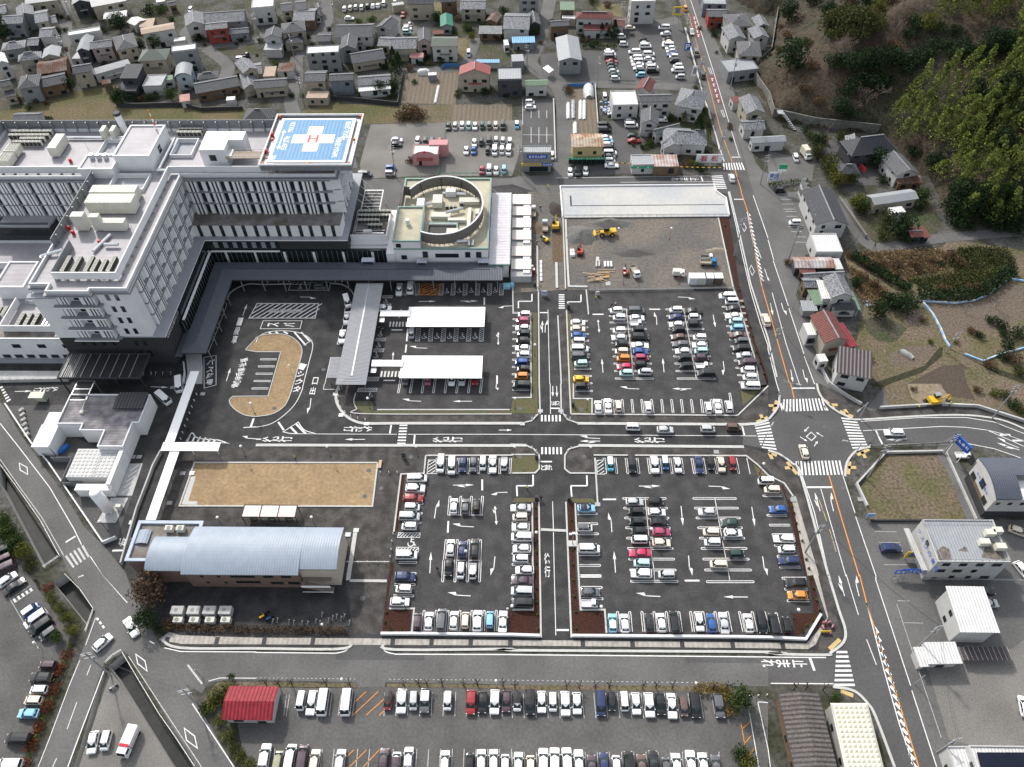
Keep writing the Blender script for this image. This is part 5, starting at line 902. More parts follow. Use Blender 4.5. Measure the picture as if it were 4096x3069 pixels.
WK=thing("walkway_roof","pale grey ribbed walkway roof crossing from the hospital canopy to the road","walkway roof",(-43,140,0));gable(MB(),-47.3,-39.7,121.5,158.2,3.9,.55,'y',2.5).build("roof",m_ribgrey,WK);B("ridge_cap",WK,m_metal,[(-43.7,-43.3,124,157,4.43,4.5)]);B("post",WK,m_metal,[(x,x+.18,123+i*5.6,123.2+i*5.6,.03,3.9)for i in range(7)for x in(-46.6,-40.6)])
BR=thing("bus_stop_roof","small grey ribbed roof at the lower left edge of the long walkway roof","shelter",(-48.6,128,0));B("roof",BR,m_ribgrey,[(-50.1,-47.4,124.4,131.3,3.0,3.15)]);B("post",BR,m_metal,[(-49.8,-49.6,y,y+.2,.03,3)for y in(125,130.6)])
for k,(y0,y1)in enumerate(((142.2,149.6),(124.4,131.9))):
 c=thing("carport",("upper" if k==0 else "lower")+" of the two dazzling white carports with a narrow link roof to the walkway","carport",(-21,y0+3,0),"white carports");ym=(y0+y1)/2
 r=MB();r.hexa([Vector((-31.8,y0,3.0)),Vector((-11,y0,3.0)),Vector((-11,ym-.03,2.8)),Vector((-31.8,ym-.03,2.8))],.14);r.hexa([Vector((-31.8,ym+.03,2.8)),Vector((-11,ym+.03,2.8)),Vector((-11,y1,3.0)),Vector((-31.8,y1,3.0))],.14);r.build("roof",m_wcan,c)
 B("link_roof",c,m_wcan,[(-39.3,-31.3,y0+3.7,y0+5.8,3.2,3.34),(-39.4,-38,y0+2.0,y0+3.6,2.7,2.82)]);B("post",c,m_fin,[(x,x+.18,ym-.09,ym+.09,.03,2.8)for x in(-31,-24.5,-18,-11.5)]+[(-38.8,-38.65,y0+5,y0+5.15,.03,3.2)])
RB=thing("rotunda_block","square white block with cream roof and a round bronze plant screen","building",(-24,180,0))
o=prism("wall",RB,m_pan,[(-37,166.6),(-10.7,166.6),(-10.7,199),(-37,199)],0,8.8)
polywithholes("roof",RB,m_cream,[(-36.8,166.8),(-10.9,166.8),(-10.9,198.8),(-36.8,198.8)],[(-28.5,-20,172.5,177.5)]if 0 else[],8.83);B("coping",RB,m_green,frame_boxes(-37.15,-10.55,166.45,199.15,8.8,9.35,.5))
for x,z,w,h_ in((-34.5,5.2,1.6,1.5),(-28.4,5.9,1.5,2.2),(-22.3,5.9,6.6,1.4),(-16.4,5.9,1.5,2.0),(-13.3,5.9,1.5,2.0)):window(RB,(x,166.57,z),(1,0),w,h_)
sb=B("stair_block",RB,m_pan,[(-37.1,-29.5,166.5,181.7,8.9,11.6)]);B("stair_block_roof",sb,m_cream,[(-36.7,-29.9,166.9,181.3,11.6,11.65)]);B("coping",sb,m_green,frame_boxes(-37.2,-29.4,166.4,181.8,11.6,12.1,.45));window(sb,(-35.6,166.48,9.6),(1,0),1.4,1.4);B("roof_cowl",sb,m_pan2,[(-34,-33,173.5,174.5,11.65,13.4)])
rg=MB();rp=MB();rt=MB();cx,cy,rx,ry=-24.3,181.6,11.8,13.4;N_=56
pts=[(cx+rx*math.cos(2*math.pi*i/N_),cy+ry*math.sin(2*math.pi*i/N_))for i in range(N_)]
for i in range(N_):
 a,b=pts[i],pts[(i+1)%N_];am=math.degrees(2*math.pi*(i+.5)/N_)
 if 150<am<247:continue
 rg.strip([Vector((*a,9.4)),Vector((*b,9.4))],.15,h=3.4);rt.strip([Vector((*a,12.8)),Vector((*b,12.8))],.45,h=.2)
 rp.tube((a[0],a[1],8.9),(a[0],a[1],12.9),.09,n=4)
 if i%5==0:q=(cx+(rx-1.6)*math.cos(2*math.pi*i/N_),cy+(ry-1.6)*math.sin(2*math.pi*i/N_));rp.tube((*q,8.9),(a[0],a[1],12.4),.12,n=4)
rg.strip([Vector((-36.2,190.5,9.4)),Vector((-34.0,190,9.4))],.15,h=3.2);rg.strip([Vector((-36.3,182,9.4)),Vector((-36.3,190.5,9.4))],.15,h=3.2)
rg.build("plant_screen",m_acc,RB);rt.build("screen_rim",m_pan2,RB);rp.build("screen_post",m_char,RB)
B("courtyard_rim",RB,m_green,frame_boxes(-28.4,-19.6,171.8,177.6,8.85,9.6,.4));B("courtyard_glass",RB,m_trim,[(-28,-20,172.2,177.2,8.9,8.95)]);B("courtyard_wall",RB,m_pan,[(-28,-20,176.9,177.2,8.95,9.5)])
for b in((-32,-29.8,183,186.5,8.9,11.4),(-27.5,-24.7,184.5,188.5,9.2,11.2),(-24,-21,190,192,9,11),(-19.8,-13.8,186.2,188.4,8.9,10.2),(-27.6,-22,179.6,181.8,8.9,10),(-22.6,-17.5,178.0,179.2,8.9,10),(-22.5,-19.2,171.0,173.2,8.9,11.0),(-26,-23.6,170.2,171.6,8.9,9.8),(-17,-16,173,184,8.9,9.9),(-14.8,-13.6,181,183.4,8.9,10)):B("air_handler",RB,m_ac if b[0]%2 else m_pan2,[b])
for x,y in((-20.8,184.4),(-22,184.4),(-23.2,184.4),(-19,186),(-14.5,179),(-14.5,176.6)):ac(RB,x,y,8.9,.9)
d2=MB()
for a,b in(((-30,185.5,9.8),(-26,186.5,10)),((-23.5,181.5,10),(-18.5,183.5,10)),((-25,191,9.8),(-18,190.5,9.8)),((-15,169.8,9.4),(-15,167.6,9.4)),((-19.5,169.4,9.5),(-16.3,169.6,9.5)),((-16.3,169.6,9.5),(-16,167.4,9.4)),((-34,182.5,9.5),(-30,182.6,9.5))):d2=MB();d2.tube(a,b,.45,n=8);d2.build("steel_duct",m_steel,RB)
LT=thing("lean_to_hall","low hall with pale sheet roof leaning against the rotunda block","building",(-7.5,180,0));B("wall",LT,m_pan,[(-10.5,-4.9,164.8,196.6,0,5.2)]);B("roof",LT,mat("pale_sheet_roof",(.52,.51,.53),.6,n=.05,wave=('Y',1.2,.2)),[(-10.5,-4.6,164.2,196.9,5.2,5.5)]);B("roof_edge",LT,m_green,[(-4.6,-4.4,164.2,196.9,5.1,5.6),(-10.5,-4.6,164.0,164.2,5.1,5.6)]);tb=MB();[tb.tube((-10.5,y+2.4,8.3),(-6,y,5.6),.05,n=4)for y in(168,174,180.5,187,193)];tb.build("tie_rod",m_fin,LT)
SKY=thing("glazed_shed","low shed of six pinkish translucent roof panels beside the pale sheet roof","shed",(-1.5,180,0));B("wall",SKY,m_conc,[(-4.3,1.6,162.6,196,0,2.4)]);m_pinkp=mat("translucent_panel",(.66,.58,.54),.4,n=.03,wave=('X',.5,.3))
for t_ in((20,105),(125,200),(225,305),(330,410),(468,550),(580,665)):a=P('B3',0,t_[0],3);b=P('B3',0,t_[1],3);B("roof_panel",SKY,m_pinkp,[(-4.2,1.5,b.y,a.y,2.9,3.0)]);B("panel_box",SKY,m_pan,[(-.8,1.2,b.y-1.3,b.y-.2,2.4,2.8)])
CB=thing("connecting_block","low white block packed with air conditioners between helipad wing and rotunda block","building",(-45,175,0));B("wall",CB,m_pan,[(-50.2,-37.2,170.8,186,7.3,7.4),(-39.5,-37.1,166.6,186,0,7.3),(-50.2,-39.5,170.9,186,0,7.2)]);B("screen",CB,m_pan,[(-50.2,-39.6,172.3,172.6,7.4,9.2),(-40,-39.6,172.6,182,7.4,9.2)]);B("roof",CB,m_deckb,[(-50,-40.2,172.8,185.8,7.4,7.5)]);B("ledge",CB,m_pan2,[(-50.2,-39.5,169.6,170.8,6.4,6.7)])
for y,n,x0 in((184,9,-48.8),(182,9,-48.8),(179.8,6,-48.6),(177.6,4,-45.4)):
 for i in range(n):ac(CB,x0+i*1.05,y,7.5,.95)
B("pipe_run",CB,m_steel,[(-49.5,-41,174.6,174.9,7.6,8),(-49.5,-41,176,176.2,7.6,7.9),(-49.6,-49.3,174.6,182,7.6,8)]);B("white_box",CB,m_pan2,[(-46.6,-44.2,173.6,174.4,7.5,9.6)])
P2=thing("side_pergola","dark slatted canopy with white bars at the right end of the helipad wing","pergola",(-47,192,0));B("frame_bar",P2,m_fin,frame_boxes(-50.2,-44.3,186.2,199,4.8,5.1,.25));B("roof_panel",P2,m_trim,[(-50,-44.5,186.4,198.8,4.8,4.9)]);B("slat",P2,m_fin,[(-50,-44.5,187.6+i*1.55,187.75+i*1.55,4.95,5.08)for i in range(8)]);B("post",P2,m_fin,[(-44.6,-44.4,y,y+.2,0,4.8)for y in(186.6,192.5,198.4)]);tb=MB();[tb.tube((-50.3,y+.5,9.5),(-46,y,5.1),.07,n=4)for y in(188,191,194.5,197.8)];tb.build("tie_rod",m_fin,P2)
EC=thing("energy_centre","flat grey roofed utility building with white walls and an open plant yard","building",(-100,108,0));rp_=[(-111.8,108.3),(-105.6,108.3),(-105.6,106.4),(-99.7,106.4),(-99.7,101.8),(-93.6,101.8),(-93.6,108.7),(-92,108.7),(-92,117.3),(-111.8,117.3)]
prism("wall",EC,m_white,rp_,0,4.6);inset_ring("parapet",EC,m_pan2,rp_,.12,.3,4.6,5.1);m_wdeck=mat("weathered_roof_deck",(.14,.135,.14),.7,n=.3,sc=.6,col2=(.22,.21,.22),sc2=.4,wave=('Y',.8,.2))
prism("roof",EC,m_wdeck,[(x+(.3 if x<-100 else-.3),y+(.3 if y<104 else-.3))if 0 else(x,y)for x,y in rp_],4.6,4.7)
[B("low_wing_wall",EC,m_white,[b_])for b_ in((-94.6,-93.6,92,101.7,0,4.3),(-102,-93.7,91.3,92.8,0,2.8),(-116,-112.2,102.5,112.8,0,3.6))];[B("low_wing_roof",EC,m_pan2,[b_])for b_ in((-102.1,-93.6,91.2,92.9,2.8,2.9),(-116.2,-112.1,102.4,109,3.6,3.75),(-115.2,-112.2,109.1,113,3.0,3.15))];B("yard_wall",EC,m_white,[(-111.8,-111.5,102.5,108.2,0,4.4),(-111.5,-105.8,108.0,108.28,0,4.4)])
B("solar_shed_roof",EC,mat("dark_tile_panel",(.035,.035,.04),.5,n=.1,wave=('X',.8,.5)),[(-99.6,-92.4,112.6,117.6,5.3,5.5)]);B("hatch_box",EC,m_ac,[(-107.4,-106.6,111.4,112.3,4.7,5.2)]);tb=MB();tb.tube((-107,112,5.2),(-107.6,117,5.2),.12,n=5);tb.build("pipe",m_steel,EC)
B("yard_fence",EC,m_louv,[(-111.6,-106.6,100.6,100.7,0,2.2),(-106.7,-106.6,94,100.6,0,2.0),(-106.6,-102,93.9,94,0,1.8)])
WT=thing("water_tank","large white panelled water tank with rows of round bulges","tank",(-99,98,0));t0=MB();t0.hexa([Vector((-105,94.4,.4)),Vector((-95.3,94.4,.4)),Vector((-95.3,102.2,.4)),Vector((-105,102.2,.4))],3.0);t0.build("body",mat("tank_panel",(.50,.50,.49),.6,n=.06),WT)
t1=MB();[t1.ball((-104.4+i*.97,94.9+j*.97,3.35),.42,8,4,.45)for i in range(10)for j in range(8)];t1.build("panel_bulge",mat("tank_panel",(.50,.50,.49)),WT,smooth=True);tb=MB();[tb.tube(a,b,.07,n=5)for a,b in(((-99,94.6,3.6),(-99,102,3.7)),((-98.6,101,3.9),(-95.6,101,3.9)),((-98.6,95.6,3.9),(-95.6,95.6,3.9)))];tb.build("ladder_rail",m_steel,WT)
OT=thing("oxygen_tank","tall white cylindrical gas tank on a fenced concrete pad","tank",P('C1',960,1110));c0=P('C1',950,1100);t=MB();t.tube(c0+Vector((0,0,1.2)),c0+Vector((0,0,8.0)),1.25,n=16);t.ball(c0+Vector((0,0,8.0)),1.25,14,6,.5);t.ball(c0+Vector((0,0,1.2)),1.25,14,6,.4);t.build("vessel",m_hwht,OT,smooth=True);t=MB();[t.tube(c0+Vector((.9*math.cos(a),.9*math.sin(a),0)),c0+Vector((.9*math.cos(a),.9*math.sin(a),1.4)),.12,n=5)for a in(.8,2.4,4,5.5)];t.build("leg",m_fin,OT);sl_=MB();sl_.hexa(PL('C1',(835,1200,1000,1200,1110,985,960,985)),.15);sl_.build("concrete_pad",m_conc,OT);B("control_box",OT,m_ac,[(c0.x+1.6,c0.x+2.8,c0.y+.2,c0.y+1,.15,1.6)])
f=MB();[f.tube(P('C1',x,y),P('C1',x,y)+Vector((0,0,1.6)),.05,n=4)for x,y in((840,1190),(870,1110),(905,1020),(1000,1195),(1040,1110),(1075,1030))];f.build("fence_post",m_metal,OT)
for x,y in((1045,1015),(1080,1010)):pass
LC=thing("white_path_canopy","long white flat path canopy with a short cross arm near the road","canopy",(-84,104,0));B("roof",LC,m_wcan,[(-85.3,-83.1,104.4,126.5,2.9,3.04),(-83.3,-81.1,83.7,101.8,2.9,3.04)]);B("roof_bend",LC,m_wcan,[(-85.5,-71.9,101.9,104.3,3.1,3.24)]);B("post",LC,m_fin,[(x,x+.14,y,y+.14,.03,2.9)for x,y in[(-85.1,106+i*4.5)for i in range(5)]+[(-82.9,85+i*4)for i in range(5)]+[(-79,103),(-73,103)]])
WL=thing("retaining_wall","long low concrete wall beside the lower white path canopy","wall",P('C1',1180,1000));w=MB();w.strip(pp("C1 1400,590 1330,720 1290,830 1190,1090 1100,1400 1055,1560"),.35,.03,1.1);w.build("wall_body",m_conc,WL)
OF=thing("office_building","two storey brick office under a wide arched pale blue metal roof","building",(-58,74,0));m_blue=mat("blue_metal_roof",(.27,.315,.375),.45,n=.06,n2=.06,wave=('X',.55,.18));m_brick=mat("brown_brick_tile",(.17,.115,.095),.85,n=.15,sc=2);m_cw=mat("cream_wall",(.45,.41,.33),.8,n=.06)
B("brick_wall",OF,m_brick,[(-69.8,-46.2,69.6,79.6,0,6.9),(-78,-69.8,70.6,79,0,6.2)]);B("end_wall",OF,m_cw,[(-46.2,-38.6,70.2,79.6,0,6.9)]);B("annex_wall",OF,m_brick,[(-82.4,-78,72.3,81.1,0,5.9),(-78,-68.8,79.1,81.1,0,6.3)])
def vault(name,x0,x1,y0,y1,z0,z1,rise,parent,m_,th=.25,n=14):
 mb=MB();
 for i in range(n):
  u0,u1=i/n,(i+1)/n;f=lambda u:z0+(z1-z0)*u+rise*4*u*(1-u)
  a=[Vector((x0,y0+(y1-y0)*u0,f(u0))),Vector((x1,y0+(y1-y0)*u0,f(u0))),Vector((x1,y0+(y1-y0)*u1,f(u1))),Vector((x0,y0+(y1-y0)*u1,f(u1)))];mb.hexa(a,th)
 return mb.build(name,m_,parent)
vault("arched_roof",-69.9,-45.9,68.9,79.8,7.0,7.0,1.3,OF,m_blue);vault("arched_roof",-45.88,-38.2,70.1,79.8,7.25,7.0,1.15,OF,m_blue);vault("lower_roof",-77.9,-69.95,69.9,77.6,6.5,6.6,1.0,OF,m_blue);
mb=MB();
for i in range(8):
 u0,u1=i/8,(i+1)/8;f=lambda u:6.3+.9*4*u*(1-u)*.5+.3*u
 mb.hexa([Vector((-82+2.9*u0,76.0,f(u0))),Vector((-82+2.9*u1,76.0,f(u1))),Vector((-82+2.9*u1,79.2,f(u1))),Vector((-82+2.9*u0,79.2,f(u0)))],.2)
mb.build("small_arched_roof",m_blue,OF);B("annex_roof",OF,m_deckb,[(-82.3,-69.9,72.4,81,6.32,6.4)]);B("annex_coping",OF,m_eave if 0 else mat("blue_coping",(.38,.44,.54),.6),frame_boxes(-82.6,-68.6,72.1,81.4,6.3,6.9,.7)[0:0]+[(-82.6,-68.6,80.7,81.4,6.4,6.9),(-82.6,-81.9,72,80.7,6.4,6.9),(-69.3,-68.6,79.9,80.7,6.4,6.9),(-81.9,-78,72,72.6,6.4,6.9)])
for x in(-76,-73.6):B("air_conditioner",OF,m_ac,[(x,x+1.6,78.7,79.8,6.5,7.8)]);t=MB();t.tube((x+.8,79.2,7.8),(x+.8,79.2,7.86),.45,n=10);t.build("fan_grille",m_fan,OF)
for x,z,w,h_ in((-66.5,4.6,.6,.7),(-63,4.6,.6,.7),(-66,1.8,.6,.7),(-62.2,1.8,.6,.7),(-58,4.6,5,.8),(-57.5,2.0,5,.9),(-52.7,4.6,2,.9),(-49,4.6,2,.9),(-51.5,1.6,2.6,1),(-48,1.6,2.4,1)):window(OF,(x,69.56,z),(1,0),w,h_)
o=B("fire_stair",OF,mat("stair_tread",(.20,.165,.15),.8),[(-45.8+i*.5,-45.3+i*.5,68.0,69.4,3.4-i*.25,3.6-i*.25)for i in range(12)]+[(-45.8,-40,69.4,70.1,3.4,3.6)]);B("stair_rail",o,m_fin,[(-45.8,-39.8,67.9,67.95,3.6,4.4),(-46,-39.6,67.9,67.95,1.4,1.6)])
for i in range(4):
 for j,(y,nm,l)in enumerate(((0,"cooling_box","grey plant box in the back row below the office"),(1,"heat_pump","white outdoor fan unit below the blue roofed office"))):
  q=P('D1',(1550,1690,1825,1960)[i],330 if j==0 else 405);x_,y_=q.x,q.y
  o=thing(nm,l+", "+("leftmost of four","second of four from the left","third of four from the left","rightmost of four")[i],"air conditioner",(x_,y_,0.03),"plant units below the office");B("casing",o,m_conc if j==0 else m_ac,[(x_-1.25,x_+1.25,y_-.8,y_+.9,.05,1.7 if j==0 else 1.3)]if j==0 else[(x_-.95,x_+.95,y_-.5,y_+.6,.05,1.3)]);t=MB();t.tube((x_-.2,y_+.05,1.3 if j else 1.7),(x_-.2,y_+.05,1.38 if j else 1.72),.42,n=12);t.build("fan_grille",m_fan,o)
SH=thing("bus_shelter","bus shelter with three pinkish roof panels and green benches by the lawn","shelter",(-56.6,86,0))
for i in range(3):B("roof_panel",SH,m_pinkp,[(-62.4+i*3.95,-58.65+i*3.95,84.9,87.7,2.6,2.66)])
B("roof_frame",SH,m_char,[(-62.6+i*3.95,-62.42+i*3.95,84.7,87.9,2.55,2.72)for i in range(4)]+[(-62.6,-50.6,87.72,87.9,2.5,2.7),(-62.6,-50.6,84.7,84.88,2.5,2.7)]);B("post",SH,m_char,[(-62.6+i*3.95,-62.45+i*3.95,y,y+.15,.03,2.55)for i in range(4)for y in(84.9,87.6)])
for i in range(3):o=tag(B("bench",None,mat("green_bench_slat",(.04,.17,.08),.7),[(-61.4+i*3.95,-59.8+i*3.95,85.6,86.0,.42,.48),(-61.4+i*3.95,-59.8+i*3.95,86.05,86.1,.5,.85),(-61.3+i*3.95,-61.2+i*3.95,85.6,86,.03,.42),(-60+i*3.95,-59.9+i*3.95,85.6,86,.03,.42)]),"green bench under the "+("left","middle","right")[i]+" panel of the bus shelter","bench","green shelter benches")
# ---------------------------------------------------------------- town buildings
ROOF={'g':("grey tiled",mat("grey_roof_tile",(.105,.108,.115),.75,n=.35,sc=2.2,wave=('U',.5,.5))),'s':("mottled silver",mat("mottled_roof_tile",(.17,.177,.19),.6,n=.6,sc=1.9,wave=('U',.5,.5))),'k':("dark tiled",mat("dark_roof_tile",(.062,.064,.072),.7,n=.2,sc=2,wave=('U',.5,.5))),'w':("white sheet",mat("white_roof_sheet",(.58,.58,.57),.5,n=.08,wave=('U',.6,.4))),'l':("pale grey sheet",mat("pale_grey_roof_sheet",(.27,.285,.30),.5,n=.06,wave=('U',.6,.3))),'r':("red tiled",mat("red_roof_tile",(.15,.055,.05),.75,n=.25,sc=2,wave=('U',.5,.5))),'X':("bright red sheet",mat("bright_red_roof",(.22,.018,.028),.5,n=.25,sc=1.2,wave=('U',.7,.5))),'b':("rusty brown",mat("rusty_roof",(.11,.055,.035),.9,n=.35,sc=1.2,col2=(.16,.14,.13),sc2=.25,wave=('U',.7,.5))),'n':("dull green",mat("green_roof",(.15,.22,.15),.7,n=.08,wave=('U',.7,.3))),'N':("bright green",mat("bright_green_roof",(.03,.17,.12),.6,n=.1,wave=('U',.7,.4))),'u':("blue",mat("blue_roof",(.14,.33,.52),.5,n=.1,wave=('U',.7,.3))),'t':("tan",mat("tan_roof",(.36,.28,.22),.8,n=.08,wave=('U',.6,.2))),'q':("rust stained pale",mat("rust_stained_roof",(.42,.36,.28),.8,n=.15,sc=2,col2=(.25,.13,.07),sc2=.35,wave=('U',1,.5))),'Q':("rust streaked silver",mat("rust_streaked_roof",(.40,.38,.38),.6,n=.12,col2=(.27,.15,.11),sc2=.22,wave=('U',1,.4))),'o':("grey green",mat("grey_green_roof",(.13,.15,.13),.8,n=.1,sc=2)),'p':("faded pink",mat("faded_pink_roof",(.40,.22,.20),.8,n=.15)),'V':("dark plum ribbed",mat("plum_ribbed_roof",(.075,.062,.066),.5,n=.06,wave=('U',.9,.6))),'c':("weathered corrugated",mat("corrugated_slate_roof",(.10,.09,.085),.9,n=.4,sc=3,wave=('U',.8,.6))),'y':("cream",mat("cream_dimpled_roof",(.62,.60,.48),.7,n=.08,sc=2)),'R':("salmon red",mat("salmon_roof",(.28,.09,.08),.7,n=.12,wave=('U',.5,.3)))}
WALL={'c':("cream",mat("cream_plaster",(.33,.30,.24),.85,n=.08)),'w':("white",mat("white_plaster",(.43,.43,.42),.85,n=.07)),'g':("grey",mat("grey_plaster",(.21,.22,.225),.85,n=.08)),'b':("brown timber",mat("brown_timber_wall",(.14,.095,.06),.9,n=.2)),'d':("dark",mat("dark_wall",(.05,.053,.06),.85,n=.12)),'p':("pinkish grey",mat("pinkish_wall",(.34,.28,.27),.85,n=.08)),'R':("red brick",mat("red_brick_wall",(.27,.055,.04),.85,n=.15)),'u':("blue grey",mat("blue_grey_wall",(.15,.18,.22),.85,n=.1)),'P':("pink",mat("pink_plaster",(.48,.25,.26),.85,n=.05)),'y':("ochre",mat("ochre_wall",(.40,.33,.17),.85,n=.1)),'l':("pale blue",mat("pale_blue_wall",(.36,.42,.46),.8,n=.05))}
m_ridge=mat("ridge_tile",(.24,.25,.26),.8,n=.15)
def uvroof(o,ux):
 me=o.data;uv=me.uv_layers.new(name="UVMap");u2=ux.to_2d()
 for l in me.loops:v=me.vertices[l.vertex_index].co;uv.data[l.index].uv=(v.x*u2.x+v.y*u2.y,v.z)
def house(t,n,h,ty,rise,rf,wl,lab,cat="house",group="houses of the town",name=None,z0=0.0,win=True,ov=.45):
 FL,FR,BR=PL(t,n,h);u=(FR-FL).to_2d();Wd=u.length;u.normalize();v=Vector((-u.y,u.x));D=max(2.0,(BR-FR).to_2d().dot(v));u3=Vector((u.x,u.y,0));v3=Vector((v.x,v.y,0))
 c=FL+u3*(Wd/2)+v3*(D/2);r=thing(name or{'house':'house','shed':'shed','shop':'shop','building':'building','temple':'temple_hall'}.get(cat,'building'),lab,cat,(c.x,c.y,z0),group)
 def q(a,b,z):return Vector((FL.x,FL.y,0))+u3*a+v3*b+Vector((0,0,z))
 o_=ov if ty!='f' else .02
 w=MB();hw=h-.02 if ty!='f' else h
 base=[q(o_,o_,z0),q(Wd-o_,o_,z0),q(Wd-o_,D-o_,z0),q(o_,D-o_,z0)];w.hexa(base,hw-z0)
 if ty in 'Gv':w.add([q(o_,o_,hw),q(Wd-o_,o_,hw),q(Wd/2,o_,hw+rise*.92),q(o_,D-o_,hw),q(Wd-o_,D-o_,hw),q(Wd/2,D-o_,hw+rise*.92)],[(0,1,2),(4,3,5)])
 if ty=='x':w.add([q(o_,o_,hw),q(o_,D-o_,hw),q(o_,D/2,hw+rise*.92),q(Wd-o_,o_,hw),q(Wd-o_,D-o_,hw),q(Wd-o_,D/2,hw+rise*.92)],[(1,0,2),(3,4,5)])
 if ty=='s':w.add([q(o_,o_,hw),q(o_,D-o_,hw),q(o_,D-o_,hw+rise*.95),q(Wd-o_,o_,hw),q(Wd-o_,D-o_,hw),q(Wd-o_,D-o_,hw+rise*.95)],[(1,0,2),(3,4,5),(1,2,5,4)])
 w.build("wall",WALL[wl][1],r)
 m=MB();th=.16;ud=u3;rb=None
 if ty=='f':
  m.hexa([q(.0,.0,h),q(Wd,0,h),q(Wd,D,h),q(0,D,h)],.18)
 elif ty=='x':
  m.hexa([q(0,0,h),q(Wd,0,h),q(Wd,D/2,h+rise),q(0,D/2,h+rise)],th);m.hexa([q(0,D/2+.002,h+rise),q(Wd,D/2+.002,h+rise),q(Wd,D,h),q(0,D,h)],th);rb=(q(-.05,D/2,h+rise+.1),q(Wd+.05,D/2,h+rise+.1))
 elif ty=='G':
  m.hexa([q(0,0,h),q(Wd/2,0,h+rise),q(Wd/2,D,h+rise),q(0,D,h)],th);m.hexa([q(Wd/2+.002,0,h+rise),q(Wd,0,h),q(Wd,D,h),q(Wd/2+.002,D,h+rise)],th);ud=v3;rb=(q(Wd/2,-.05,h+rise+.1),q(Wd/2,D+.05,h+rise+.1))
 elif ty=='v':
  n_=8
  for i in range(n_):a0,a1=i/n_,(i+1)/n_;f=lambda a:h+rise*4*a*(1-a);m.hexa([q(Wd*a0,0,f(a0)),q(Wd*a1,0,f(a1)),q(Wd*a1,D,f(a1)),q(Wd*a0,D,f(a0))],th)
  ud=v3
 elif ty=='s':m.hexa([q(0,0,h),q(Wd,0,h),q(Wd,D,h+rise),q(0,D,h+rise)],th)
 elif ty=='h':
  k=min(Wd,D)/2*.95
  if Wd>=D:a,b=q(k,D/2,h+rise),q(Wd-k,D/2,h+rise);f=[(0,1,5,4),(1,2,5),(2,3,4,5),(3,0,4)]
  else:a,b=q(Wd/2,k,h+rise),q(Wd/2,D-k,h+rise);f=[(0,1,4),(1,2,5,4),(2,3,5),(3,0,4,5)]
  m.add([q(0,0,h),q(Wd,0,h),q(Wd,D,h),q(0,D,h),a,b],f+[(3,2,1,0)]);m.strip([q(0,0,h-.12),q(Wd,0,h-.12),q(Wd,D,h-.12),q(0,D,h-.12)],.12,h=.14,closed=True);rb=(a+Vector((0,0,.05)),b+Vector((0,0,.05)))
 ro=m.build("roof",ROOF[rf][1],r);uvroof(ro,ud)
 if rb and rf in 'gskrR':e=MB();e.strip([rb[0],rb[1]],.34,h=.2);e.build("ridge",m_ridge,ro)
 if ty=='f' and cat!='shed':e=MB();e.strip([q(.1,.1,h+.18),q(Wd-.1,.1,h+.18),q(Wd-.1,D-.1,h+.18),q(.1,D-.1,h+.18)],.22,h=.25,closed=True);e.build("parapet",WALL[wl][1],ro)
 if win and h>2.7:
  rnd=random.Random(int(n[0]*7+n[1]));st=max(1,int(round(h/2.95)))
  for s_ in range(st):
   zz=z0+.9+s_*2.8;k=max(1,int((Wd-1.5)/3.1))
   for i in range(k):
    if rnd.random()<.2:continue
    ww=rnd.choice((1.0,1.5,1.8));window(r,q((i+.5)*(Wd-1)/k+.5,o_-.05,zz if rnd.random()<.7 or s_ else z0+.1),u,ww,1.15 if rnd.random()<.7 or s_ else 1.9)
   k=max(1,int((D-2)/4.2));sx=Wd-o_+.04 if c.x<0 else o_-.04
   for i in range(k):
    if rnd.random()<.3:continue
    window(r,q(sx,(i+.5)*(D-1)/k+.5,zz),v,1.1,1.1)
  if cat=='house' and rnd.random()<.6:e=MB();e.hexa([q(Wd*.3,o_-.75,z0+h*.48),q(Wd*.72,o_-.75,z0+h*.48),q(Wd*.72,o_,z0+h*.52),q(Wd*.3,o_,z0+h*.52)],.1);uvroof(e.build("porch_roof",ROOF[rf][1],r),ud)
 return r
HL=set()
WHERE={}
def hs(t,s):
 for ln in s.strip().splitlines():
  a=ln.strip().split('|');nums=[float(x)for x in a[0].split()];n=nums[:6];h,rise=nums[6],nums[7];ty,rf,wl=a[1].strip().split();ph=a[2].strip();cat=a[3].strip()if len(a)>3 else 'house'
  lab=f"{ROOF[rf][0]} roofed {'two storey ' if 5 < h < 7 and cat == 'house' else ''}{cat} with {WALL[wl][0]} walls {ph}"
  house(t,n,h,ty,rise,rf,wl,lab,cat,group="houses of the town" if cat=='house' else None)
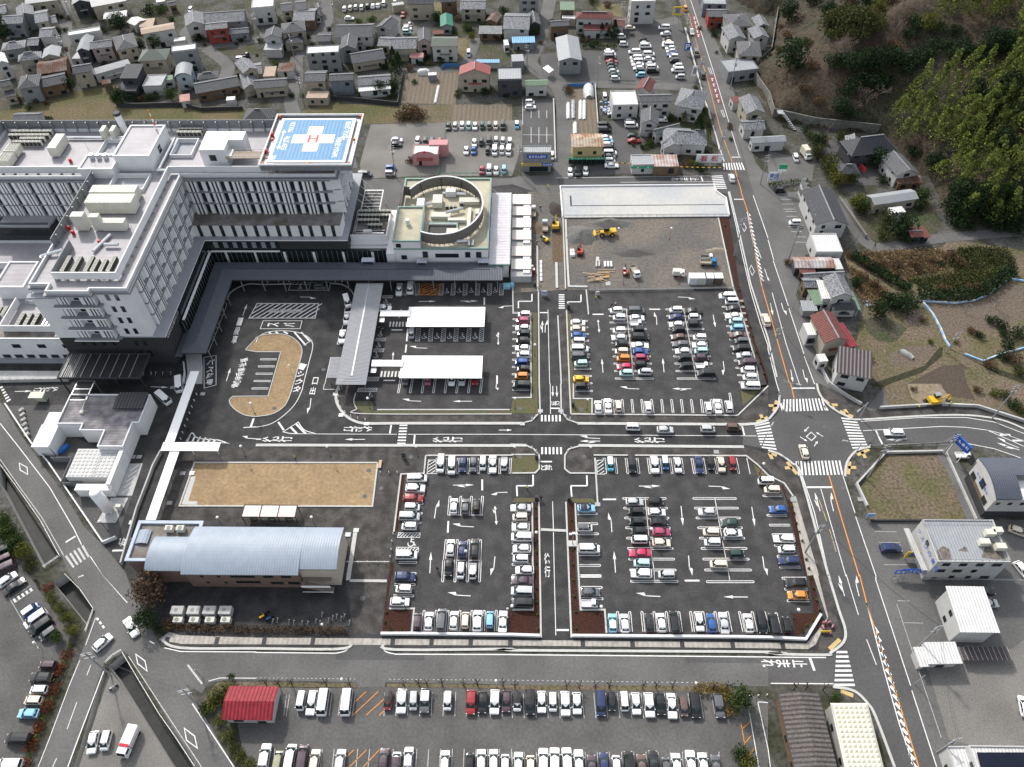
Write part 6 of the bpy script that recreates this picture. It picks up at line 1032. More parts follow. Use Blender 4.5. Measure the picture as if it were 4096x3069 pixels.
hs('A1',"""10 215 195 205 180 130 5.6 1.4|x s g|at the town's far left edge
150 160 300 130 280 45 5.8 1.4|G s g|behind the far left mottled house
305 205 420 185 400 85 5.6 1.3|x s c|left of the straight far lane
410 215 500 195 485 130 3.3 1.0|x s c|low beside the straight far lane
215 40 490 5 470 -60 6.5 .8|x l c|at the very top left
620 45 780 20 760 -40 5.6 1.4|G l d|right of the straight far lane
790 65 1090 10 1080 -60 5.8 1.2|x w c|behind the round dark tree
890 165 1090 140 1080 90 3.5 1.1|h w c|touching the round dark tree
1090 195 1165 225 1150 130 3.2 .8|x w w|right of the round dark tree|shed
590 315 865 270 862 235 6.5 .3|f w w|long and boxy beside the far lane|building
655 450 770 440 765 320 5.5 1.2|G l d|before the long white box
780 430 970 405 965 340 5.5 1.2|x s p|near the far lane
1005 440 1190 400 1165 280 5.8 1.5|h g c|left of the tan flat roofed block
1220 300 1510 250 1510 195 6.5 .5|x t w|big and plain in the far left town|building
1190 530 1435 515 1440 420 6.2 2.2|h o c|with a corner gable above the paddy
1480 455 1690 430 1690 380 9 .3|f w g|tall cube beside the small gravel lot|building
1600 235 1765 210 1750 110 5.6 1.5|G s w|left of the red brick garage
1760 210 2110 185 2090 90 4.5 2.0|x s g|behind the red brick garage
1770 265 1965 245 1955 185 5.8 1.0|x s R|with a pale garage door
1975 300 2150 285 2145 245 3.2 1.0|x s g|right of the red brick garage
810 650 1130 560 1120 510 3.5 1.2|x w w|long and low above the paddy
1030 680 1185 680 1205 575 6.2 .9|s k d|on the dry paddy's far edge
1020 790 1175 790 1180 695 3.2 .9|s k d|as the lower step of the dark paddy house
1230 750 1395 745 1390 650 3.6 .3|f l w|right of the dark paddy house|building
1415 700 1490 690 1485 650 3.0 .3|f n w|tiny, right of the dark paddy house|shed
1505 670 1650 655 1645 560 5.5 1.3|v l l|with a curved roof between the sheds|building
1690 815 2070 745 2050 650 3.4 1.6|x g b|long one beside the second paddy
1700 690 1880 670 1830 620 3.4 1.2|h g w|behind the long timber house
2100 775 2230 750 2225 620 3.3 1.3|G s c|at the corner of the back lane
2100 640 2230 600 2215 490 5.5 1.4|G s c|near the back lane corner
1550 885 1640 872 1655 815 2.6 .3|s p w|by the second paddy's bushes|shed
1950 870 2025 865 2020 835 2.5 .2|f w w|in the long timber house's yard|shed
155 535 355 500 370 440 5.5 1.6|h s c|left of the rust barn
360 510 515 490 505 410 5.5 1.3|G l c|behind the rust barn
320 650 580 610 540 500 4.5 1.3|x b b|that looks like a barn|building
345 765 580 715 570 620 4.0 1.2|x k b|barn in front of the rust barn|building
150 770 330 745 325 640 6.0 1.8|h g g|left of the dark barn
630 645 790 620 785 545 5.8 1.2|x k c|right of the dark barn
0 760 100 740 85 690 5.5 1.1|x g c|at the left edge above the paddy
35 845 140 830 130 785 3.2 .6|s k c|lowest one at the left edge
-20 570 75 545 100 445 6.0 1.3|G w w|at the left edge in the middle
10 440 215 410 215 345 4.0 1.4|h s g|one row in at the left edge
230 400 330 395 320 325 4.2 1.1|x s d|small one near the far lane
335 330 450 320 450 235 5.8 1.2|x s w|tall one near the far lane
620 510 690 510 680 430 3.0 .3|f l w|lean-to by the narrow house|shed
-60 130 60 110 45 40 5 1.2|x s g|cut by the top left corner
985 95 1105 62 1092 38 3 .5|s w w|awning beside the white sheet roof|shed
1500 362 1600 350 1595 322 3.6 .2|f w w|right of the tall grey cube's rear|shed
1350 25 1425 12 1420 -15 3 .2|f w w|little white store at the top|shed
0 175 60 165 60 120 4 1|x g w|low at the left edge top
1460 60 1530 45 1530 10 3 .8|x g b|hut by the vegetable garden|shed
880 735 960 720 955 690 2.6 .3|s b b|lean-to by the white long roof|shed
100 1060 325 1055 368 970 4.0 1.1|x g w|on the near edge of the first paddy
1200 240 1320 230 1325 160 3.0 .3|f t b|behind the tan flat roofed block|shed""")
hs('A2',"""-130 1060 130 1060 130 935 5 2.4|h k w|hidden behind the helipad wing
-40 75 150 60 140 -10 7 .3|f w w|at the top left of the back lane|building
215 105 315 95 300 20 5.5 1.2|x g c|left twin at the back lane's top
340 95 440 85 430 0 5.5 1.2|x g c|right twin at the back lane's top
315 185 505 180 490 75 4 1.3|x s b|hugging the bend of the back lane
225 290 430 265 415 180 5.8 1.7|h g c|tall hip one along the back lane
65 335 215 330 205 255 6 1.3|G g w|facing the gravel corner by the lane
240 380 400 370 385 310 3.3 1.2|h k c|low front of the tall hip house
65 435 220 435 215 390 3.3 .5|s l w|low porch by the gravel corner|shed
520 365 645 360 680 280 3.5 .7|x k g|just right of the back lane|shed
680 330 1000 325 970 210 5 2.2|x g w|broad one under the far gravel yard
1025 245 1150 270 1160 175 4.5 1.5|G g w|narrow one beside the parked trio
720 430 865 425 865 320 5.5 1.4|G g g|between the two broad roofs
435 470 715 455 710 395 7.5 .3|f w g|tall box on the back lane|building
1045 400 1160 405 1150 320 3.5 1.1|x s c|low left end of the twin mottled pair
1150 430 1385 425 1385 320 5 1.8|x s c|right of the twin mottled pair
1390 370 1505 365 1510 265 6 1.3|G g p|thin upright one in mid town
1510 405 1735 405 1735 320 6.2 1.3|x o w|row house with many small windows
830 555 1120 510 1110 415 3.5 1.7|x g c|bungalow above the twin shrubs
415 710 600 705 615 610 5.8 1.1|x g c|with a carport beside the back lane
630 705 840 695 840 630 5.8 1.0|x g u|next to the carport house
880 745 1165 725 1165 640 3.8 1.3|x s w|low one behind two round shrubs
885 795 1165 770 1165 732 3 .4|s w w|veranda of the low shrub house|shed
1750 650 2020 650 2000 575 6.8 2.2|G R c|facing the vegetable beds
2085 695 2295 690 2290 588 6.5 .3|f l d|right of the salmon roof|building
-20 770 265 750 300 668 3.8 1.2|x g c|left of the back lane's lower end
-20 650 55 640 50 540 3.5 1.2|x s c|at the back lane's left
180 625 320 620 330 545 2.9 .3|f b w|rusty carport beside the back lane|shed
1325 500 1445 500 1445 470 2.8 .5|s p w|in mid town garden|shed
1590 235 1700 230 1700 130 3.5 1.0|G N g|in mid town|shed
1305 40 1530 40 1525 -10 6.5 1.2|x k c|block at the top centre|building
1180 55 1280 40 1280 15 3 .3|f l c|right of the top car row|shed
1590 25 1740 15 1740 -20 5.5 1.2|x g b|top centre right
1760 85 1980 85 1975 0 5 1.5|x s c|with a blue awning
1760 95 1985 95 1985 60 3 .4|s u c|the awning shed itself at top right of centre|shed
1920 295 2120 297 2120 240 2.8 .6|s s b|long open shed in mid town|shed
1980 185 2075 200 2030 120 3.2 .9|G b b|little hut near the top|shed
1485 655 1560 650 1555 628 2.2 .2|f w g|by the vegetable beds|shed
510 145 560 140 550 95 3 .8|G g w|beside the back lane's bend, upper|shed
515 88 575 80 560 40 3 .8|G g w|beside the back lane's bend, top|shed
60 665 160 660 160 575 3 .3|f t c|left of the rusty carport|shed
1900 545 2100 545 2100 522 2.4 .3|s u w|long thin bin store in mid town|shed
2145 395 2185 392 2185 345 3 .2|f w w|little white box right of mid town|shed
1525 300 1620 295 1610 270 2.6 .3|s r b|below the bright green shed|shed
960 250 1030 245 1020 205 3 .8|x g w|wing of the broad far roof|shed
430 850 615 850 620 790 2.8 .3|f t c|carport of the back lane house|shed
1350 1340 1570 1340 1565 1255 4 .3|f w P|clinic on the gravel lot|clinic""")
hs('A3',"""62 5 228 5 225 -60 8 .3|f l g|tall block at the top beside the lane|building
-80 255 150 260 150 120 5 2.0|x s w|broad one at the lane's left
145 220 250 215 270 115 4.2 1.2|G g d|small one at the lane's left
0 375 200 370 200 322 3 .3|s u g|left of the winding lane|shed
415 90 540 90 540 30 5 .6|s n b|top right of the winding lane
330 235 500 225 505 175 5.5 1.0|x g b|above the grey warehouse
550 160 870 165 865 110 6.5 1.4|h r w|by the far car park
620 265 870 265 870 205 3.4 .8|s r w|lower front of the red hip house
870 230 970 235 965 165 3.4 1.0|x r w|side wing of the red hip house
1030 20 1240 15 1240 -40 9 .3|f w w|tall and white at the top centre|building
400 530 605 525 560 325 5.5 1.2|G l g|warehouse with two dark window strips|warehouse
870 915 1090 910 1075 788 5.2 .3|f w w|white cube right of the plastic tunnels|building
1065 775 1190 800 1160 690 4 1.3|G r w|storehouse behind the white cube|storehouse
1100 885 1385 880 1380 810 6 1.0|x g w|long one right of the white cube
1400 910 1640 950 1600 780 5.6 2.4|h s w|big one beside the east road
1105 1070 1265 1080 1225 960 5 1.5|G g w|in front of the long grey house
1300 1235 1680 1260 1660 1120 4.2 2.0|h s w|with a garden beside the east road
1240 1170 1460 1115 1440 1070 3.5 1.1|x s w|back wing of the garden house
1310 1285 1470 1265 1450 1205 3.6 1.2|G s w|front gable of the garden house
515 1275 795 1270 790 1155 6.6 .8|x q y|with shop windows by the north road|shop
95 1325 340 1325 335 1265 7 .3|f l g|pharmacy with blue and yellow signs|shop
1040 1430 1225 1425 1220 1340 3.4 .3|f l w|with a green sign band|shop
1225 1440 1440 1440 1440 1338 3.4 .4|f Q b|next to the green sign shop|shed
1690 150 1860 150 1855 80 4.5 1.1|x g R|top right of the east road
1870 235 2080 225 2070 115 5.5 1.6|h g c|right of the east road, upper one
1870 350 2025 340 2010 225 5.5 1.4|G s w|right of the east road, second one
2085 340 2225 330 2220 240 5 1.3|G s w|against the hillside, lower one
2110 240 2225 235 2215 150 4.5 1.2|G s c|against the hillside, upper one
1950 480 2155 490 2150 360 5.5 1.5|h g c|wide one below the hillside
1865 630 2130 600 2110 490 4 .3|f l g|stepped grey block below the hillside|building
1910 890 2030 880 2010 830 3 .3|f r w|by the retaining wall|shed
2020 990 2190 980 2150 840 5.5 1.5|G s c|right of the east road, lower one
2000 1130 2190 1120 2170 1030 3.5 1.2|x s w|lowest tiled one by the retaining wall
1650 40 1850 45 1845 -20 5 .3|f l u|top right of the east road|building
430 160 545 165 545 140 3 .3|f w c|by the winding lane's top|shed
0 535 105 530 108 470 3.4 .4|f l g|left of the carport on the winding lane|shed
110 745 310 740 300 690 4.2 .8|x n w|on the winding lane's bend|building""")
hs('A4',"""-140 1240 160 1225 150 1170 3.5 .9|x l w|long one under the retaining wall|building
450 1330 535 1330 535 1290 2.5 .6|s k b|in the temple garden|shed
1110 1525 1300 1500 1190 1330 4.5 1.8|G g w|beside the temple hall
1120 1590 1340 1585 1300 1530 2.8 .5|s b b|behind the temple side hall|shed""")
hs('B4',"""410 290 695 285 560 -15 5.2 1.8|G k w|long apartment block on the east road|building
415 525 645 525 605 365 4 .3|f w w|shop with a blue side sign|shop
230 660 580 660 550 565 3.2 .7|x Q d|first of the shabby row|shed
580 672 650 668 630 580 2.6 .3|s w d|end lean-to of the shabby row|shed
275 705 415 700 410 665 2.7 .3|s r b|rusty strip of the shabby row|shed
310 745 665 725 660 700 3 .5|x s b|thin strip of the shabby row|shed
310 830 465 830 450 745 3.5 .9|x s b|open fronted, end of the shabby row
548 920 740 910 652 730 5.8 1.5|G s w|with a bright white awning
560 1020 780 1020 740 930 3 1.0|h k w|low front of the white awning house
405 980 500 968 455 840 2.8 .3|s n w|green lean-to left of the awning house|shed
765 1022 802 1020 752 860 2.7 .3|s n w|green lean-to right of the awning house|shed
468 925 555 925 510 770 4.6 .2|s w w|white awning over the balcony|shed
300 1030 430 1030 390 945 2.5 .2|s l g|carport of the awning house|shed
490 1310 700 1285 600 1040 5.8 1.5|G r c|at the foot of the fields
640 1358 775 1330 690 1130 3 .5|s X b|red annex of the red tiled house|shed
590 1560 895 1620 760 1370 5.5 .5|s V w|nearest the junction corner
1235 395 1345 390 1300 305 3 .5|x r d|hut at the edge of the fields|shed
1345 400 1405 392 1370 308 2.8 .4|s r d|side bay of the field hut|shed
915 118 1300 62 1280 -30 3.5 .9|x l c|barn below the temple|building
1070 190 1190 175 1160 125 2.6 .2|f w w|box below the barn|shed
345 1240 430 1235 400 1130 4 .2|f w w|white extension of the red tiled house|shed
445 1470 520 1462 505 1395 3 .2|f w w|white box left of the plum roof|shed""")
hs('C4',"""1460 1540 2090 1545 1900 1180 8 .3|f l w|and stained deck below the weed plot|building""")
hs('D4',"""1660 495 2000 500 1840 110 6 .5|s w w|ribbed one by the east road|building
1380 770 1680 765 1610 580 3 .2|s w w|ribbed hut in the gravel yard|shed
1310 795 1395 790 1355 620 2.6 .2|s w w|side bay of the ribbed hut|shed
1830 1800 2500 1810 2270 1480 5 .3|f w w|solar roofed block at the bottom right corner|building
1640 1800 1830 1800 1720 1480 3.6 .3|f w w|white annex left of the solar roofed block|building
250 1760 620 1755 455 1010 4 1.0|G c b|long shed at the bottom right|building
700 1760 1010 1760 848 1120 3.5 .3|f y w|dimpled hall beside the long shed|building""")
house('D2',(-299,1250,140,1255,195,962),3.2,'x',1.0,'X','w',"bright red roofed white hut in the old car park's corner","hut",None,"hut")
th=house('A4',(720,1350,1120,1300,1055,1165),5,'h',3.6,'k','d',"temple hall with a steep dark tiled roof below the bamboo","temple",None,"temple_hall")
house('A4',(690,1335,800,1345,870,1190),4.4,'h',2.2,'s','d',"silver tiled porch roof jutting from the temple hall","porch",None,"temple_porch")
tg=house('A4',(615,1500,795,1500,765,1415),4.2,'h',1.6,'k','b',"dark tiled temple gate between the clipped round bushes","gate",None,"temple_gate",win=False)
DC=thing("dental_clinic","modern white clinic with a dark arched metal roof beside the weed plot","clinic",P('C4',2050,1150));FLd,FRd,BRd=PL('C4',(1952,1015,2420,1015,2330,660),7.2);dep=BRd.y-FRd.y;x0,x1,y0=FLd.x,FRd.x,FLd.y
B("wall",DC,WALL['w'][1],[(x0+.3,x1,y0+.3,y0+dep-.3,2.6,7.2)]);B("base_wall",DC,m_char,[(x0+.32,x1-.02,y0+.32,y0+dep-.32,0,2.6)]);B("timber_panel",DC,WALL['b'][1],[(x0+.22,x0+.3,y0+2,y0+dep-1,2.6,3.6)])
mb=MB();
for i in range(10):
 f=lambda u:7.3+2.0*math.sin(math.pi*min(1,u*.75+.12));a,b=i/10,(i+1)/10;y_a,y_b=y0+dep*(.0+a),y0+dep*b
 mb.hexa([Vector((x0,y_a,f(a))),Vector((x0+5.5 if b<.55 else x1,y_a,f(a))),Vector((x0+5.5 if b<.55 else x1,y_b,f(b))),Vector((x0,y_b,f(b)))],.2)
mb.build("arched_roof",m_slate,DC);mb=MB()
for xx in(x0+.05,):
 pts=[Vector((xx,y0+dep*i/10,7.3+2.0*math.sin(math.pi*min(1,i/10*.75+.12))))for i in range(11)];mb.poly([Vector((xx,y0,7.0))]+pts+[Vector((xx,y0+dep,7.0))]);
mb.build("gable_wall",WALL['w'][1],DC);B("terrace_deck",DC,m_hwht,[(x0+5.6,x1,y0+.4,y0+dep*.5,7.2,7.3)]);B("terrace_rail",DC,m_metal,[(x0+5.6,x1,y0+.3,y0+.36,8.2,8.3)]+[(x0+5.6+i*1.2,x0+5.65+i*1.2,y0+.3,y0+.36,7.3,8.2)for i in range(10)])
for i in range(4):B("lattice_window",DC,m_win,[(x0+.2,x0+.29,y0+1.5+i*3.1,y0+3.3+i*3.1,4.6 if i%2 else 2.9,6.6 if i%2 else 4.5)])
for i in range(4):window(DC,(x0+1.5+i*2.6,y0+.25,5.4),(1,0),.8,.9)
t=MB()
for i,c_ in enumerate("とも歯科医院"):write(t,c_,Vector((x0+.17,y0+dep-2.5-i*1.0,5.7)),Vector((0,-1,0)),Vector((0,0,1)),.65,.7)
t.build("wall_lettering",mat("sign_blue",(.02,.09,.42),.5,n=0),DC)
AB=[o for o in bpy.data.objects if o.get("label","").find("apartment block")>=0][0]
q0=P('B4',360,330,0);q1=P('B4',250,20,0);dv=(q1-q0);dv.z=0;nv=Vector((-dv.y,dv.x,0)).normalized();mb=MB();mb2=MB()
for z in(.3,3.0):mb.hexa([q0+Vector((0,0,z)),q1+Vector((0,0,z)),q1+nv*-1.4+Vector((0,0,z)),q0+nv*-1.4+Vector((0,0,z))],.15);mb.hexa([q0+Vector((0,0,z)),q1+Vector((0,0,z)),q1+nv*-.12+Vector((0,0,z)),q0+nv*-.12+Vector((0,0,z))],1.05)
for i in range(9):a=q0+dv*(i/8);mb2.hexa([a,a+dv.normalized()*.12,a+dv.normalized()*.12-nv*1.4,a-nv*1.4],5.8)
mb.build("balcony",WALL['w'][1],AB);mb2.build("balcony_divider",WALL['w'][1],AB)
DH=[o for o in bpy.data.objects if o.get("label","").find("dimpled hall")>=0][0];a,b,c=PL('D4',(700,1760,1010,1760,848,1120),3.7);mb=MB()
for i in range(7):
 for j in range(15):p=a+(b-a)*((i+.5)/7)+(c-b)*((j+.5)/15);mb.add([p+Vector((-.75,-.75,0)),p+Vector((.75,-.75,0)),p+Vector((.75,.75,0)),p+Vector((-.75,.75,0)),p+Vector((0,0,.55))],[(0,1,4),(1,2,4),(2,3,4),(3,0,4)])
mb.build("roof_dimple",ROOF['y'][1],DH)
SB=[o for o in bpy.data.objects if o.get("label","").find("solar roofed")>=0][0];a,b,c=PL('D4',(1830,1657,2209,1657,2209,1530),5.5)
mb=MB();m_sol=mat("solar_cell",(.012,.016,.03),.15,n=.1)
for i in range(6):
 for j in range(3):p=P('D4',1790+i*83+j*18,1535+j*62,5.3);mb.hexa([p+Vector((0,-2.0,.1)),p+Vector((3.0,-2.0,.1)),p+Vector((3.0,0,.45)),p+Vector((0,0,.45))],.06)
mb.build("solar_panel",m_sol,SB)
SBK=[o for o in bpy.data.objects if o.get("label","").find("stained deck")>=0][0];mb=MB()
for(x,y)in((1900,1300),(1960,1280),(1850,1380),(1990,1420)):p=P('C4',x,y,8.3);mb.box(p.x-1,p.x+1,p.y-.6,p.y+.6,8.3,9.6)
mb.build("roof_plant",m_ac,SBK);B("roof_rail",SBK,m_metal,[])if 0 else None
mb=MB();f0,f1,f2=PL('C4',(1490,1530,2080,1535,1890,1190),8.2);mb.strip([f0,f1,f2,f0+(f2-f1)],.08,.8,.08,closed=True);[mb.tube(f0+(f1-f0)*(i/10),f0+(f1-f0)*(i/10)+Vector((0,0,.9)),.04,n=4)for i in range(11)];mb.build("roof_rail",m_metal,SBK)
sg_=MB();a,b,c=PL('C4',(1460,1540,2090,1545,1900,1180),8);lx=a+(c-b);dn=(lx-a).normalized()
for i,ch in enumerate("クスリの薬局"):write(sg_,ch,lx-dn*(2+i*1.7)+Vector((-.05,0,-1.2)),-dn,Vector((0,0,1)),1.1,1.2)
sg_.build("wall_lettering",mat("sign_blue",(.02,.09,.42)),SBK)
mb=MB();mb.hexa([a+Vector((-.5,0,4.2-8)),a+Vector((-1.6,0,4.2-8)),lx+Vector((-1.6,0,4.2-8)),lx+Vector((-.5,0,4.2-8))],.3);mb.build("balcony",WALL['w'][1],SBK)
PK=[o for o in bpy.data.objects if o.get("label","").find("clinic on the gravel lot")>=0][0];c=P('A2',1455,1340,4);mb=MB();mb.add([Vector((c.x-3.4,c.y-.05,3.6)),Vector((c.x+3.4,c.y-.05,3.6))]+[Vector((c.x+3.4*math.cos(a),c.y-.05,4+1.5*math.sin(a)))for a in(0.2,.7,1.2,1.57,1.95,2.4,2.9)],[tuple(range(9))]);mb.build("front_gable",WALL['P'][1],PK);mb=MB();mb.hexa([Vector((c.x-2.6,c.y-1.1,2.5)),Vector((c.x+2.6,c.y-1.1,2.5)),Vector((c.x+2.6,c.y,2.9)),Vector((c.x-2.6,c.y,2.9))],.12);mb.build("awning",ROOF['R'][1],PK)
mb=MB();mb.ball((c.x,c.y-.15,5.2),.45,8,5);mb.build("red_emblem",m_red,PK);B("rear_block",PK,WALL['P'][1],[(c.x+1,c.x+7.2,c.y+5,c.y+8,0,4.6)])
def board(parent,txt,c,w,h,bgc,fgc,dep=.12,tw=.86,th=.7,name="sign_board"):
 m1=mat("sign_"+bgc[0],bgc[1],.5,n=0);m2=mat("sign_"+fgc[0],fgc[1],.5,n=0);o=B(name,parent,m1,[(c.x-w/2,c.x+w/2,c.y-dep,c.y,c.z-h/2,c.z+h/2)])
 if txt:
  t=MB();n_=len(txt)
  for i,ch in enumerate(txt):
   if ch!=' ':write(t,ch,Vector((c.x-w*tw/2+w*tw*(i+.5)/n_,c.y-dep-.012,c.z)),Vector((1,0,0)),Vector((0,0,1)),min(w*tw/n_*.85,h*th*1.1),h*th)
  t.build("lettering",m2,o)
 return o
SBL=("blue",(.02,.10,.42));SWH=("white",(.78,.78,.78));SYE=("yellow",(.70,.50,.03));SGR=("green",(.04,.32,.17));SRD=("red",(.45,.03,.05))
PH_=[o for o in bpy.data.objects if o.get("label","").find("pharmacy with blue")>=0][0];c=P('A3',218,1325,7)
board(PH_,"処方せん受付",Vector((c.x,c.y-.06,5.9)),6.4,1.4,SBL,SWH);board(PH_,"日本調剤島田薬局",Vector((c.x-1.9,c.y-.09,2.9)),6.6,.9,SYE,SBL);board(PH_,"日本薬局",Vector((c.x+3.4,c.y-.09,2.9)),3.6,.9,SBL,SWH);B("shop_glass",PH_,m_win,[(c.x-2.5,c.x+3.6,c.y-.08,c.y-.0,.2,2.0)])
RS=[o for o in bpy.data.objects if o.get("label","").find("with shop windows")>=0][0];c=P('A3',655,1275,6.6);board(RS,"おくすり 処方せん受付",Vector((c.x,c.y-.3,2.75)),12.2,.7,SGR,SWH);B("shop_glass",RS,m_win,[(c.x-6+i*1.5,c.x-4.6+i*1.5,c.y+.3,c.y+.42,.2,2.2)for i in range(8)])
GS=[o for o in bpy.data.objects if o.get("label","").find("green sign band")>=0][0];c=P('A3',1132,1430,3.4);board(GS,"薬局",Vector((c.x,c.y-.05,2.8)),7.6,.8,SGR,SWH)
# ---------------------------------------------------------------- trees, bamboo, hedges
def leafmat(name,c1,c2,c3=None):
 if name in MATS:return MATS[name]
 M=bpy.data.materials.new(name);M.use_nodes=True;N=M.node_tree.nodes;L=M.node_tree.links;b=N["Principled BSDF"];b.inputs["Roughness"].default_value=.7;b.inputs["Specular IOR Level"].default_value=.15
 g=N.new("ShaderNodeNewGeometry");r=N.new("ShaderNodeValToRGB");r.color_ramp.elements[0].color=(*c1,1);r.color_ramp.elements[1].color=(*c2,1)
 if c3:e=r.color_ramp.elements.new(.93);e.color=(*c3,1);r.color_ramp.elements[1].position=.8 if 0 else r.color_ramp.elements[1].position
 n=N.new("ShaderNodeTexNoise");n.inputs["Scale"].default_value=.35;n.inputs["Detail"].default_value=3;L.new(g.outputs["Position"],n.inputs["Vector"])
 a=N.new("ShaderNodeMath");a.operation='MULTIPLY_ADD';L.new(g.outputs["Random Per Island"],a.inputs[0]);a.inputs[1].default_value=.55
 s=N.new("ShaderNodeMath");s.operation='MULTIPLY_ADD';L.new(n.outputs["Fac"],s.inputs[0]);s.inputs[1].default_value=1.5;s.inputs[2].default_value=-.58;L.new(s.outputs[0],a.inputs[2])
 L.new(a.outputs[0],r.inputs[0]);L.new(r.outputs[0],b.inputs["Base Color"])
 tr=N.new("ShaderNodeBsdfTranslucent");L.new(r.outputs[0],tr.inputs["Color"]);mx=N.new("ShaderNodeMixShader");mx.inputs[0].default_value=.25;L.new(b.outputs[0],mx.inputs[1]);L.new(tr.outputs[0],mx.inputs[2]);L.new(mx.outputs[0],N["Material Output"].inputs["Surface"])
 MATS[name]=M;return M
lm_dark=leafmat("dark_evergreen_leaf",(.010,.022,.011),(.045,.075,.026));lm_mid=leafmat("mid_green_leaf",(.020,.040,.012),(.09,.13,.035));lm_yel=leafmat("yellow_green_leaf",(.04,.055,.012),(.20,.20,.045));lm_bam=leafmat("bamboo_leaf",(.015,.042,.010),(.19,.29,.05),(.27,.30,.07))
lm_brn=leafmat("dry_brush_leaf",(.05,.032,.02),(.20,.13,.075));lm_gold=leafmat("golden_hedge_leaf",(.10,.07,.02),(.34,.24,.07));lm_red=leafmat("red_hedge_leaf",(.06,.02,.01),(.28,.085,.02));lm_oliv=leafmat("olive_bush_leaf",(.03,.04,.014),(.105,.115,.038));lm_grass=leafmat("straw_tuft",(.11,.08,.045),(.36,.26,.14))
m_bark=mat("tree_bark",(.075,.055,.042),.95,n=.2);m_bare=mat("bare_twig",(.17,.135,.12),.95,n=.2)
LR=random.Random(11)
def leaf(m,c,s,up=0.0,rnd=LR):
 a=Vector((rnd.gauss(0,1),rnd.gauss(0,1),rnd.gauss(0,.6)+up));a.normalize();b=a.orthogonal().normalized();b.rotate(Matrix.Rotation(rnd.uniform(0,6.28),3,a));d=a.cross(b);w=s*rnd.uniform(.6,1.2);h=s*rnd.uniform(.6,1.2)
 m.v+=[c-b*w*.5,c-d*h*.5,c+b*w*.5,c+d*h*.5];k=len(m.v);m.f.append((k-4,k-3,k-2,k-1));m.m.append(0)
def crown(n,rx,rz,s,zc,clumps=14,flat=.35,rnd=LR):
 m=MB();cl=[]
 for i in range(clumps):
  while 1:
   p=Vector((rnd.uniform(-1,1),rnd.uniform(-1,1),rnd.uniform(-1,1)))
   if .25<p.length<1:break
  cl.append((Vector((p.x*rx*.68,p.y*rx*.68,p.z*rz*.68)),rnd.uniform(.32,.55)))
 for i in range(n):
  c,r=rnd.choice(cl);d=Vector((rnd.gauss(0,1),rnd.gauss(0,1),rnd.gauss(0,1)));d.normalize();d*=rnd.uniform(.55,1)**.5
  p=c+Vector((d.x*r*rx,d.y*r*rx,d.z*r*rz));leaf(m,p+Vector((0,0,zc)),s,flat)
 return m
def trunk(h,r):
 m=MB();m.tube((0,0,-.3),(0,0,h*.6),r,r*.7)
 for a in range(3):m.tube((0,0,h*.45),(h*.22*math.cos(a*2.1),h*.22*math.sin(a*2.1),h*.85),r*.5,r*.25,5)
 return m
def bare(h,seed,spread=.5):
 rnd=random.Random(seed);m=MB()
 def br(p,d,l,r,k):
  q=p+d*l;m.tube(p,q,r,r*.65,4)
  if k==0:return
  for i in range(3):dd=Vector((d.x+rnd.uniform(-1,1)*spread*1.5,d.y+rnd.uniform(-1,1)*spread*1.5,d.z*.8+rnd.uniform(0,.4)));dd.normalize();br(q,dd,l*rnd.uniform(.55,.8),r*.6,k-1)
 br(Vector((0,0,-.2)),Vector((0,0,1)),h*.33,h*.022,4);return m
TRM={k:as_mesh("crown",crown(n,1,z,s,zc,c,f),lm_mid)for k,n,z,s,zc,c,f in(('r',900,.9,.155,.88,26,.3),('r2',700,.95,.17,1.0,22,.3),('s',520,.62,.16,.52,20,.4),('c',420,1.7,.22,1.7,26,.2),('b',700,.97,.15,.97,60,.3))}
PM=MB();prnd=random.Random(4)
for i in range(520):z=prnd.random()**.8;r_=(1-z)*.95+.08;a=prnd.uniform(0,6.28);rr=r_*prnd.uniform(.6,1);leaf(PM,Vector((rr*math.cos(a),rr*math.sin(a),.35+z*2.6-rr*.2)),.22,.3)
TRM['p']=as_mesh("crown",PM,lm_dark);TRK=as_mesh("trunk",trunk(1,.06),m_bark);BAR=[as_mesh("branches",bare(1,5+i),m_bare)for i in range(3)]
LEAFS={'d':("dark green",lm_dark),'m':("mid green",lm_mid),'y':("yellow green",lm_yel),'b':("dry brown",lm_brn),'o':("olive green",lm_oliv),'g':("golden",lm_gold)}
TN={'r':("broad_tree","tree"),'r2':("broad_tree","tree"),'s':("shrub","shrub"),'c':("column_tree","tree"),'b':("clipped_tree","tree"),'p':("conifer_tree","tree")}
def plant(p,k,lf,r,lab,grp=None):
 nm,cat=TN[k];t=thing(nm,lab,cat,p,grp,LR.uniform(0,6.28));o=bpy.data.objects.new("crown",TRM[k]);COL.objects.link(o);o.parent=t;o.scale=(r,r,r);o.material_slots[0].link='OBJECT';o.material_slots[0].material=LEAFS[lf][1];o.location.z={'r':.05*r,'r2':.05*r,'p':.2*r,'c':.2*r}.get(k,0)
 if k!='s':q=bpy.data.objects.new("trunk",TRK);COL.objects.link(q);q.parent=t;q.scale=(r*1.3,r*1.3,r*1.5)
 return t
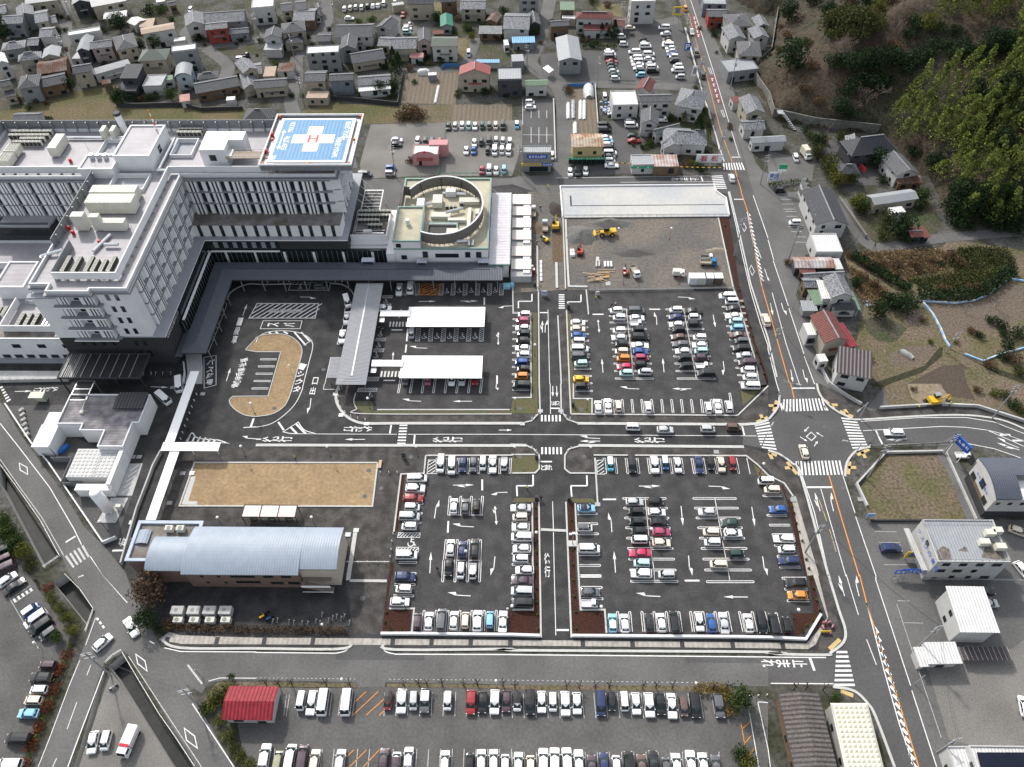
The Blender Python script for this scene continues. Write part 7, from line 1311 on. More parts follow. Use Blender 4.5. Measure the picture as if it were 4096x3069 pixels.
def trees(t,s,where,grp):
 """x,y kind leaf radius -> one labelled plant each"""
 cnt={};items=[]
 for w in s.split(';'):
  a=w.split();x,y=map(float,a[0].split(','));items.append((x,y,a[1],a[2],float(a[3])))
 for x,y,k,lf,r in items:
  p=PH(t,x,y)if t in('A4','A3','B4')else P(t,x,y);key=(k if k!='r2' else 'r',lf);cnt.setdefault(key,[]).append((x,y,k,lf,r,p))
 for key,L in cnt.items():
  L.sort(key=lambda q:q[0])
  for i,(x,y,k,lf,r,p)in enumerate(L):
   base=f"{LEAFS[lf][0]} {TN[k][0].replace('_', ' ')}"
   plant(p,k,lf,r,f"{base} {where}" if len(L)==1 else f"{base} {where}, {ORD[i] if i < 20 else i+1} of {len(L)} from the left",grp if len(L)>1 else None)
trees('A1',"1045,262 r d 4;1225,440 r d 2.6;1350,415 r m 3.4;40,345 r d 4.5;1060,900 r d 3.6;1190,860 s d 2.4;1320,860 s d 2.8;1485,865 r m 2.8;605,780 r d 2.8;430,1050 s d 2.2;1290,115 s d 3.6;1400,110 s m 3.2;1480,180 s d 1.7;910,275 s d 2.2;1720,345 s d 2.6;2070,600 s d 1.6;2075,660 s d 1.6;500,330 s m 2.2;490,280 s d 2;1120,830 s d 2;1240,870 s b 2;30,250 r d 3.5;760,620 s d 1.4;2080,360 s d 1.6;860,660 s b 1.6;1800,830 s o 1.6;180,880 s b 2;320,880 s d 1.6","in the far left houses","plants among the far left houses")
trees('A2',"1560,200 r d 2.6;1820,260 s m 2.4;1860,350 r y 1.8;1195,580 p d 2.6;1240,610 p d 2.4;1205,690 p d 2.6;830,790 c d 1.5;725,805 s d 1.8;1080,815 r d 3.1;1185,800 r d 3.0;630,262 s d 1.3;180,570 s m 2.2;890,200 s m 2;1000,185 s m 2.2;1370,720 s m 1.4;1320,1010 s b 4;1410,1015 s b 3.6;1260,1030 s b 3;1330,1400 s b 1.8;2010,170 s d 1.8;2100,190 s d 1.8;1955,225 s m 1.6;2140,115 s d 2.6;1860,285 s d 2;2100,345 s b 1.8;1985,815 s d 2.2;1600,530 s d 1.8;1680,525 s d 1.7;960,350 s d 1.6;240,430 s d 1.4;450,330 s d 1.5;40,360 s m 1.6;1330,600 s b 2;1740,180 s b 2;1700,290 s o 2;1430,560 s d 1.6;2160,830 s d 1.8;1480,500 s d 1.3","in the far middle houses","plants among the far middle houses")
trees('A3',"770,325 p d 1.9;830,345 p d 1.7;880,330 p d 2.4;690,400 s d 1.6;200,300 r m 2.2;490,800 s b 2.6;1175,1150 p y 1.3;1210,1190 s m 1.8;1480,1060 p y 1.4;1545,1035 p y 1.2;1640,1050 b y 1.5;1655,995 b y 1.4;1580,1230 p d 3.4;1690,1210 p y 1.4;1700,1095 b m 1.6;1560,1430 s y 2;1625,1470 s d 2.6;1130,1280 s d 1.5;1740,310 s d 2;1680,95 s d 1.8;1720,270 s b 2;1640,650 s m 1.4;1585,770 s o 1.4;640,360 s b 1.8;730,380 s d 1.4;1490,1440 s b 2;1540,1300 s b 1.6;1180,1230 s b 1.5;1660,960 s d 1.6;1620,1130 s m 1.8;700,30 s o 2.5;820,60 s b 2.2;1050,1260 s b 1","beside the east road's houses","plants beside the east road houses")
trees('A4',"170,190 r d 4.6;175,620 r d 6.2;610,990 r d 3.6;700,1030 s d 3;612,1225 b o 2.4;512,1480 b o 3.6;545,1540 r y 2.8;585,1605 r y 2.8;712,1580 r m 2.6;930,1450 r d 3.8;400,1280 r d 3.2;465,1245 s y 2.6;420,1365 r o 2.8;325,1145 s d 2.2;365,1190 s o 2.2;985,1575 s d 2.4;560,580 s d 4;700,640 r d 4;850,590 r d 4.2;905,650 r d 4;1030,590 r d 4;750,780 s d 4;660,820 s d 3.6;1000,730 s d 4;500,120 s d 3.6;545,100 s d 3.6;930,130 r y 3.4;1270,230 s d 3.6;1350,280 r y 3.6;1450,270 s m 3.2;1200,340 s d 3;1590,300 s d 3;1530,440 s d 3;1440,420 s d 3.2;500,300 r o 4.6;600,260 r o 5;700,300 r o 5;800,280 r o 4.6;880,310 r o 4.4;560,340 s o 4;760,350 s o 4;160,330 s b 2.6;100,450 s o 2.4;920,200 s b 4;1130,560 s d 4;1180,620 s d 4;1260,560 s d 4;1340,520 s d 4;800,560 s d 4;650,560 s d 3.6;1600,520 s d 4;1700,450 s d 4;850,720 s d 4;950,780 s d 3.6;380,600 s b 3;300,800 s b 2.6;420,900 s b 2.4;1060,450 s b 3;250,410 s o 2.6;330,400 s o 2.6;380,40 s d 4;860,40 s d 4;700,40 s b 4;1050,20 s b 4;1900,450 r d 4.5;1980,480 r d 4;1850,520 s d 4;2060,480 r d 4;1760,560 s d 4","on the hillside","plants on the hillside")
trees('B4',"760,145 r y 3;800,175 r m 2.8;835,135 s y 2.6;1320,95 r m 2.8;1290,140 s d 2.6;1010,320 r o 3.4;1120,360 r d 4.2;1000,400 s o 3;1180,420 s d 3;740,815 r d 1.9;930,1080 r d 3;1140,1000 s d 4.4;1050,970 s d 3.6;1220,960 s d 3;1920,1120 s d 2;2000,1170 s d 2;2035,1240 s d 2;1750,1210 s b 1.6;1820,1250 s d 1.6;2150,1250 s d 2.6;2062,1345 s d 2.2;1480,640 s d 1.4;565,560 s m 1.6;700,560 s b 1.6;850,640 s b 2.2;960,640 s b 2;800,740 s b 2;900,820 s b 2.2;960,880 s b 2.2;1100,650 s b 2.4;1250,640 s b 2.4;1400,620 s b 2;1560,580 s b 2.4;1650,620 s b 2.2;1750,840 s b 2.2;1500,860 s b 2;400,1060 s y 1.2;310,1040 s m 1;870,1440 s o 1.4;1400,1300 s y 1;1620,1300 s y 1;2100,1450 s b 2.4;2020,1440 s d 2;1900,1500 s b 2;2150,1560 s o 2;1330,1110 s b 1.4;170,620 s b 1.6","on the right hand fields","plants on the right hand fields")
trees('B4',"1540,190 r d 4;1600,110 r d 4.4;1660,220 r d 4.2;1740,130 r d 4.6;1800,260 r d 4;1860,160 r d 4.6;1930,280 r d 4.2;2010,180 r d 4.6;2080,290 r d 4.4;2150,190 r d 4.6;1620,280 s d 3.6;1700,310 s d 3.4;1980,330 s d 3.4;2120,350 s d 3.4","at the bamboo grove's lower edge","dark trees under the bamboo")
trees('A4',"1750,900 r d 4.4;1900,1000 r d 4.6;2050,860 r d 4.6;1800,1150 r d 4.2;2120,1080 r d 4.6;1650,1250 r d 4;1980,1330 r d 4.6;2150,1420 r d 4.4;1380,1480 s d 3;1450,1420 s d 3.2;1250,1330 s d 3","inside the bamboo grove","dark trees inside the bamboo")
trees('C1',"60,1240 r m 2.3;130,1310 r m 2.3;185,1390 r m 2.2;235,1490 r y 2.2;70,1345 r m 2.2;150,1440 s m 2;270,1570 s o 1.8","left of the canal","hedge trees at the left edge")
trees('D1',"1330,200 r b 4.2;1310,410 r d 2.8;470,215 b y 1.5;540,300 b y 1.4;600,390 b y 1.6;645,495 b y 1.7;510,565 r m 1.5;618,610 s y .8;1900,1060 s y 2.2;1960,1015 s y 2;1830,1120 s y 2;1790,1160 s m 1.6;1900,1260 s y 1.4;1970,1400 s y 1.4;2030,1490 s o 1.4;2085,1570 s y 1.4;2170,1630 s y 1.5;2015,900 c m .9;1400,470 s d 1.6;1460,440 s b 1.6","around the canal junction","plants around the canal junction")
trees('D3',"1950,1120 r m 3;1950,1570 r d 1.9;2020,1630 r y 2.2","at the right end of the old car park","trees at the old car park's end");trees('D4',"565,1065 b m 1.5","behind the dimpled hall",None);trees('C4',"1940,90 s y 1.5;2030,110 s o 1.8;2100,190 s d 2;2180,240 s o 2;1800,60 s b 1.4;1250,50 s b 1","by the bend of the side road","plants by the side road bend")
for i,(t,x,y,h)in enumerate((('A4',500,1180,7),('A4',130,1270,5),('A4',840,920,9),('A4',930,860,9),('A4',1130,120,9),('A4',1310,175,9),('A4',1100,350,8),('A4',650,460,8),('A4',690,470,8),('A4',560,440,7),('A4',450,450,7),('A4',780,880,8),('A4',680,60,9),('A4',1020,420,7),('A4',740,980,7),('B4',1960,1000,5),('B4',740,440,4),('B4',1290,1120,4),('B4',1700,1050,4),('B4',860,240,5),('B4',930,260,5),('B4',1430,180,6),('B4',1380,230,5),('A2',1330,610,5),('A2',1740,200,5))):
 p=PH(t,x,y);t_=thing("bare_tree","leafless grey tree on the right hand hillside and fields" if t!='A2' else "leafless tree among the far middle gardens","tree",p,"leafless trees on the hillside" if t!='A2' else "leafless trees in the gardens",i);o=bpy.data.objects.new("branches",BAR[i%3]);COL.objects.link(o);o.parent=t_;o.scale=(h,)*3
PLM=as_mesh("branches",(lambda m:([m.tube((0,0,-.1),(.05,0,1.5),.13,.1,6)]+[m.tube((.05,0,1.2+.15*i),(.6*math.cos(i*1.7),.6*math.sin(i*1.7),2.2+.2*(i%3)),.09,.05,5)for i in range(5)]+[m.ball((.6*math.cos(i*1.7),.6*math.sin(i*1.7),2.2+.2*(i%3)),.13,6,4)for i in range(5)],m)[1])(MB()),mat("pollard_bark",(.06,.04,.035),.95,n=.2))
for t,xs in(('D2',(95,205,315,610,815,1280,1410,1480,1610,1795,1912,2130)),('D3',(25,470,582,715,838,1125,1240,1380,1733,1850)),('D4',(222,322,470))):
 for x in xs:p=P(t,x,955 if t=='D2' else(975 if t=='D3' else 990));o=bpy.data.objects.new("pollarded_tree",PLM);COL.objects.link(o);o.location=p;o.rotation_euler.z=x;tag(o,"knobbly pollarded street tree in the verge above the old car park","tree","pollarded street trees")
sheet("verge_soil",m_brown,5,"D1 1760,1060 1880,920 2209,925 D2 870,935 870,968 200,965 0,955 D1 2100,955 1960,990 1800,1180");sheet("verge_soil",m_brown,5,"D2 1130,935 2209,950 D3 0,945 1900,960 1920,990 1800,1000 0,990 D2 2209,980 1130,965")
def hedge(nm,lab,pts,w,h,lm,n=60,s=.45,grp=None,cat="hedge"):
 pts=[Vector(p)for p in pts];m=MB();L=sum((pts[i+1]-pts[i]).length for i in range(len(pts)-1));c=pts[0].copy()
 for i in range(len(pts)-1):
  a,b=pts[i],pts[i+1];d=(b-a);l=d.length;nn=Vector((-d.y,d.x,0)).normalized()
  for k in range(int(n*l)):leaf(m,a+d*LR.random()+nn*LR.uniform(-w/2,w/2)+Vector((0,0,h*LR.uniform(.15,1.05)**.7)),s,.5)
 o=m.build(nm,lm);return tag(o,lab,cat,grp)
hedge("hedge","long dark hedge climbing the straw coloured field",pp("B4 720,560 900,680 1080,790 1220,860"),3,2.0,lm_dark,70,.6);hedge("hedge","curving dark hedge along the lower rim of the field",pp("B4 1280,890 1500,920 1700,915 1880,860 2000,770 2100,680"),4,2.0,lm_dark,80,.6)
hedge("hedge","clipped dark hedge below the pines by the far car park",pp("A3 610,415 760,415 900,425"),1.5,1.6,lm_dark,30,.5)
hedge("hedge","clipped hedge strip by the green shop sign",pp("A4 0,1610 180,1590 350,1580"),1.6,1.4,lm_mid,30,.45);hedge("hedge","golden hedge at the right end of the verge above the old car park",pp("D3 1560,985 1660,985 1780,990 1860,1000 1870,1130 1900,1220"),2.2,1.2,lm_gold,90,.35);hedge("hedge","dry low hedge in front of the bicycle park",pp("D1 1440,455 2209,475 D2 0,475 790,480"),1.4,.9,lm_brn,50,.35)
for i,s_ in enumerate(("D1 420,80 430,150","D1 605,650 570,740","D1 545,770 505,890","D1 495,940 455,1050","D1 440,1090 390,1200","D1 365,1270 325,1370","D1 310,1420 260,1530","D1 250,1590 210,1680")):hedge("red_hedge","clipped red brown hedge block beside the canal, "+ORD[i]+" from the top",pp(s_),2.2,.9,lm_red,110,.3,"red hedge blocks")
for i,s_ in enumerate(("D1 590,740 560,780","D1 500,890 480,930","D1 450,1050 440,1090","D1 385,1205 365,1260","D1 325,1375 312,1415","D1 260,1535 250,1585")):hedge("green_hedge","small yellow green shrub between red hedge blocks",pp(s_),1.6,.8,lm_yel,60,.3,"green gaps in the red hedge")
PS=as_mesh("planter_shrub",crown(40,.45,.35,.26,.3,6),lm_yel)
for i,s_ in enumerate(("C3 205,1065","C3 205,1150","C3 205,1250","C3 208,1350","C3 208,1455","C3 210,1550","D3 212,115","D3 215,230","D3 218,340","D3 220,465","C3 508,1180","C3 522,1435","C3 530,1560","D3 528,40","D3 538,180","D3 543,315","D3 548,465","C4 205,1060","C4 228,1120","C4 245,1200","C4 265,1275","C4 290,1355","C4 325,1520","C4 350,1600","D4 370,30","D4 390,110","D4 418,215","D4 440,295","D4 390,390","D4 335,440","D4 300,490","B3 1840,300","B3 1960,850","B3 1990,960","B3 2020,1060","B3 2050,1170","B3 2075,1250","B3 2110,1390","B3 2140,1480","B3 2170,1570","D2 1120,320","D2 1110,410","D2 1160,475","D2 1255,468")):
 o=bpy.data.objects.new("planter_shrub",PS);COL.objects.link(o);o.location=pp(s_)[0];o.rotation_euler.z=i;tag(o,"tiny yellowish shrub in a bark mulch planting strip","shrub","tiny shrubs in the mulch strips")
BRD=random.Random(21);BM=MB();BP=[PH('A4',x,y)if y<1657 else PH('B4',x,y-1657)for x,y in((960,1130),(1060,1000),(1220,820),(1400,760),(1700,700),(2300,600),(2600,900),(2500,1700),(2209,1980),(1900,1990),(1700,1930),(1560,1850),(1480,1640),(1400,1540),(1200,1330),(1060,1240))]
UP_=[PH('A4',x,y)for x,y in((1440,210),(1600,230),(1880,230),(2300,150),(2300,-60),(1500,-60))];RP_=[PH('A4',x,y)for x,y in((2080,560),(2300,560),(2300,150),(2130,200))]
def plume(p,h,r):
 lx,ly=BRD.gauss(0,.14),BRD.gauss(0,.14)-.06;n=int(230*r*r/3.4)
 for i in range(n):
  u=BRD.random()**.6;z=h*(.28+.72*u);rr=r*(1.05-.75*max(0,u-.25)/.75)*math.sqrt(BRD.random());a=BRD.uniform(0,6.28);k=u*u*h
  leaf(BM,p+Vector((rr*math.cos(a)+lx*k,rr*math.sin(a)+ly*k,z-rr*.5)),BRD.uniform(.35,.75),.5,BRD)
for poly,n,hh in((BP,300,11.5),(UP_,45,10),(RP_,24,10)):
 xs=[q.x for q in poly];ys=[q.y for q in poly];k=0;pts=[];tries=0
 while k<n and tries<9000:
  tries+=1;x,y=BRD.uniform(min(xs),max(xs)),BRD.uniform(min(ys),max(ys))
  if not inside((x,y),poly)or any((x-a)**2+(y-b)**2<9.5 for a,b in pts):continue
  pts.append((x,y));k+=1;plume(Vector((x,y,H(x,y))),hh*BRD.uniform(.65,1.3),BRD.uniform(1.5,2.7))
tag(BM.build("bamboo_grove",lm_bam),"bright yellow green bamboo grove covering the right hand slope","bamboo",kind="stuff")
UG=MB();x0_,x1_=60,215
for i in range(1900):
 x,y=BRD.uniform(60,235),BRD.uniform(185,400);hh=H(x,y)
 if hh<1:continue
 for k in range(7):leaf(UG,Vector((x+BRD.gauss(0,.7),y+BRD.gauss(0,.7),hh+BRD.uniform(.1,.8))),.6,.4,BRD)
tag(UG.build("hillside_undergrowth",lm_brn),"brown winter undergrowth over the hillside","undergrowth",kind="stuff")
UG=MB();FP=pp("B4 700,560 1000,560 1480,480 1700,520 1700,700 1850,860 1300,860 1000,1000 1250,1300 1500,1350 2209,1400 2209,1000 1700,1000 1300,960 1000,1300 800,1350 780,1000")
ST=pp("B4 680,560 850,520 1480,500 1580,600 1500,690 1250,720 1180,800 900,650");ST2=pp("B4 700,640 1000,860 1020,980 860,1000 780,900")
for poly,n in((ST,900),(ST2,350)):
 xs=[q.x for q in poly];ys=[q.y for q in poly];k=0
 while k<n:
  x,y=BRD.uniform(min(xs),max(xs)),BRD.uniform(min(ys),max(ys))
  if not inside((x,y),poly):continue
  k+=1
  for j in range(6):leaf(UG,Vector((x+BRD.gauss(0,.5),y+BRD.gauss(0,.5),BRD.uniform(.1,.9))),.5,-.3,BRD)
tag(UG.build("straw_grass",lm_grass),"pale straw coloured grass on the sloping field","grass",kind="stuff")
GG=MB();GP=pp("B4 1480,560 1700,480 2050,500 2130,600 2080,720 1880,840 1400,840 1200,760 1650,700")
xs=[q.x for q in GP];ys=[q.y for q in GP];k=0
while k<1300:
 x,y=BRD.uniform(min(xs),max(xs)),BRD.uniform(min(ys),max(ys))
 if not inside((x,y),GP):continue
 k+=1
 for j in range(6):leaf(GG,Vector((x+BRD.gauss(0,.5),y+BRD.gauss(0,.5),BRD.uniform(.1,.8))),.5,.5,BRD)
tag(GG.build("green_brush",lm_oliv),"dark green low brush on the upper field","brush",kind="stuff")
gr=random.Random(8);HS=[o for o in bpy.data.objects if o.get("category")=="house" and o.location.y>215]
for i,o in enumerate(HS):
 for k in range(2):
  x,y=o.location.x+gr.choice((-1,1))*gr.uniform(5.2,7.5),o.location.y-gr.uniform(2.5,6)
  if any(abs(h_.location.x-x)<4.8 and abs(h_.location.y-y)<4.2 for h_ in HS):continue
  plant(Vector((x,y,H(x,y))),'s',gr.choice('ddmob'),gr.uniform(.9,1.8),"small garden shrub squeezed between the tiled town houses","garden shrubs between town houses")
# ---------------------------------------------------------------- street furniture, site plant, people
def P1(s):return pp(s)[0]
def inst(name,parent,me,loc=(0,0,0),rz=0,sc=1):
 o=bpy.data.objects.new(name,me);COL.objects.link(o);o.parent=parent;o.location=loc;o.rotation_euler.z=rz;o.scale=(sc,)*3 if not isinstance(sc,tuple)else sc;return o
m_pole=mat("galvanised_pole",(.36,.38,.39),.5,metal=.3,n=.06);m_cpole=mat("concrete_pole",(.26,.26,.255),.9,n=.1);m_dpole=mat("dark_pole",(.05,.05,.055),.6,n=0);m_globe=mat("lamp_globe",(.78,.78,.76),.3,n=0);m_redpole=mat("red_pole",(.35,.06,.06),.6,n=0)
m_yel=mat("machine_yellow",(.62,.38,.03),.45,n=.12);m_track=mat("track_steel",(.05,.048,.045),.8,n=.2);m_rede=mat("machine_red",(.45,.06,.04),.5,n=.1);m_skin=mat("skin",(.45,.30,.22),.7,n=0)
LPm=MB();LPm.tube((0,0,0),(0,0,4.0),.06,.05,6);LPm.tube((0,0,0),(0,0,.25),.2,.16,8);LPp=as_mesh("pole",LPm,m_dpole);LPr=as_mesh("pole",LPm,m_redpole);g=MB();g.ball((0,0,4.25),.34,10,6,.85);LPg=as_mesh("globe",g,m_globe)
for s,w,red in(("C1 2200,258","on the tan island by the welfare bays",0),("C1 2120,625","at the big tan lawn's corner by the white cross canopy",0),("C1 1925,1235","behind the blue office beside the shelter's left end",0),("C1 930,1268","at the lower tip of the gas tank yard",0),("C2 643,628","on the footway above the middle of the big lawn",0),("C2 1398,628","on the footway left of the lower left lot",0),("C2 512,1232","right of the bus shelter",0),("C2 985,215","in the planting bed at the walkway roof's end",0),("C3 27,215","in the planting bed left of the north zebra",0),("C3 645,225","in the planting bed at the upper right lot's corner",0),("C3 25,630","in the planting bed left of the lower zebra",0),("C3 670,632","on the rounded footway right of the lower zebra",0),("C3 1183,1332","between the left pair of columns in the lower right lot",0),("C3 1812,1335","between the right pair of columns in the lower right lot",0),("C3 208,1362","in the mulch strip left of the south lane",0),("C3 2135,775","at the sloping corner of the lower right lot",0),("C2 1820,1522","in the middle of the lower left lot",0),("D3 757,345","at the lower left corner bed of the lower right lot",0),("D3 3,340","at the lower right corner bed of the lower left lot",0),("D4 215,372","at the lower right corner bed of the lower right lot",0),("D2 1295,300","at the lower left corner bed of the lower left lot",0),("B3 197,1412","in the strip beside the upper lane",0),("B3 910,410","red posted, in the dirt next to the yellow loader",1),("B3 1358,410","red posted, in the middle of the dirt ground",1),("B3 960,797","red posted, next to the white tipper truck",1),("B3 1440,797","red posted, next to the steel containers",1),("B3 175,735","red posted, beside the pinkish roof panels",1)):
 t=thing("globe_lamp",("globe lamp " if not red else "white globe lamp ")+w,"street lamp",P1(s),"globe lamps");inst("pole",t,LPr if red else LPp);inst("globe",t,LPg)
for s,w in(("D2 768,952","left slanting lamp in the verge above the old car park"),("D2 2075,965","middle lamp in the verge above the old car park"),("D3 1560,985","right slanting lamp in the verge above the old car park"),("D2 600,485","lamp post by the bicycle park"),("B2 312,1575","twin headed camera post on the tan island"),("D1 365,640","lamp post at the left edge car park's tip")):
 t=thing("lamp_post",w,"street lamp",P1(s));m_=MB();m_.tube((0,0,0),(.0,0,3.4),.07,.05,6);m_.build("pole",m_pole,t,local=True);m_=MB();m_.ball((0,0,3.6),.28,8,5);m_.build("lamp_head",m_globe,t,local=True)
t=thing("floodlight_mast","white floodlight cluster on a post in the mulch strip of the lower right lot","floodlight",P1("C3 520,1385"));B("concrete_base",t,m_kerb,[(t.location.x-.9,t.location.x+.9,t.location.y-.7,t.location.y+.7,.04,.5)]);m_=MB();m_.tube((0,0,.4),(0,0,4.6),.1,.08,8);m_.build("pole",m_pole,t,local=True);m_=MB();[m_.box(x-.3,x+.3,-.2,.2,4.5+dz,4.8+dz)for x,dz in((-.6,0),(.6,.1),(0,.4))];m_.build("lamp_head",m_globe,t,local=True)
POLES=[("A1 640,195",11),("A1 595,520",10),("A2 692,240",12),("A2 330,492",9),("A2 412,905",11),("A2 1207,1530",12),("A2 20,300",9),("A3 735,760",12),("A3 1485,432",13),("A3 1600,752",12),("A3 130,560",8),("A3 68,1505",11),("A3 1770,1402",12),("A3 1882,765",12),("A3 2075,1235",10),("A3 945,180",8),("A3 2140,1590",11),("B3 1915,552",14),("B4 175,590",13),("B4 3,1445",12),("B4 1540,1388",8),("C4 850,822",14),("C4 320,1455",12),("C4 1932,302",13),("C4 1512,607",8),("D4 1270,642",12),("D4 1460,1528",9),("D1 960,865",12),("D1 1725,1135",10)]
for i,(s,h_)in enumerate(POLES):
 p=P1(s);w={0:"at the far lane's top",1:"down the far lane",2:"at the back lane's top",3:"on the gravel corner by the back lane",4:"at the lower end of the back lane",5:"left of the pink clinic",6:"at the far middle town's left",7:"between the far car park and plastic tunnels",8:"at the far car park's road edge",9:"at the far car park's lower corner",10:"on the winding lane",11:"left of the pharmacy",12:"by the zebra crossing at the north road",13:"across the road from the far car park",14:"across the road from the garden house",15:"behind the far car park",16:"beside the green and white shop sign",17:"leaning over the east road by the dirt ground",18:"by the shabby row's corner",19:"at the east road left of the plum roof",20:"on the field path between blue sheets",21:"at the weed plot's upper corner",22:"over the east road by the lower right lot",23:"on the side road's outer bend",24:"left of the blue dental sign",25:"beside the ribbed hut",26:"by the solar roofed block",27:"at the canal fork",28:"on the west road by the red hut"}[i]
 t=thing("utility_pole","tall utility pole with cross arms "+w,"utility pole",p,"utility poles");m_=MB();m_.tube((0,0,0),(0,0,h_),.19,.12,7);m_.build("pole",m_cpole,t,local=True);a=i*.7 if i<8 else .25
 m_=MB();[MB().obox((0,0),a,1.9,.1,h_-z_,h_-z_+.1).build("cross_arm",m_pole,t,local=True)for z_ in(.4,1.1,2.4)];m_=MB();m_.tube((.35,0,h_-3.4),(.35,0,h_-2.5),.26,n=8);m_.build("transformer",m_pole,t,local=True)
def wire(a,b,sag,n=8):
 m_=MB();q=[]
 for i in range(n+1):u=i/n;v=a.lerp(b,u);v.z-=sag*4*u*(1-u);q.append(v)
 for i in range(n):m_.tube(q[i],q[i+1],.022,n=3)
 return m_
WP={i:P1(s)+Vector((0,0,h_-.3))for i,(s,h_)in enumerate(POLES)}
for a,b,l in((8,9,"along the far car park"),(13,14,"down the right side of the far road"),(14,18,"past the apartment block's parking"),(12,17,"beside the slab"),(17,19,"beside the dirt ground"),(19,21,"over the junction to the weed plot"),(21,25,"over the weed plot"),(25,26,"across the gravel yard"),(22,25,"across the east road"),(27,28,"along the west road"),(2,3,"across the back lane"),(3,4,"along the back lane"),(7,9,"over the tiled storehouse"),(24,23,"over the side road"),(18,19,"past the shabby row")):
 m_=wire(WP[a],WP[b],1.2);m_2=wire(WP[a]+Vector((.7,0,-.6)),WP[b]+Vector((.7,0,-.6)),1.3);m_.v+=m_2.v;k=len(m_.v)-len(m_2.v);m_.f+=[tuple(x+k for x in f)for f in m_2.f];m_.m+=m_2.m;tag(m_.build("overhead_wire",m_dpole),"thin overhead wires "+l,"wire")
for s,dx,dy,w in(("C3 2145,560",.55,.85,"left corner"),("C4 735,637",-1,.2,"right corner"),("C4 790,290",-.6,-.5,"upper right corner"),("C4 85,100",.8,-.3,"upper left corner")):
 t=thing("traffic_signal","traffic signal on a pole with a long arm at the junction's "+w,"traffic signal",P1(s),"junction signals");m_=MB();m_.tube((0,0,0),(0,0,6),.13,.1,7);e=Vector((dx,dy,0)).normalized()*3.6;m_.tube((0,0,5.6),(e.x,e.y,5.8),.06,.05,5);m_.build("pole",m_pole,t,local=True);m_=MB();m_.obox((e.x,e.y),math.atan2(e.y,e.x),1.2,.3,5.5,5.95);m_.build("signal_head",m_pole,t,local=True)
for s,w in(("D4 495,455","dark stub post ringed by pink barriers at the corner"),("D4 1265,942","leaning grey lamp post in the gravel yard"),("B4 210,1008","curved lamp post by the awning house"),("A3 1695,1495","tall grey post by the zebra crossing"),("D1 1752,892","thin sign post at the south road's end")):t=thing("post",w,"post",P1(s));m_=MB();m_.tube((0,0,0),(0,0,5 if w[0]!='d' else 3),.11,.08,6,mi=0);m_.build("shaft",m_pole if w[0]!='d' else m_dpole,t,local=True)
BO=as_mesh("bollard",(lambda m:(m.tube((0,0,0),(0,0,.75),.11,.11,8),m.ball((0,0,.75),.13,8,4),m)[-1])(MB()),m_globe)
for s,lab in(("C2 722,55 715,110 715,160 735,210 770,250 820,285 880,303 945,315","white bollard on the curved kerb below the walkway roof"),("C2 1075,770 1147,770 1220,770","white bollard beside the lawn's right end"),("C2 1185,1300 1175,1365 1168,1435 1160,1497","white bollard along the left edge of the lower left lot"),("C2 885,1545 965,1545 1045,1545 1115,1547","white bollard in the line right of the blue office"),("C3 205,285 172,305 465,285 500,305","white bollard on a corner of the upper zebra"),("C3 172,555 207,585 510,560 477,585","white bollard on a corner of the lower zebra"),("C1 1700,97 1680,150 1660,205 1640,258 1620,315 1600,370 1580,427 1563,482","white bollard beside the long white path canopy"),("D3 2045,1050 2120,1045 2195,1040","white bollard at the entrance right of the old car park"),("B2 100,780 195,775 285,775 685,775 745,780 795,790","white bollard under the hospital canopy's front")):
 for p in pp(s):o=bpy.data.objects.new("bollard",BO);COL.objects.link(o);o.location=p;tag(o,lab,"bollard",lab.replace("white bollard","bollards"))
def rail(name,lab,s,h=.85,step=2.2,m_=None,cat="railing",bars=2):
 pts=pp(s);t=thing(name,lab,cat,pts[0]);a=MB();b=MB()
 for i in range(len(pts)-1):
  d=pts[i+1]-pts[i];n=max(1,int(d.length/step))
  for k in range(n+1):q=pts[i]+d*(k/n);a.tube(q,q+Vector((0,0,h)),.05,n=4)
 for k in range(bars):b.strip([p+Vector((0,0,h-.12-.35*k))for p in pts],.06,0,.12)
 a.build("post",m_ or m_globe,t);b.build("rail",m_ or m_globe,t);return t
rail("guard_rail","white guard rail along the west road above the canal","C1 0,690 170,920 360,1190 525,1495");rail("guard_rail","white guard rail round the canal bend at the junction","D1 570,0 700,130 815,300 745,490");rail("guard_rail","white guard rail along the lower right canal bank","D1 1065,675 1210,920 1380,1200 1520,1400 1690,1657");rail("guard_rail","short railing over the canal bridge","D1 920,765 980,700 1060,655",1,1);rail("guard_rail","short railing at the upper canal bridge","C1 385,1590 515,1500",1,1)
rail("slab_fence","thin mesh fence along the front of the white concrete slab","B3 435,222 1870,212",1.1,2.2,m_pole,"fence");rail("car_park_fence","low fence under the far car park","A3 835,712 1060,720",1.1,2,m_dpole,"fence");rail("gravel_lot_fence","green tinted fence along the near side of the gravel car park","A2 1590,1515 2209,1510",1.1,2,mat("fence_green",(.08,.20,.15),.6),"fence");rail("lot_fence","green post fence between the gravel lots","A2 1640,1060 1575,1510",1.1,2,mat("fence_green",(.08,.20,.15)),"fence");rail("site_barrier","row of pipe barriers between the dirt ground and the upper right lot","B3 665,860 980,855 1340,850 1700,845 1910,838",.9,4,m_pole,"barrier");rail("hill_fence","tall mesh fence on the retaining wall above the temple","A4 60,985 400,1085 950,1145",5.0,3,m_dpole,"fence",1);rail("yard_fence","rail fence in front of the shabby flat roofed block","D4 1060,45 1500,50 2209,60",1.2,2,m_pole,"fence");rail("side_road_rail","dark rail along the inner side of the curved side road","C4 880,545 1100,535 1560,520",.9,3,m_dpole)
def wall(name,lab,s,w,h,m_,z=.03):t=MB();t.strip(pp(s),w,z,h);return tag(t.build(name,m_),lab,"wall")
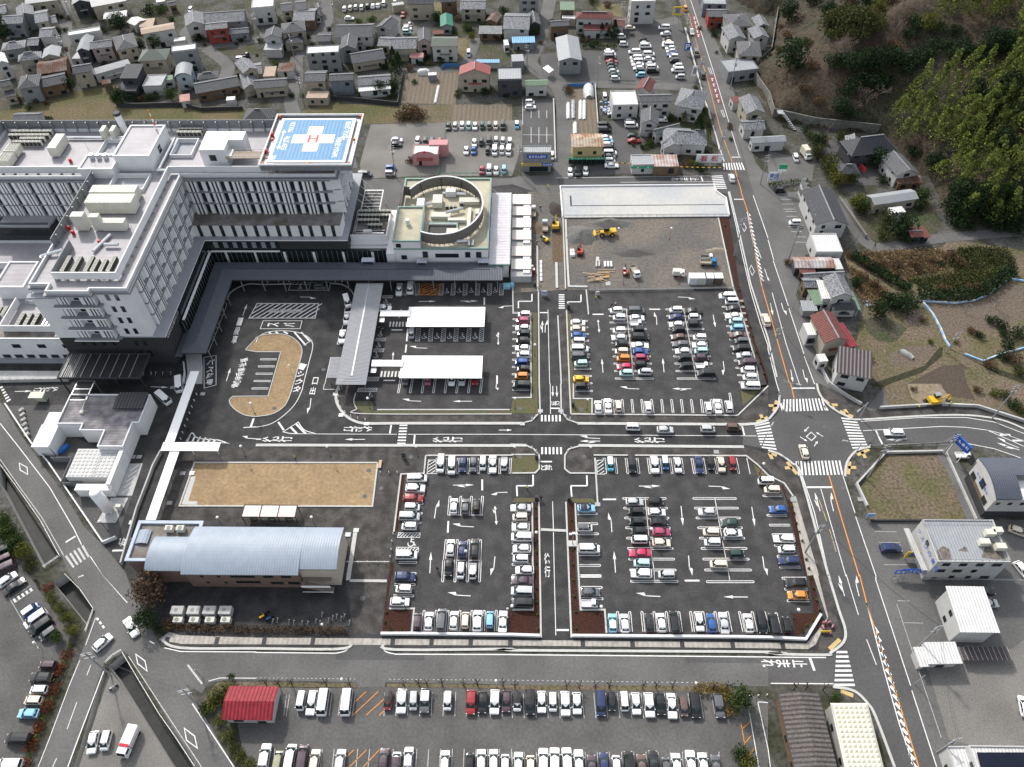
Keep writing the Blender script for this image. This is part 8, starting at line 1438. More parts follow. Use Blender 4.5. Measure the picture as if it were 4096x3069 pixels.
wall("boundary_wall","low white wall below the lower left lot","D2 1080,512 1350,512 2209,522 D3 240,530",.5,.8,m_pan2);wall("boundary_wall","low white wall below the lower right lot","D3 515,530 1890,540 2209,545 D4 320,560 450,345",.5,.8,m_pan2);wall("plot_wall","pale wall round the weed plot's road side","C4 850,1060 760,870 1010,600 1500,590",.4,.8,m_conc);wall("plot_wall","grey wall between the weed plot and the dental clinic","C4 1530,600 1790,1175",.3,.7,m_conc);wall("plot_wall","dark kerb wall below the weed plot","C4 880,1185 1780,1185",.3,.6,m_char);wall("yard_wall","white wall along the energy centre's road edge","C1 60,190 280,520 430,690 900,1380 1010,1335",.3,1.1,m_pan2);wall("road_wall","concrete wall on the outer side of the side road bend","C4 960,215 1480,185 1800,200 2209,330",.4,.9,m_conc);wall("house_wall","grey wall in front of the plum roofed house","B4 430,1480 520,1657 C4 640,90 800,185",.3,1,m_conc)
wall("garden_wall","dark block wall between the houses and the dry paddies","A1 1010,920 1180,925 1560,915 1740,960 2100,950",.3,1.5,m_char);wall("garden_wall","dark block wall below the low shrub house","A2 640,860 900,880 1225,915 1270,660",.3,1.6,m_char);wall("garden_wall","long pale wall beside the plastic tunnels","A3 715,745 745,1150",.3,1.2,m_conc);wall("car_park_wall","white edged wall beside the pharmacy car park","A3 358,870 375,1390",.4,1.0,m_kerb);wall("path_wall","stone wall beside the path behind the apartment block","B4 610,70 840,400",.6,1.2,m_gravel)
sl_=MB();sp_=pp("B3 432,228 1872,216 1845,60 1760,0 A3 1745,1612 415,1622");sl_.hexa([Vector((p.x,p.y,.03))for p in sp_],.25);struct("concrete_slab",sl_,m_slab);wall("slab_wall","pale concrete wall round the far sides of the white slab","B3 435,228 A3 415,1618 1740,1606 B3 1760,5 1845,65 1872,214",.35,.7,m_pan);wall("slab_drain","dark slotted drain across the white slab","B3 520,126 1830,116",.25,.3,m_char);wall("slab_drain_branch","short drain at the slab's left end","B3 505,40 510,130",.5,.3,m_char)
rw=MB();fp_=FOOT[4:12]
for i in range(len(fp_)-1):a,b=fp_[i],fp_[i+1];rw.hexa([a,b,b+Vector((-.3,-.3,0)),a+Vector((-.3,-.3,0))],3.4)
tag(rw.build("hill_retaining_wall",mat("mossy_concrete",(.17,.17,.155),.95,n=.3,sc=.8)),"long concrete retaining wall along the foot of the hill","wall");SR=thing("hill_stairs","steel stair with handrails climbing the retaining wall","stairs",P('A4',150,1100));B("stair_flight",SR,m_pole,[(P('A4',100+i*14,0).x*0+P('A4',95+i*14,1050+i*8).x,P('A4',95+i*14,1050+i*8).x+1.0,P('A4',95+i*14,1050+i*8).y-1.2,P('A4',95+i*14,1050+i*8).y-.2,3.4-i*.38,3.55-i*.38)for i in range(9)]);B("landing",SR,m_pole,[(P('A4',60,1045).x,P('A4',110,1045).x,P('A4',60,1045).y-1.2,P('A4',60,1045).y+1,3.4,3.6)])
m_pave=mat("pale_paver",(.34,.32,.29),.9,n=.18,sc=.9,n2=.1,sc2=.3,wave=('X',1.0,.3));sheet("paved_footway",m_pave,5,"D1 1370,560 1460,490 1560,520 2209,540 D2 820,545 2209,560 D3 2209,582 D4 330,590 430,480 510,370 390,0 C4 340,1657 200,970 240,970 440,1657 D4 430,0 520,360 410,600 345,640 D3 2209,632 D2 2209,608 0,598 D1 1570,595")
sheet("dark_verge_strip",m_new,6,"D2 0,605 700,603 690,628 0,628 D1 1600,610 1560,600");sheet("dark_verge_strip",m_new,6,"D2 1130,606 2209,612 2209,636 1180,634");sheet("dark_verge_strip",m_new,6,"D3 0,622 2209,634 2209,660 0,645")
PVT=MB()
for t_,xs in(('D1',(1440,1870)),('D2',(70,490,1180,1515,1853,2195)),('D3',(612,1040,1468,1903)),('D4',(125,))):
 for x in xs:p=P(t_,x,575 if t_ in('D2','D1')else 598);PVT.box(p.x-.45,p.x+.45,p.y-.95,p.y+.95,.05,.058)
struct("drain_grate",PVT,m_char)
PEOPLE={}
def person(p,ang,top,bot,lab,walk=.18,hat=None,scale=1.0):
 me=bpy.data.meshes.new("person");sk=[(0,0,.92),(0,0,1.18),(0,0,1.42),(0,0,1.52),(.02,0,1.66),(0,.2,1.38),(walk*.6,.27,1.12),(walk*1.3,.27,.9),(0,-.2,1.38),(-walk*.6,-.27,1.12),(-walk*1.2,-.26,.9),(.02,.1,.86),(walk*.8,.11,.48),(walk,.11,.06),(walk+.14,.11,.04),(.0,-.1,.86),(-walk*.5,-.11,.48),(-walk*1.2,-.11,.06),(-walk*1.2+.14,-.11,.04)]
 ed=[(0,1),(1,2),(2,3),(3,4),(2,5),(5,6),(6,7),(2,8),(8,9),(9,10),(0,11),(11,12),(12,13),(13,14),(0,15),(15,16),(16,17),(17,18)];ra=[.15,.15,.17,.06,.11,.075,.055,.045,.075,.055,.045,.1,.075,.06,.05,.1,.075,.06,.05]
 me.from_pydata(sk,ed,[]);o=bpy.data.objects.new("person",me);COL.objects.link(o);md=o.modifiers.new("s",'SKIN');lay=me.skin_vertices[0].data
 for i,r in enumerate(ra):lay[i].radius=(r,r)
 lay[0].use_root=True;sb_=o.modifiers.new("u",'SUBSURF');sb_.levels=1;sb_.render_levels=1;dg=bpy.context.evaluated_depsgraph_get();m2=bpy.data.meshes.new_from_object(o.evaluated_get(dg));bpy.data.objects.remove(o)
 o=bpy.data.objects.new("person",m2);COL.objects.link(o);m2.materials.clear();[m2.materials.append(x)for x in(top,bot,m_skin,m_trim)]
 for f in m2.polygons:z=f.center.z;ay=abs(f.center.y);f.material_index=2 if z>1.5 or(ay>.2 and z<.97 and z>.8)else(0 if z>.93 else(1 if z>.1 else 3))
 h_=MB();h_.ball((-.01,0,1.70),.115,8,5,.9);k=h_.build("helmet" if hat else "hair",hat or m_trim,o,local=True);o.location=Vector((p.x,p.y,.04));o.rotation_euler.z=ang;o.scale=(scale,)*3;return tag(o,lab,"person")
c_=lambda n,r,g,b:mat(n,(r,g,b),.8,n=0)
tw,tk,tg_,tb_,ty_=c_("cloth_white",.6,.6,.6),c_("cloth_black",.02,.02,.022),c_("cloth_grey",.15,.15,.16),c_("cloth_navy",.03,.04,.09),c_("vest_yellow",.55,.62,.05)
for s,a,t1,t2,l,hat in(("B3 722,935",1.2,ty_,tb_,"guard in a yellow vest standing at the top of the upper right lot",tb_),("B3 890,985",2.6,tw,tk,"person in a white top walking towards the dirt ground",None),("B3 858,1000",2.4,tk,tk,"person in dark clothes behind the first row of cars",None),("B3 243,158",1.5,tk,tg_,"worker in dark clothes in the middle of the dirt lane",tw),("C2 340,650",1.0,ty_,tb_,"guard in a yellow vest on the footway above the lawn",tb_),("C2 1566,1612",-1.5,tk,tg_,"person in dark clothes walking through the lower left lot",None),("C3 130,912",1,ty_,tb_,"guard in a yellow vest by the zigzag lines",tb_),("C3 250,1000",-1.6,tk,tk,"person in black walking down the south lane",None),("C1 1632,412",1.4,tk,tk,"dark figure at the hatched kerb by the cross canopy",None),("C4 1288,215",.4,ty_,tb_,"worker in a yellow vest at the side road's site gate",tw),("C4 1555,195",2,ty_,tb_,"worker in a yellow vest right of the excavator on the side road",tw),("A3 310,1632",1,ty_,tg_,"worker in a vest on the back road",tw),("D1 330,68",2.5,tk,tk,"person pushing a bicycle on the canal path",None),("B2 2125,0 B3 215,460",0,tk,tg_,"worker bending over the formwork by the small yellow excavator",tw)):person(pp(s)[-1],a,t1,t2,l,.16,hat,1.05)
def truck(name,lab,p,ang,L,W_,cabc,bedc,box=0,cab_h=2.1,grp=None):
 t=thing(name,lab,"truck",p,grp,ang);c=MB();f=L/2;cl=L*.3;cb_=[Vector((f-cl,-W_/2,.55)),Vector((f,-W_/2,.55)),Vector((f,W_/2,.55)),Vector((f-cl,W_/2,.55))];c.hexa(cb_,cab_h*.45);c.hexa([Vector((v.x if v.x<f else f,v.y,.55+cab_h*.45))for v in cb_],0,0,[Vector((f-cl,-W_/2+.08,cab_h)),Vector((f-.35,-W_/2+.08,cab_h)),Vector((f-.35,W_/2-.08,cab_h)),Vector((f-cl,W_/2-.08,cab_h))]);c.build("cab",cabc,t,local=True)
 g_=MB();zb_=.55+cab_h*.45;g_.poly([Vector((f+.01,-W_/2+.15,zb_+.08)),Vector((f+.01,W_/2-.15,zb_+.08)),Vector((f-.30,W_/2-.2,cab_h-.1)),Vector((f-.30,-W_/2+.2,cab_h-.1))]);g_.box(f-cl+.25,f-.45,-W_/2-.01,-W_/2+.05,zb_,cab_h-.2);g_.box(f-cl+.25,f-.45,W_/2-.05,W_/2+.01,zb_,cab_h-.2);g_.build("cab_window",m_glass,t,local=True)
 b=MB();x0_,x1_=-f,f-cl-.12
 if box:b.box(x0_,x1_,-W_/2,W_/2,.75,box)
 else:b.box(x0_,x1_,-W_/2,W_/2,.75,.9);[b.box(x0_,x1_,s*W_/2-.04,s*W_/2+.04,.9,1.35)for s in(1,-1)];b.box(x0_,x0_+.08,-W_/2+.04,W_/2-.04,.9,1.35);b.box(x1_-.08,x1_,-W_/2+.04,W_/2-.04,.9,1.6)
 b.build("bed" if not box else "box_body",bedc,t,local=True);ch_=MB();ch_.box(x0_+.1,f-.2,-W_/2+.3,W_/2-.3,.4,.74);ch_.build("chassis",m_track,t,local=True)
 for x in(f-.8,x0_+.9):
  for s in(1,-1):w_=MB();w_.tube((x,s*(W_/2-.28),.38),(x,s*(W_/2-.02),.38),.38,n=10);w_.build("wheel",m_tyre,t,local=True)
 return t
m_bed=c_("bed_beige",.34,.30,.24);m_bedg=c_("bed_grey",.20,.20,.20);m_tw=CPAINT['W'];m_tb=c_("truck_blue",.03,.16,.34);m_tc=c_("cab_pale_blue",.45,.58,.62)
truck("tipper_truck","white tipper truck with a beige bed at the top of the dirt lane",P1("B3 180,195"),math.pi/2,4.7,1.7,m_tw,m_bed);truck("tipper_truck","pale blue tipper truck with a beige bed beside the big yellow excavator",P1("B3 284,318"),math.pi/2,4.7,1.7,m_tc,m_bed);truck("tipper_truck","white tipper truck with an open bed facing the upper right lot",P1("B3 1058,705"),-1.35,4.7,1.75,m_tw,m_bed);truck("flatbed_truck","blue flatbed truck parked at the right of the dirt ground",P1("B3 1688,628"),-.05,4.7,1.7,m_tb,m_bed);truck("flatbed_truck","small white truck just behind the blue flatbed truck",P1("B3 1675,590"),0,3.6,1.5,m_tw,m_bedg);truck("lift_truck","small white truck carrying an upright cream crate by the containers",P1("B3 1435,725"),-.05,3.5,1.5,m_tw,m_ac,2.3);truck("box_truck","cream box truck in the temple's parking yard",P('A4',318,1355),-1.35,4.8,1.9,m_tw,mat("cream_box",(.55,.52,.42),.7),3.2,2.2)
am=truck("ambulance","white ambulance with a red roof band in the triangular gravel yard",P1("D1 1132,1450"),math.atan2((P1("D1 1085,1560")-P1("D1 1180,1340")).y,(P1("D1 1085,1560")-P1("D1 1180,1340")).x),5.4,1.9,m_tw,m_tw,2.4,2.35);o=MB();o.box(.7,1.2,-.85,.85,2.36,2.52);o.build("light_bar",m_red,am,local=True);o=MB();o.box(-2.6,1.0,-.965,.965,1.1,1.25);o.build("red_stripe",m_red,am,local=True);am["category"]="ambulance"
def excavator(lab,p,ang,s,body,arm,cabm=None,boom_a=0.0,tr=True,fold=False):
 t=thing("excavator",lab,"excavator",p,None,ang);k=MB();[k.box(-1.3*s,1.3*s,y*s-.22*s,y*s+.22*s,0,.55*s)for y in(-.8,.8)];k.build("track",m_track,t,local=True);b=MB();b.hexa([Vector((-1.25*s,-.85*s,.65*s)),Vector((.9*s,-.85*s,.65*s)),Vector((.9*s,.85*s,.65*s)),Vector((-1.25*s,.85*s,.65*s))],.75*s);b.hexa([Vector((-1.3*s,-.8*s,1.0*s)),Vector((-.9*s,-.8*s,1.0*s)),Vector((-.9*s,.8*s,1.0*s)),Vector((-1.3*s,.8*s,1.0*s))],.6*s);b.build("body",body,t,local=True)
 c=MB();c.box(-.1*s,.9*s,.1*s,.85*s,1.41*s,2.15*s);c.build("cab",m_glass,t,local=True);r=MB();r.box(-.2*s,1.0*s,.05*s,.9*s,2.15*s,2.25*s);r.build("cab_roof",cabm or body,t,local=True);a=MB();q=[Vector((.9*s,-.15*s,1.1*s)),Vector((2.2*s,-.15*s,2.3*s)),Vector((3.3*s,-.15*s,1.2*s)),Vector((3.0*s,-.15*s,.3*s))];[a.tube(q[i],q[i+1],.17*s,.13*s,5)for i in range(3)];a.build("arm",arm,t,local=True);u=MB();u.hexa([Vector((2.7*s,-.5*s,.05)),Vector((3.2*s,-.5*s,.05)),Vector((3.2*s,.2*s,.05)),Vector((2.7*s,.2*s,.05))],.5*s);u.build("bucket",m_track,t,local=True)
 d=MB();d.box(-1.75*s,-1.6*s,-.95*s,.95*s,.1,.5*s);d.build("dozer_blade",m_track,t,local=True);return t
excavator("big yellow excavator with a dark cab at the right of the dirt lane",P1("B3 375,310"),math.pi/2,1.2,m_yel,m_yel,m_char);excavator("small yellow excavator with a grey canopy digging in the dirt lane",P1("B3 288,425"),2.2,.75,m_yel,m_yel,m_metal);excavator("red mini excavator with a raised arm left of the gravel heaps",P1("B3 585,530"),math.pi/2,.95,m_rede,m_rede,m_char);excavator("small red excavator with a grey roof beside the white tipper",P1("B3 978,705"),math.pi/2,.8,m_rede,m_track,m_metal);excavator("small red and white excavator beside the pinkish roof panels",P1("B3 178,695"),-1.6,.7,m_rede,m_rede,m_hwht);excavator("yellow excavator with a long yellow arm on the side road's building site",P1("C4 1425,165"),.2,1.25,m_yel,m_yel,m_metal)
t=thing("wheel_loader","yellow wheel loader with its bucket lowered between the gravel heaps","loader",P1("B3 805,372"),None,math.pi+.08);b=MB();b.box(-3.1,-.5,-.95,.95,.8,1.9);b.box(-.5,1.6,-.6,.6,.8,1.5);b.build("body",m_yel,t,local=True);b=MB();b.box(-.9,.7,-.7,.7,1.9,2.9);b.build("cab",m_glass,t,local=True);b=MB();b.box(-1.1,.8,-.85,.85,2.9,3.02);b.build("cab_roof",m_char,t,local=True);b=MB();[b.tube((1.2,y,1.5),(3.2,y,.6),.14,n=5)for y in(-.5,.5)];b.build("arm",m_yel,t,local=True);b=MB();b.hexa([Vector((3.0,-1.2,.1)),Vector((4.1,-1.2,.1)),Vector((4.1,1.2,.1)),Vector((3.0,1.2,.1))],0,0,[Vector((3.0,-1.2,1.2)),Vector((3.3,-1.2,1.2)),Vector((3.3,1.2,1.2)),Vector((3.0,1.2,1.2))]);b.build("bucket",m_yel,t,local=True)
for x in(-1.9,1.2):
 for y in(-.95,.95):w_=MB();w_.tube((x,y-.25,.7),(x,y+.25,.7),.7,n=12);w_.tube((x,y-.27,.7),(x,y+.27,.7),.32,n=8,mi=1);w_.build("wheel",[m_tyre,m_yel],t,local=True)
t=thing("site_dumper","small yellow dumper parked beside the pinkish roof panels","dumper",P1("B3 148,600"));b=MB();b.hexa([Vector((-.6,-.9,.5)),Vector((.6,-.9,.5)),Vector((.6,.4,.5)),Vector((-.6,.4,.5))],0,0,[Vector((-.75,-1.1,1.3)),Vector((.75,-1.1,1.3)),Vector((.75,.5,1.2)),Vector((-.75,.5,1.2))]);b.build("skip",m_yel,t,local=True);b=MB();b.box(-.5,.5,.5,1.2,.4,1.1);b.build("engine",m_yel,t,local=True);b=MB();[b.box(x-.15,x+.15,-1,1.2,0,.45)for x in(-.55,.55)];b.build("track",m_track,t,local=True)
def heap(lab,s,rx,ry,h_,m_,seed=0):
 c=P1(s);m2=MB();n=18;k=7;rr=random.Random(seed);ph_=[rr.uniform(.8,1.2)for _ in range(n)];m2.v.append(Vector((c.x,c.y,h_)))
 for j in range(1,k+1):
  for i in range(n):a=2*math.pi*i/n;u=j/k;m2.v.append(Vector((c.x+rx*u*ph_[i]*math.cos(a),c.y+ry*u*ph_[i]*math.sin(a),max(.02,h_*(1-u)**.9*(1+.25*mnoise.noise(Vector((i*.7,j*.9,seed)))))if j<k else .02)))
 m2.f+=[(0,1+i,1+(i+1)%n)for i in range(n)];m2.m+=[0]*n
 for j in range(k-1):
  for i in range(n):a=1+j*n;m2.f.append((a+i,a+n+i,a+n+(i+1)%n,a+(i+1)%n));m2.m.append(0)
 return tag(m2.build("gravel_heap",m_,smooth=True),lab,"gravel heap")
m_heap=mat("heap_gravel",(.135,.135,.125),1,n=.25,sc=3,bump=.4);m_heap2=mat("heap_soil",(.055,.045,.04),1,n=.3,sc=3,bump=.4)
heap("round grey green gravel heap at the dirt ground's left","B3 600,375",5.2,4.8,2.2,m_heap,1);heap("long grey gravel heap behind the loader","B3 850,270",6,2.2,1.5,m_heap,2);heap("dark gravel heap in the middle of the dirt ground","B3 1050,515",6.5,2.6,1.0,mat("heap_dark",(.10,.095,.09),1,n=.3,sc=3),3);heap("dark soil heap at the top of the dirt lane","B3 380,155",2.2,4,1.3,m_heap2,4);heap("small pale earth heap right of the dirt ground","B3 1765,510",3,1.4,.7,mat("heap_pale",(.22,.19,.15),1,n=.2,sc=3),5);heap("brown soil heap beside the pinkish roof panels","B3 190,310",3.2,3,.7,mat("heap_brown",(.13,.10,.07),1,n=.3,sc=3),6)
for i,(x,m_,l)in enumerate(((1555,m_pan,"pale ribbed site container, leftmost of the four"),(1628,m_ac,"white site container with a braced door, second of the four"),(1692,m_louv,"grey site container, third of the four"),(1772,mat("container_brown",(.09,.06,.045),.7),"dark brown site container, rightmost of the four"))):
 p=P('B3',x,790);t=thing("site_container",l,"container",p,"site containers");b=MB();b.box(-1.15,1.15,-.6,1.6,.05,2.5);b.build("body",m_,t,local=True);b=MB();[b.box(xx-.02,xx+.02,-.63,-.6,.2,2.3)for xx in(-.8,-.4,0,.4,.8)];b.build("door_rib",m_metal,t,local=True);b=MB();b.box(-1.2,1.2,-.65,1.65,2.5,2.6);b.build("roof",m_pan2,t,local=True)
m_plank=c_("raw_timber",.46,.34,.22)
def pile(name,lab,s,items,m_,cat,ang=0):
 c=P1(s);b=MB();[b.obox((c.x+x,c.y+y),ang+a,lx,ly,z,z+h_)for x,y,a,lx,ly,z,h_ in items];return tag(b.build(name,m_),lab,cat)
rr=random.Random(3);pile("plank_pile","untidy heap of raw timber planks at the front of the dirt ground","B3 730,740",[(rr.uniform(-2.5,2.5),rr.uniform(-1.6,1.4),rr.uniform(-.4,.4),rr.uniform(1.5,3.5),.22,.04+i*.03,.08)for i in range(26)],m_plank,"planks")
pile("plank_pile","two long timber beams lying behind the plank heap","B3 815,685",[(0,.5,0,5,.15,.04,.15),(0,-.3,0,5,.15,.04,.15),(2.4,.6,1.5,1.2,.15,.2,.15)],m_plank,"planks");pile("concrete_block","stack of long concrete kerb blocks in the dirt ground","B3 740,625",[(-.4,0,1.5,2.6,.5,.04,.5),(.4,.1,1.5,2.6,.5,.04,.5),(0,1.7,1.5,1.8,.9,.04,.6)],m_kerb,"concrete blocks");pile("channel_block","three white concrete channel blocks side by side","B3 828,630",[(-.9,0,1.57,2.2,.6,.04,.5),(0,0,1.57,2.2,.6,.04,.5),(.9,0,1.57,2.2,.6,.04,.5)],m_pan2,"concrete blocks");pile("white_sacks","white bulk bags left of the red mini excavator","B3 518,540",[(0,.9,.1,1.2,1.0,.04,.9),(.1,-.6,.2,1.3,1.1,.04,.9)],m_hwht,"bulk bags");pile("kerb_blocks","row of white kerb blocks along the dirt lane's left","B3 250,690",[(0,i*1.8-3.4,1.57,1.5,.7,.04,.4)for i in range(5)],m_pan2,"concrete blocks");pile("plastic_sheet_roll","orange plywood sheet by the plank heap","B3 820,728",[(0,0,0,1.3,1.0,.04,.15)],mat("plywood_orange",(.55,.27,.06),.8),"plywood");pile("steel_plate","grey steel plate lying at the front of the dirt ground","B3 828,790",[(0,0,.05,1.4,1.6,.03,.03)],m_metal,"steel plate")
pile("trench_cover","white precast channel run along the left of the dirt ground","B3 470,540",[(0,0,1.49,27,.55,.04,.3)],m_kerb,"channel")if 0 else wall("precast_channel","white precast channel run along the left edge of the dirt ground","B3 462,240 475,560 490,820 650,822",.6,.3,m_kerb);wall("precast_channel","long white kerb wall along the dirt lane's right side","B3 428,0 440,240 462,845",.35,.5,m_kerb);wall("precast_channel","white kerb line up the dirt lane's left side","B3 218,470 222,860",.5,.3,m_kerb);wall("precast_channel","short pale kerb block line in the dirt lane","B3 382,615 388,835",.7,.35,m_kerb)
BKm=MB();
for x in(-.5,.5):
 for i in range(12):a,b_=2*math.pi*i/12,2*math.pi*(i+1)/12;BKm.tube((x+.32*math.cos(a),0,.34+.32*math.sin(a)),(x+.32*math.cos(b_),0,.34+.32*math.sin(b_)),.03,n=3)
BKf=MB();[BKf.tube(a,b_,.03,n=4)for a,b_ in(((-.5,0,.34),(-.1,0,.4)),((-.1,0,.4),(-.2,0,.85)),((-.1,0,.4),(.38,0,.8)),((-.18,0,.75),(.38,0,.8)),((.5,0,.34),(.36,0,.98)),((.36,-.25,.98),(.36,.25,.98)))];BKs=MB();BKs.box(-.32,-.08,-.08,.08,.85,.92);BKs.box(.4,.65,-.15,.15,.72,.9);BW,BF,BS=as_mesh("wheel_pair",BKm,m_tyre),as_mesh("frame",BKf,m_steel),as_mesh("saddle",BKs,m_trim)
def bike(p,a,lab,grp):t=thing("bicycle",lab,"bicycle",p,grp,a);inst("frame",t,BF);inst("wheel_pair",t,BW);inst("saddle",t,BS)
for x,y in((150,410),(190,400),(290,415),(330,420),(400,425),(450,430),(520,410),(555,425),(575,350),(630,400),(665,380),(700,370),(738,385),(765,365),(810,420)):bike(P('D2',x,y),1.3+.1*math.sin(x),"silver bicycle parked on the dark bicycle park below the blue roofed office","bicycles in the bicycle park")
for x,y in((1060,1180),(1090,1195),(1075,1260),(1050,1300),(1065,1345),(1035,1380),(1045,1430)):bike(P('B2',x,y),.4*math.sin(y),"dark bicycle leaning beside the right side of the walkway roof","bicycles by the walkway roof")
for s,l,c in(("D2 60,365","yellow scooter in the bicycle park",m_yel),("D2 85,335","black motorbike in the bicycle park behind the yellow scooter",m_trim),("D2 120,380","blue black motorbike in the bicycle park",c_("bike_blue",.02,.05,.15)),("D1 985,975","lone grey motorbike at the gravel yard's tip",m_metal)):
 t=thing("motorbike",l,"motorbike",P1(s),None,.6);b=MB();b.box(-.6,.35,-.16,.16,.4,.8);b.tube((.6,0,.3),(.35,0,1.0),.06,n=5);b.tube((.35,-.35,1.0),(.35,.35,1.0),.04,n=4);b.build("body",c,t,local=True);[(lambda w_:(w_.tube((x,-.07,.3),(x,.07,.3),.3,n=10),w_.build("wheel",m_tyre,t,local=True)))(MB())for x in(-.6,.62)]
for x,y in((1245,1578),(1310,1578),(1350,1580),(1410,1580),(1480,1580)):t=bike(P('B1',x,y),1.5,"bicycle in the rack under the hospital's dark corner","bicycles at the dark corner")
t=thing("dental_sign","big blue dental sign board on two white legs by the side road","sign",P1("C4 1590,640"));c=P('C4',1672,520,5.6);a0=P('C4',1632,480,6.2);mb=MB();L2=(P('C4',1712,545,4.6)-c)
e=Vector((.45,-.9,0)).normalized();o=mb.hexa([c-e*2.2+Vector((-.2,0,-1.0)),c+e*2.2+Vector((-.2,0,-1.0)),c+e*2.2+Vector((.2,0,-1.0)),c-e*2.2+Vector((.2,0,-1.0))],2.4);mb.build("sign_board",mat("sign_blue",(.02,.10,.42)),t);tx_=MB();nn=Vector((-.9,-.45,0)).normalized()
for i,ch in enumerate("とも歯科"):write(tx_,ch,c+e*(-1.55+i*1.03)+nn*.28+Vector((0,0,.5)),e,Vector((0,0,1)),.8,.95)
tx_.build("lettering",m_hwht,t);mb=MB();[mb.tube(c+e*k+Vector((0,0,-5.6)),c+e*k+Vector((0,0,-1)),.1,n=6)for k in(-1.6,1.6)];mb.build("leg",m_fin,t)
def psign(lab,s,w,h_,z,bg,fg,txt,dx=0):p=P1(s);t=thing("sign",lab,"sign",p);mb=MB();mb.tube((-w*.3,0,0),(-w*.3,0,z),.08,n=6);mb.tube((w*.3,0,0),(w*.3,0,z),.08,n=6);mb.build("leg",m_pole,t,local=True);board(t,txt,Vector((p.x,p.y-.1,z)),w,h_,bg,fg);return t
psign("green and white shop sign on a tall post at the roadside yard","A4 80,1610",2.6,2.6,7,("green",(.05,.35,.10)),SWH,"");q=[o for o in bpy.data.objects if o.get("label","").startswith("green and white shop")][0];board(q,"コンビニ" if 0 else "",Vector((q.location.x,q.location.y-.25,6.3)),2.6,.9,SWH,SBL);psign("white notice board with small blue lettering below the green shop sign","A4 30,1600",3.6,3.4,3.4,("pale",(.6,.63,.66)),SBL,"案内");psign("tall yellow and blue advertising board at the far car park's road corner","A3 1410,220",3.6,3.4,6,("yellow",(.70,.50,.03)),SBL,"薬");psign("small blue sign by the far car park","A3 1505,470",2.2,3.0,3.2,SBL,SWH,"P");psign("white upright sign with dark letters below the far car park","A3 1562,690",1.8,4.0,3.6,SWH,("navy",(.02,.03,.10)),"病");psign("long yellow and blue board in front of the shabby flat roofed block","C4 1240,1657",6,1.8,2.6,SBL,SWH,"処方せん受付");psign("small tilted blue board left of the long yellow and blue board","C4 1110,1657",2.2,1.6,2.2,SBL,SWH,"薬局");psign("round cornered yellow sign with blue panel by the shabby block's steps","C4 1215,1510",3.0,2.6,2.2,SYE,SBL,"薬");psign("white and yellow billboard building front at the north road corner","A3 1690,1420",8.5,3.2,2.4,SWH,("red",(.45,.03,.05)),"看板");psign("small blue notice board by the lower zebra on the hospital road","B3 278,895",1.6,1.6,1.2,("pale",(.55,.62,.70)),SBL,"案内");psign("red and white work notice board standing by the barriers","B3 735,890",1.0,1.4,.9,SWH,SRD,"工事");psign("upright dark information panel on the footway by the big lawn","C2 1278,635",1.0,2.0,1.2,("slate",(.06,.07,.08)),SWH,"");psign("blue street name board in the weed plot's lower corner","C4 862,1165",1.6,1.6,1.8,("pale blue",(.25,.40,.58)),SWH,"")
psign("yellow arrow board among pink barriers at the south corner","D4 490,490",2.0,.7,.6,SYE,("black",(.02,.02,.02)),"→")
for i,(x,y)in enumerate(((480,415),(520,415),(550,450),(530,500),(465,460))):pile("pink_barrier","pink and white barrier round the dark stub post",f"D4 {x},{y}",[(0,0,.5*i,.7,.25,.03,.75)],mat("barrier_pink",(.45,.16,.19),.6),"barrier")["group"]="pink barriers at the corner"
for i,(x,y)in enumerate(((612,1275),(620,1262),(645,1290),(650,1310),(657,1330),(640,1275),(662,1345),(705,1395),(720,1375),(775,1450),(785,1460),(795,1470),(810,1485),(490,1395))):
 p=P('A4',x,y+25);b=MB();b.tube((p.x,p.y,0),(p.x,p.y,2.6),.04,n=4);b.box(p.x,p.x+.7,p.y-.03,p.y+.03,.9,2.6);tag(b.build("red_banner",mat("banner_red",(.50,.06,.07),.8,n=0)),"tall narrow red banner in the temple grounds","banner","red temple banners")
m_poly=mat("plastic_film",(.55,.56,.55),.35,n=.12,sc=3)
def tunnel(lab,a,b,r,m_=None,cat="tunnel"):
 a,b=P1(a),P1(b);d=(b-a).normalized();n_=Vector((-d.y,d.x,0));L=(b-a).length;k=max(4,int(L/1.0));mb=MB();S=7
 for i in range(k+1):
  c=a+d*(L*i/k);rr_=r*(1.06 if i%2 else 1)*(.6 if i in(0,k)else 1)
  for j in range(S):an=math.pi*j/(S-1);mb.v.append(c+n_*(rr_*math.cos(an))+Vector((0,0,rr_*math.sin(an)*1.15)))
 for i in range(k):
  for j in range(S-1):q=i*S+j;mb.f.append((q,q+1,q+S+1,q+S));mb.m.append(0)
 mb.f+=[tuple(range(S)),tuple(k*S+j for j in range(S))[::-1]];mb.m+=[0,0];return tag(mb.build("plastic_tunnel",m_ or m_poly,smooth=True),lab,cat)
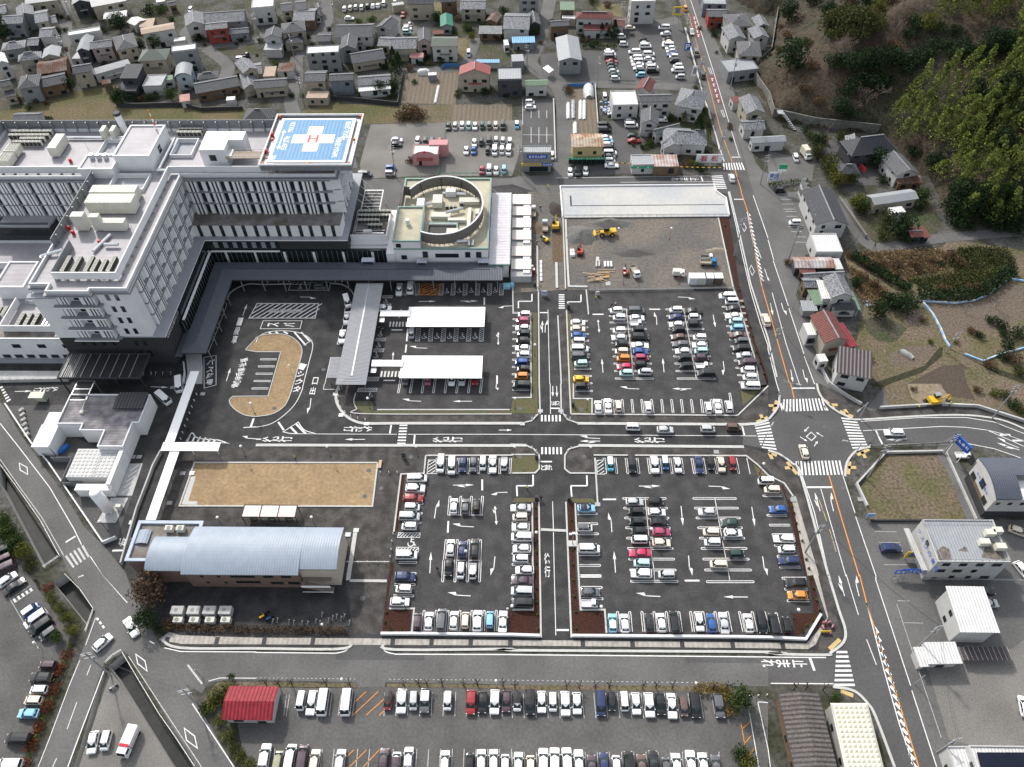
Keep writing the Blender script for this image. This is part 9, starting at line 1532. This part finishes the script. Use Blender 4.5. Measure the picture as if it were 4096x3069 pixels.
tunnel("white plastic crop tunnel, leftmost in the plot by the winding lane","A3 485,1030","A3 485,890",.75);tunnel("half black plastic crop tunnel, second from the left","A3 528,1030","A3 528,870",.8,mat("dark_film",(.30,.30,.31),.4,n=.5,sc=.8));tunnel("white plastic crop tunnel, third from the left","A3 588,1035","A3 592,870",.7);tunnel("white plastic crop tunnel, fourth from the left","A3 622,1035","A3 624,870",.7);tunnel("white plastic crop tunnel in the plot behind the rusty roofed shop","A3 545,1160","A3 545,1060",.8);tunnel("big round greenhouse of clear film behind the crop tunnels","A3 665,850","A3 657,750",1.9,None,"greenhouse");tunnel("long white crop tunnel among the vegetable beds","A2 1548,890","A2 1578,740",.6);tunnel("silver film greenhouse at the top of the vegetable beds","A2 1395,640","A2 1495,632",1.6,None,"greenhouse");tunnel("grey film tunnel on the bare field right of the fields","B4 1130,1370","B4 1250,1440",.9,mat("grey_film",(.26,.27,.24),.6))
wall("blue_tarpaulin_fence","blue sheet fence on the lane behind the greenhouse","A3 480,755 700,745",.12,1.4,mat("sheet_blue",(.06,.17,.38),.6));wall("blue_tarpaulin_fence","blue sheet fence in mid town by the vegetable beds","A2 1605,600 1640,580 1760,585",.12,1.5,mat("sheet_blue",(.06,.17,.38),.6))
m_bluews=mat("blue_white_sheet",(.22,.42,.68),.6,n=.2,sc=2,col2=(.55,.58,.60),sc2=.8)
for l,s in(("curving along the upper edge of the bare fields","B4 1330,950 1450,955 1620,965 1780,940 1900,890 2000,810 2090,755 2209,775"),("running down between the bare fields","B4 1335,960 1420,1060 1490,1190 1530,1290 1565,1340"),("along the lower edge of the right hand field","B4 1695,1405 1850,1465 1990,1410 2209,1350")):wall("sheet_fence","low blue and white sheet fence "+l,s,.35,.5,m_bluews)
pile("blue_tarpaulin","crumpled blue tarpaulin in the straw field","B4 865,960",[(0,0,.3,2.4,2.4,.03,.35)],m_bluews,"tarpaulin");pile("bamboo_poles","sheaf of long grey bamboo poles lying on the field","B4 1250,1070",[(-1.6+i*.28,0,1.25+.04*(i%3),8,.12,.05+.05*(i%4),.1)for i in range(12)],m_bare,"poles");pile("blue_bales","blue tarpaulin bundle in the energy centre's yard","C1 555,570",[(0,0,1.1,2.6,1.0,.03,.8)],c_("tarp_blue",.03,.16,.5),"tarpaulin");pile("scrap_pile","jumble of discarded machines along the energy centre's road wall","C1 215,330",[(-2+i*.9,3.4-i*1.5,.9,1.2,.8,.03,.8)for i in range(6)],mat("scrap_grey",(.3,.3,.29),.7,n=.4,sc=2),"scrap")
pile("blue_crates","heap of blue crates and bags beside the white cube building","A3 820,950",[(rr.uniform(-2,2),rr.uniform(-4,4),rr.uniform(0,3),1,.8,.03+rr.random()*.5,.7)for i in range(22)],mat("crate_mix",(.10,.18,.34),.6,n=.5,sc=1.2,col2=(.5,.5,.5),sc2=.6),"crates");pile("blue_equipment","pale blue wrapped equipment at the upper left lot's corner","B2 2165,825",[(0,0,0,2,1.6,.03,1.0),(1.5,.5,.3,1,1,.03,1.1)],c_("wrap_blue",.25,.5,.62),"equipment")
mb=MB();a,b=P('A3',890,1462,0),P('A3',1815,1505,0);n_=40
for i in range(n_):mb.tube(a.lerp(b,i/n_)+Vector((0,0,2.6-1.0*4*i/n_*(1-i/n_)*.5)),a.lerp(b,(i+1)/n_)+Vector((0,0,2.6-1.0*4*(i+1)/n_*(1-(i+1)/n_)*.5)),.12,n=5,mi=i%2)
tag(mb.build("cable_guard",[m_yel,m_trim]),"yellow and black cable guard strung along the north road","cable")
o=MB();p=P1("C1 350,160");t=thing("smoking_shelter","little shelter with slatted roof in the yard by the west road","shelter",p);B("roof",t,m_ac,[(p.x-2,p.x+1.6,p.y-.4,p.y+1.6,2.2,2.3)]);B("wall",t,mat("pale_green_panel",(.42,.46,.36),.7),[(p.x-.8,p.x+1.5,p.y+.2,p.y+1.4,.05,2.2)])
t=thing("carport","white flat carport roof on posts beside the winding lane","carport",P1("A3 310,640"));pts=PL('A3',(265,590,320,632,360,605,308,563),2.6);mb=MB();mb.hexa(pts,.12);mb.build("roof",m_wcan,t);mb=MB();[mb.tube(Vector((q.x,q.y,0)),q,.08,n=5)for q in pts];mb.build("post",m_metal,t)
for s,l in(("C3 212,1000","at the left of the south lane's mouth"),("C3 492,1005","at the right of the south lane's mouth"),("C3 212,645","in the bed left of the lower zebra"),("C3 525,190","in the bed right of the upper zebra"),("B3 487,1005","at the upper right lot's entrance"),("B3 197,815","at the fenced dirt pen"),("C2 1003,140","at the walkway roof's bed")):p=P1(s);b=MB();b.box(p.x-.35,p.x+.35,p.y-.3,p.y+.3,.04,1.5);b.box(p.x-.4,p.x+.4,p.y-.4,p.y+.35,1.5,1.6);tag(b.build("ticket_machine",m_char),"black ticket machine "+l,"ticket machine","parking ticket machines")
B_=thing("wooden_bench","plain wooden bench at the upper right corner of the big lawn","bench",P1("C2 1072,700"));p=B_.location;B("seat",B_,m_plank,[(p.x-.35,p.x+.35,p.y-1.1,p.y+1.1,.4,.48)]);B("leg",B_,m_char,[(p.x-.3,p.x+.3,y,y+.1,.03,.4)for y in(p.y-.9,p.y+.8)])
mb=MB()
for s in("C2 1338,633","C2 938,970","C2 975,748","C3 70,632","C3 598,220","C3 68,215","C3 622,630","D3 343,1252","C2 945,170","C2 160,210","D2 920,200","C4 485,375","C4 648,905","B2 583,1534","D4 1390,1275","C2 1080,902"):p=P1(s);mb.tube((p.x,p.y,.05),(p.x,p.y,.075),.55,n=14)
struct("manhole_cover",mb,mat("iron_cover",(.10,.10,.105),.7,n=.1))
mb=MB()
for s in("C1 1578,775","C1 1465,1030","C1 1140,1198","C1 1203,633","C1 1150,633","C1 1658,772","C1 1490,35","C1 1750,90","C2 795,1303","C2 865,1265","C2 735,272","C2 955,347","C3 90,347","C3 245,237","C3 422,237","C3 738,1043","C3 1762,590","C2 687,90","C4 215,1003","C4 795,1000"):p=P1(s);mb.box(p.x-.6,p.x+.6,p.y-.5,p.y+.5,.19,.2)
struct("catch_basin_lid",mb,m_metal)
wall("edge_strip","pale slotted kerb strip right of the blue roofed office","C2 862,1255 800,1657 D2 795,45",.9,.1,m_kerb);wall("edge_strip","pale slotted cross strip below the lower left lot's left side","D2 810,48 1130,52",.6,.1,m_kerb);wall("edge_strip","pale cross drain over the south lane","C3 248,1258 470,1268",.6,.08,m_kerb);wall("edge_strip","thin pale line from the office to the bollards","C2 780,1535 1150,1535",.2,.08,m_kerb);wall("path_edge","white curved rail at the top of the long white canopy","B1 1590,1480 1600,1570 1590,1657",.2,.9,m_pan2)
sheet("canopy_path",m_conc,4,"B1 1600,1400 1740,1400 1750,1520 1745,1657 C1 1690,0 1600,0 B1 1620,1560")
sheet("loading_bay",m_conc,4,"C1 1120,690 1232,685 1140,965 1010,965");[PW.strip([up(q)for q in pp(f"C1 {1050+i*20-i*2},{945-i*48} {1130+i*18},{890-i*48}")],.35)for i in range(5)]
sheet("paved_edge",m_kerb,5,"C1 1690,800 1650,800 1565,1040 1700,1045 1700,1015 1625,1012")
VT=thing("vine_trellis","low dark net covered frame with pale bars beside the ribbed hut","trellis",P1("D4 1880,720"));mb=MB();mb.hexa([q for q in PL('D4',(1690,735,2115,735,2065,620,1640,618),1.8)],.05);mb.build("net",mat("net_dark",(.07,.06,.06),.9),VT);mb=MB();[mb.tube(P('D4',1640+i*42,618,1.9),P('D4',1690+i*42,735,1.9),.05,n=4)for i in range(11)];mb.build("bar",m_pole,VT);mb=MB();[mb.tube(P('D4',x,y,0),P('D4',x,y,1.8),.05,n=4)for x,y in((1700,730),(1900,730),(2110,730),(2060,622))];mb.build("post",m_pole,VT)
sheet("roof_stain",mat("roof_grime",(.10,.085,.07),.95,n=.4,sc=2),0,[Vector((q.x,q.y,0))for q in PL('C4',(1480,1525,1600,1520,1570,1420,1520,1400,1460,1440),8.2)])if 0 else None
gm=MB()
for s in((1480,1528,1590,1520,1560,1420,1510,1400,1455,1440),(1840,1500,2060,1525,1990,1380,1900,1330),(1640,1440,1730,1450,1700,1400)):gm.poly([Vector((q.x,q.y,8.19))for q in PL('C4',s,8.2)])
gm.build("roof_grime",mat("roof_grime",(.13,.115,.10),.95,n=.45,sc=2),SBK)
for nm,mb,m_ in(("white_road_marking",PW,m_paint),("faded_road_marking",PWO,m_wornp),("orange_road_marking",POR,m_orange),("tactile_paving",PYE,m_yellow),("red_road_surface",PRD,m_redrd),("kerb",KB,m_kerb)):
 if mb.f:struct(nm,mb,m_)
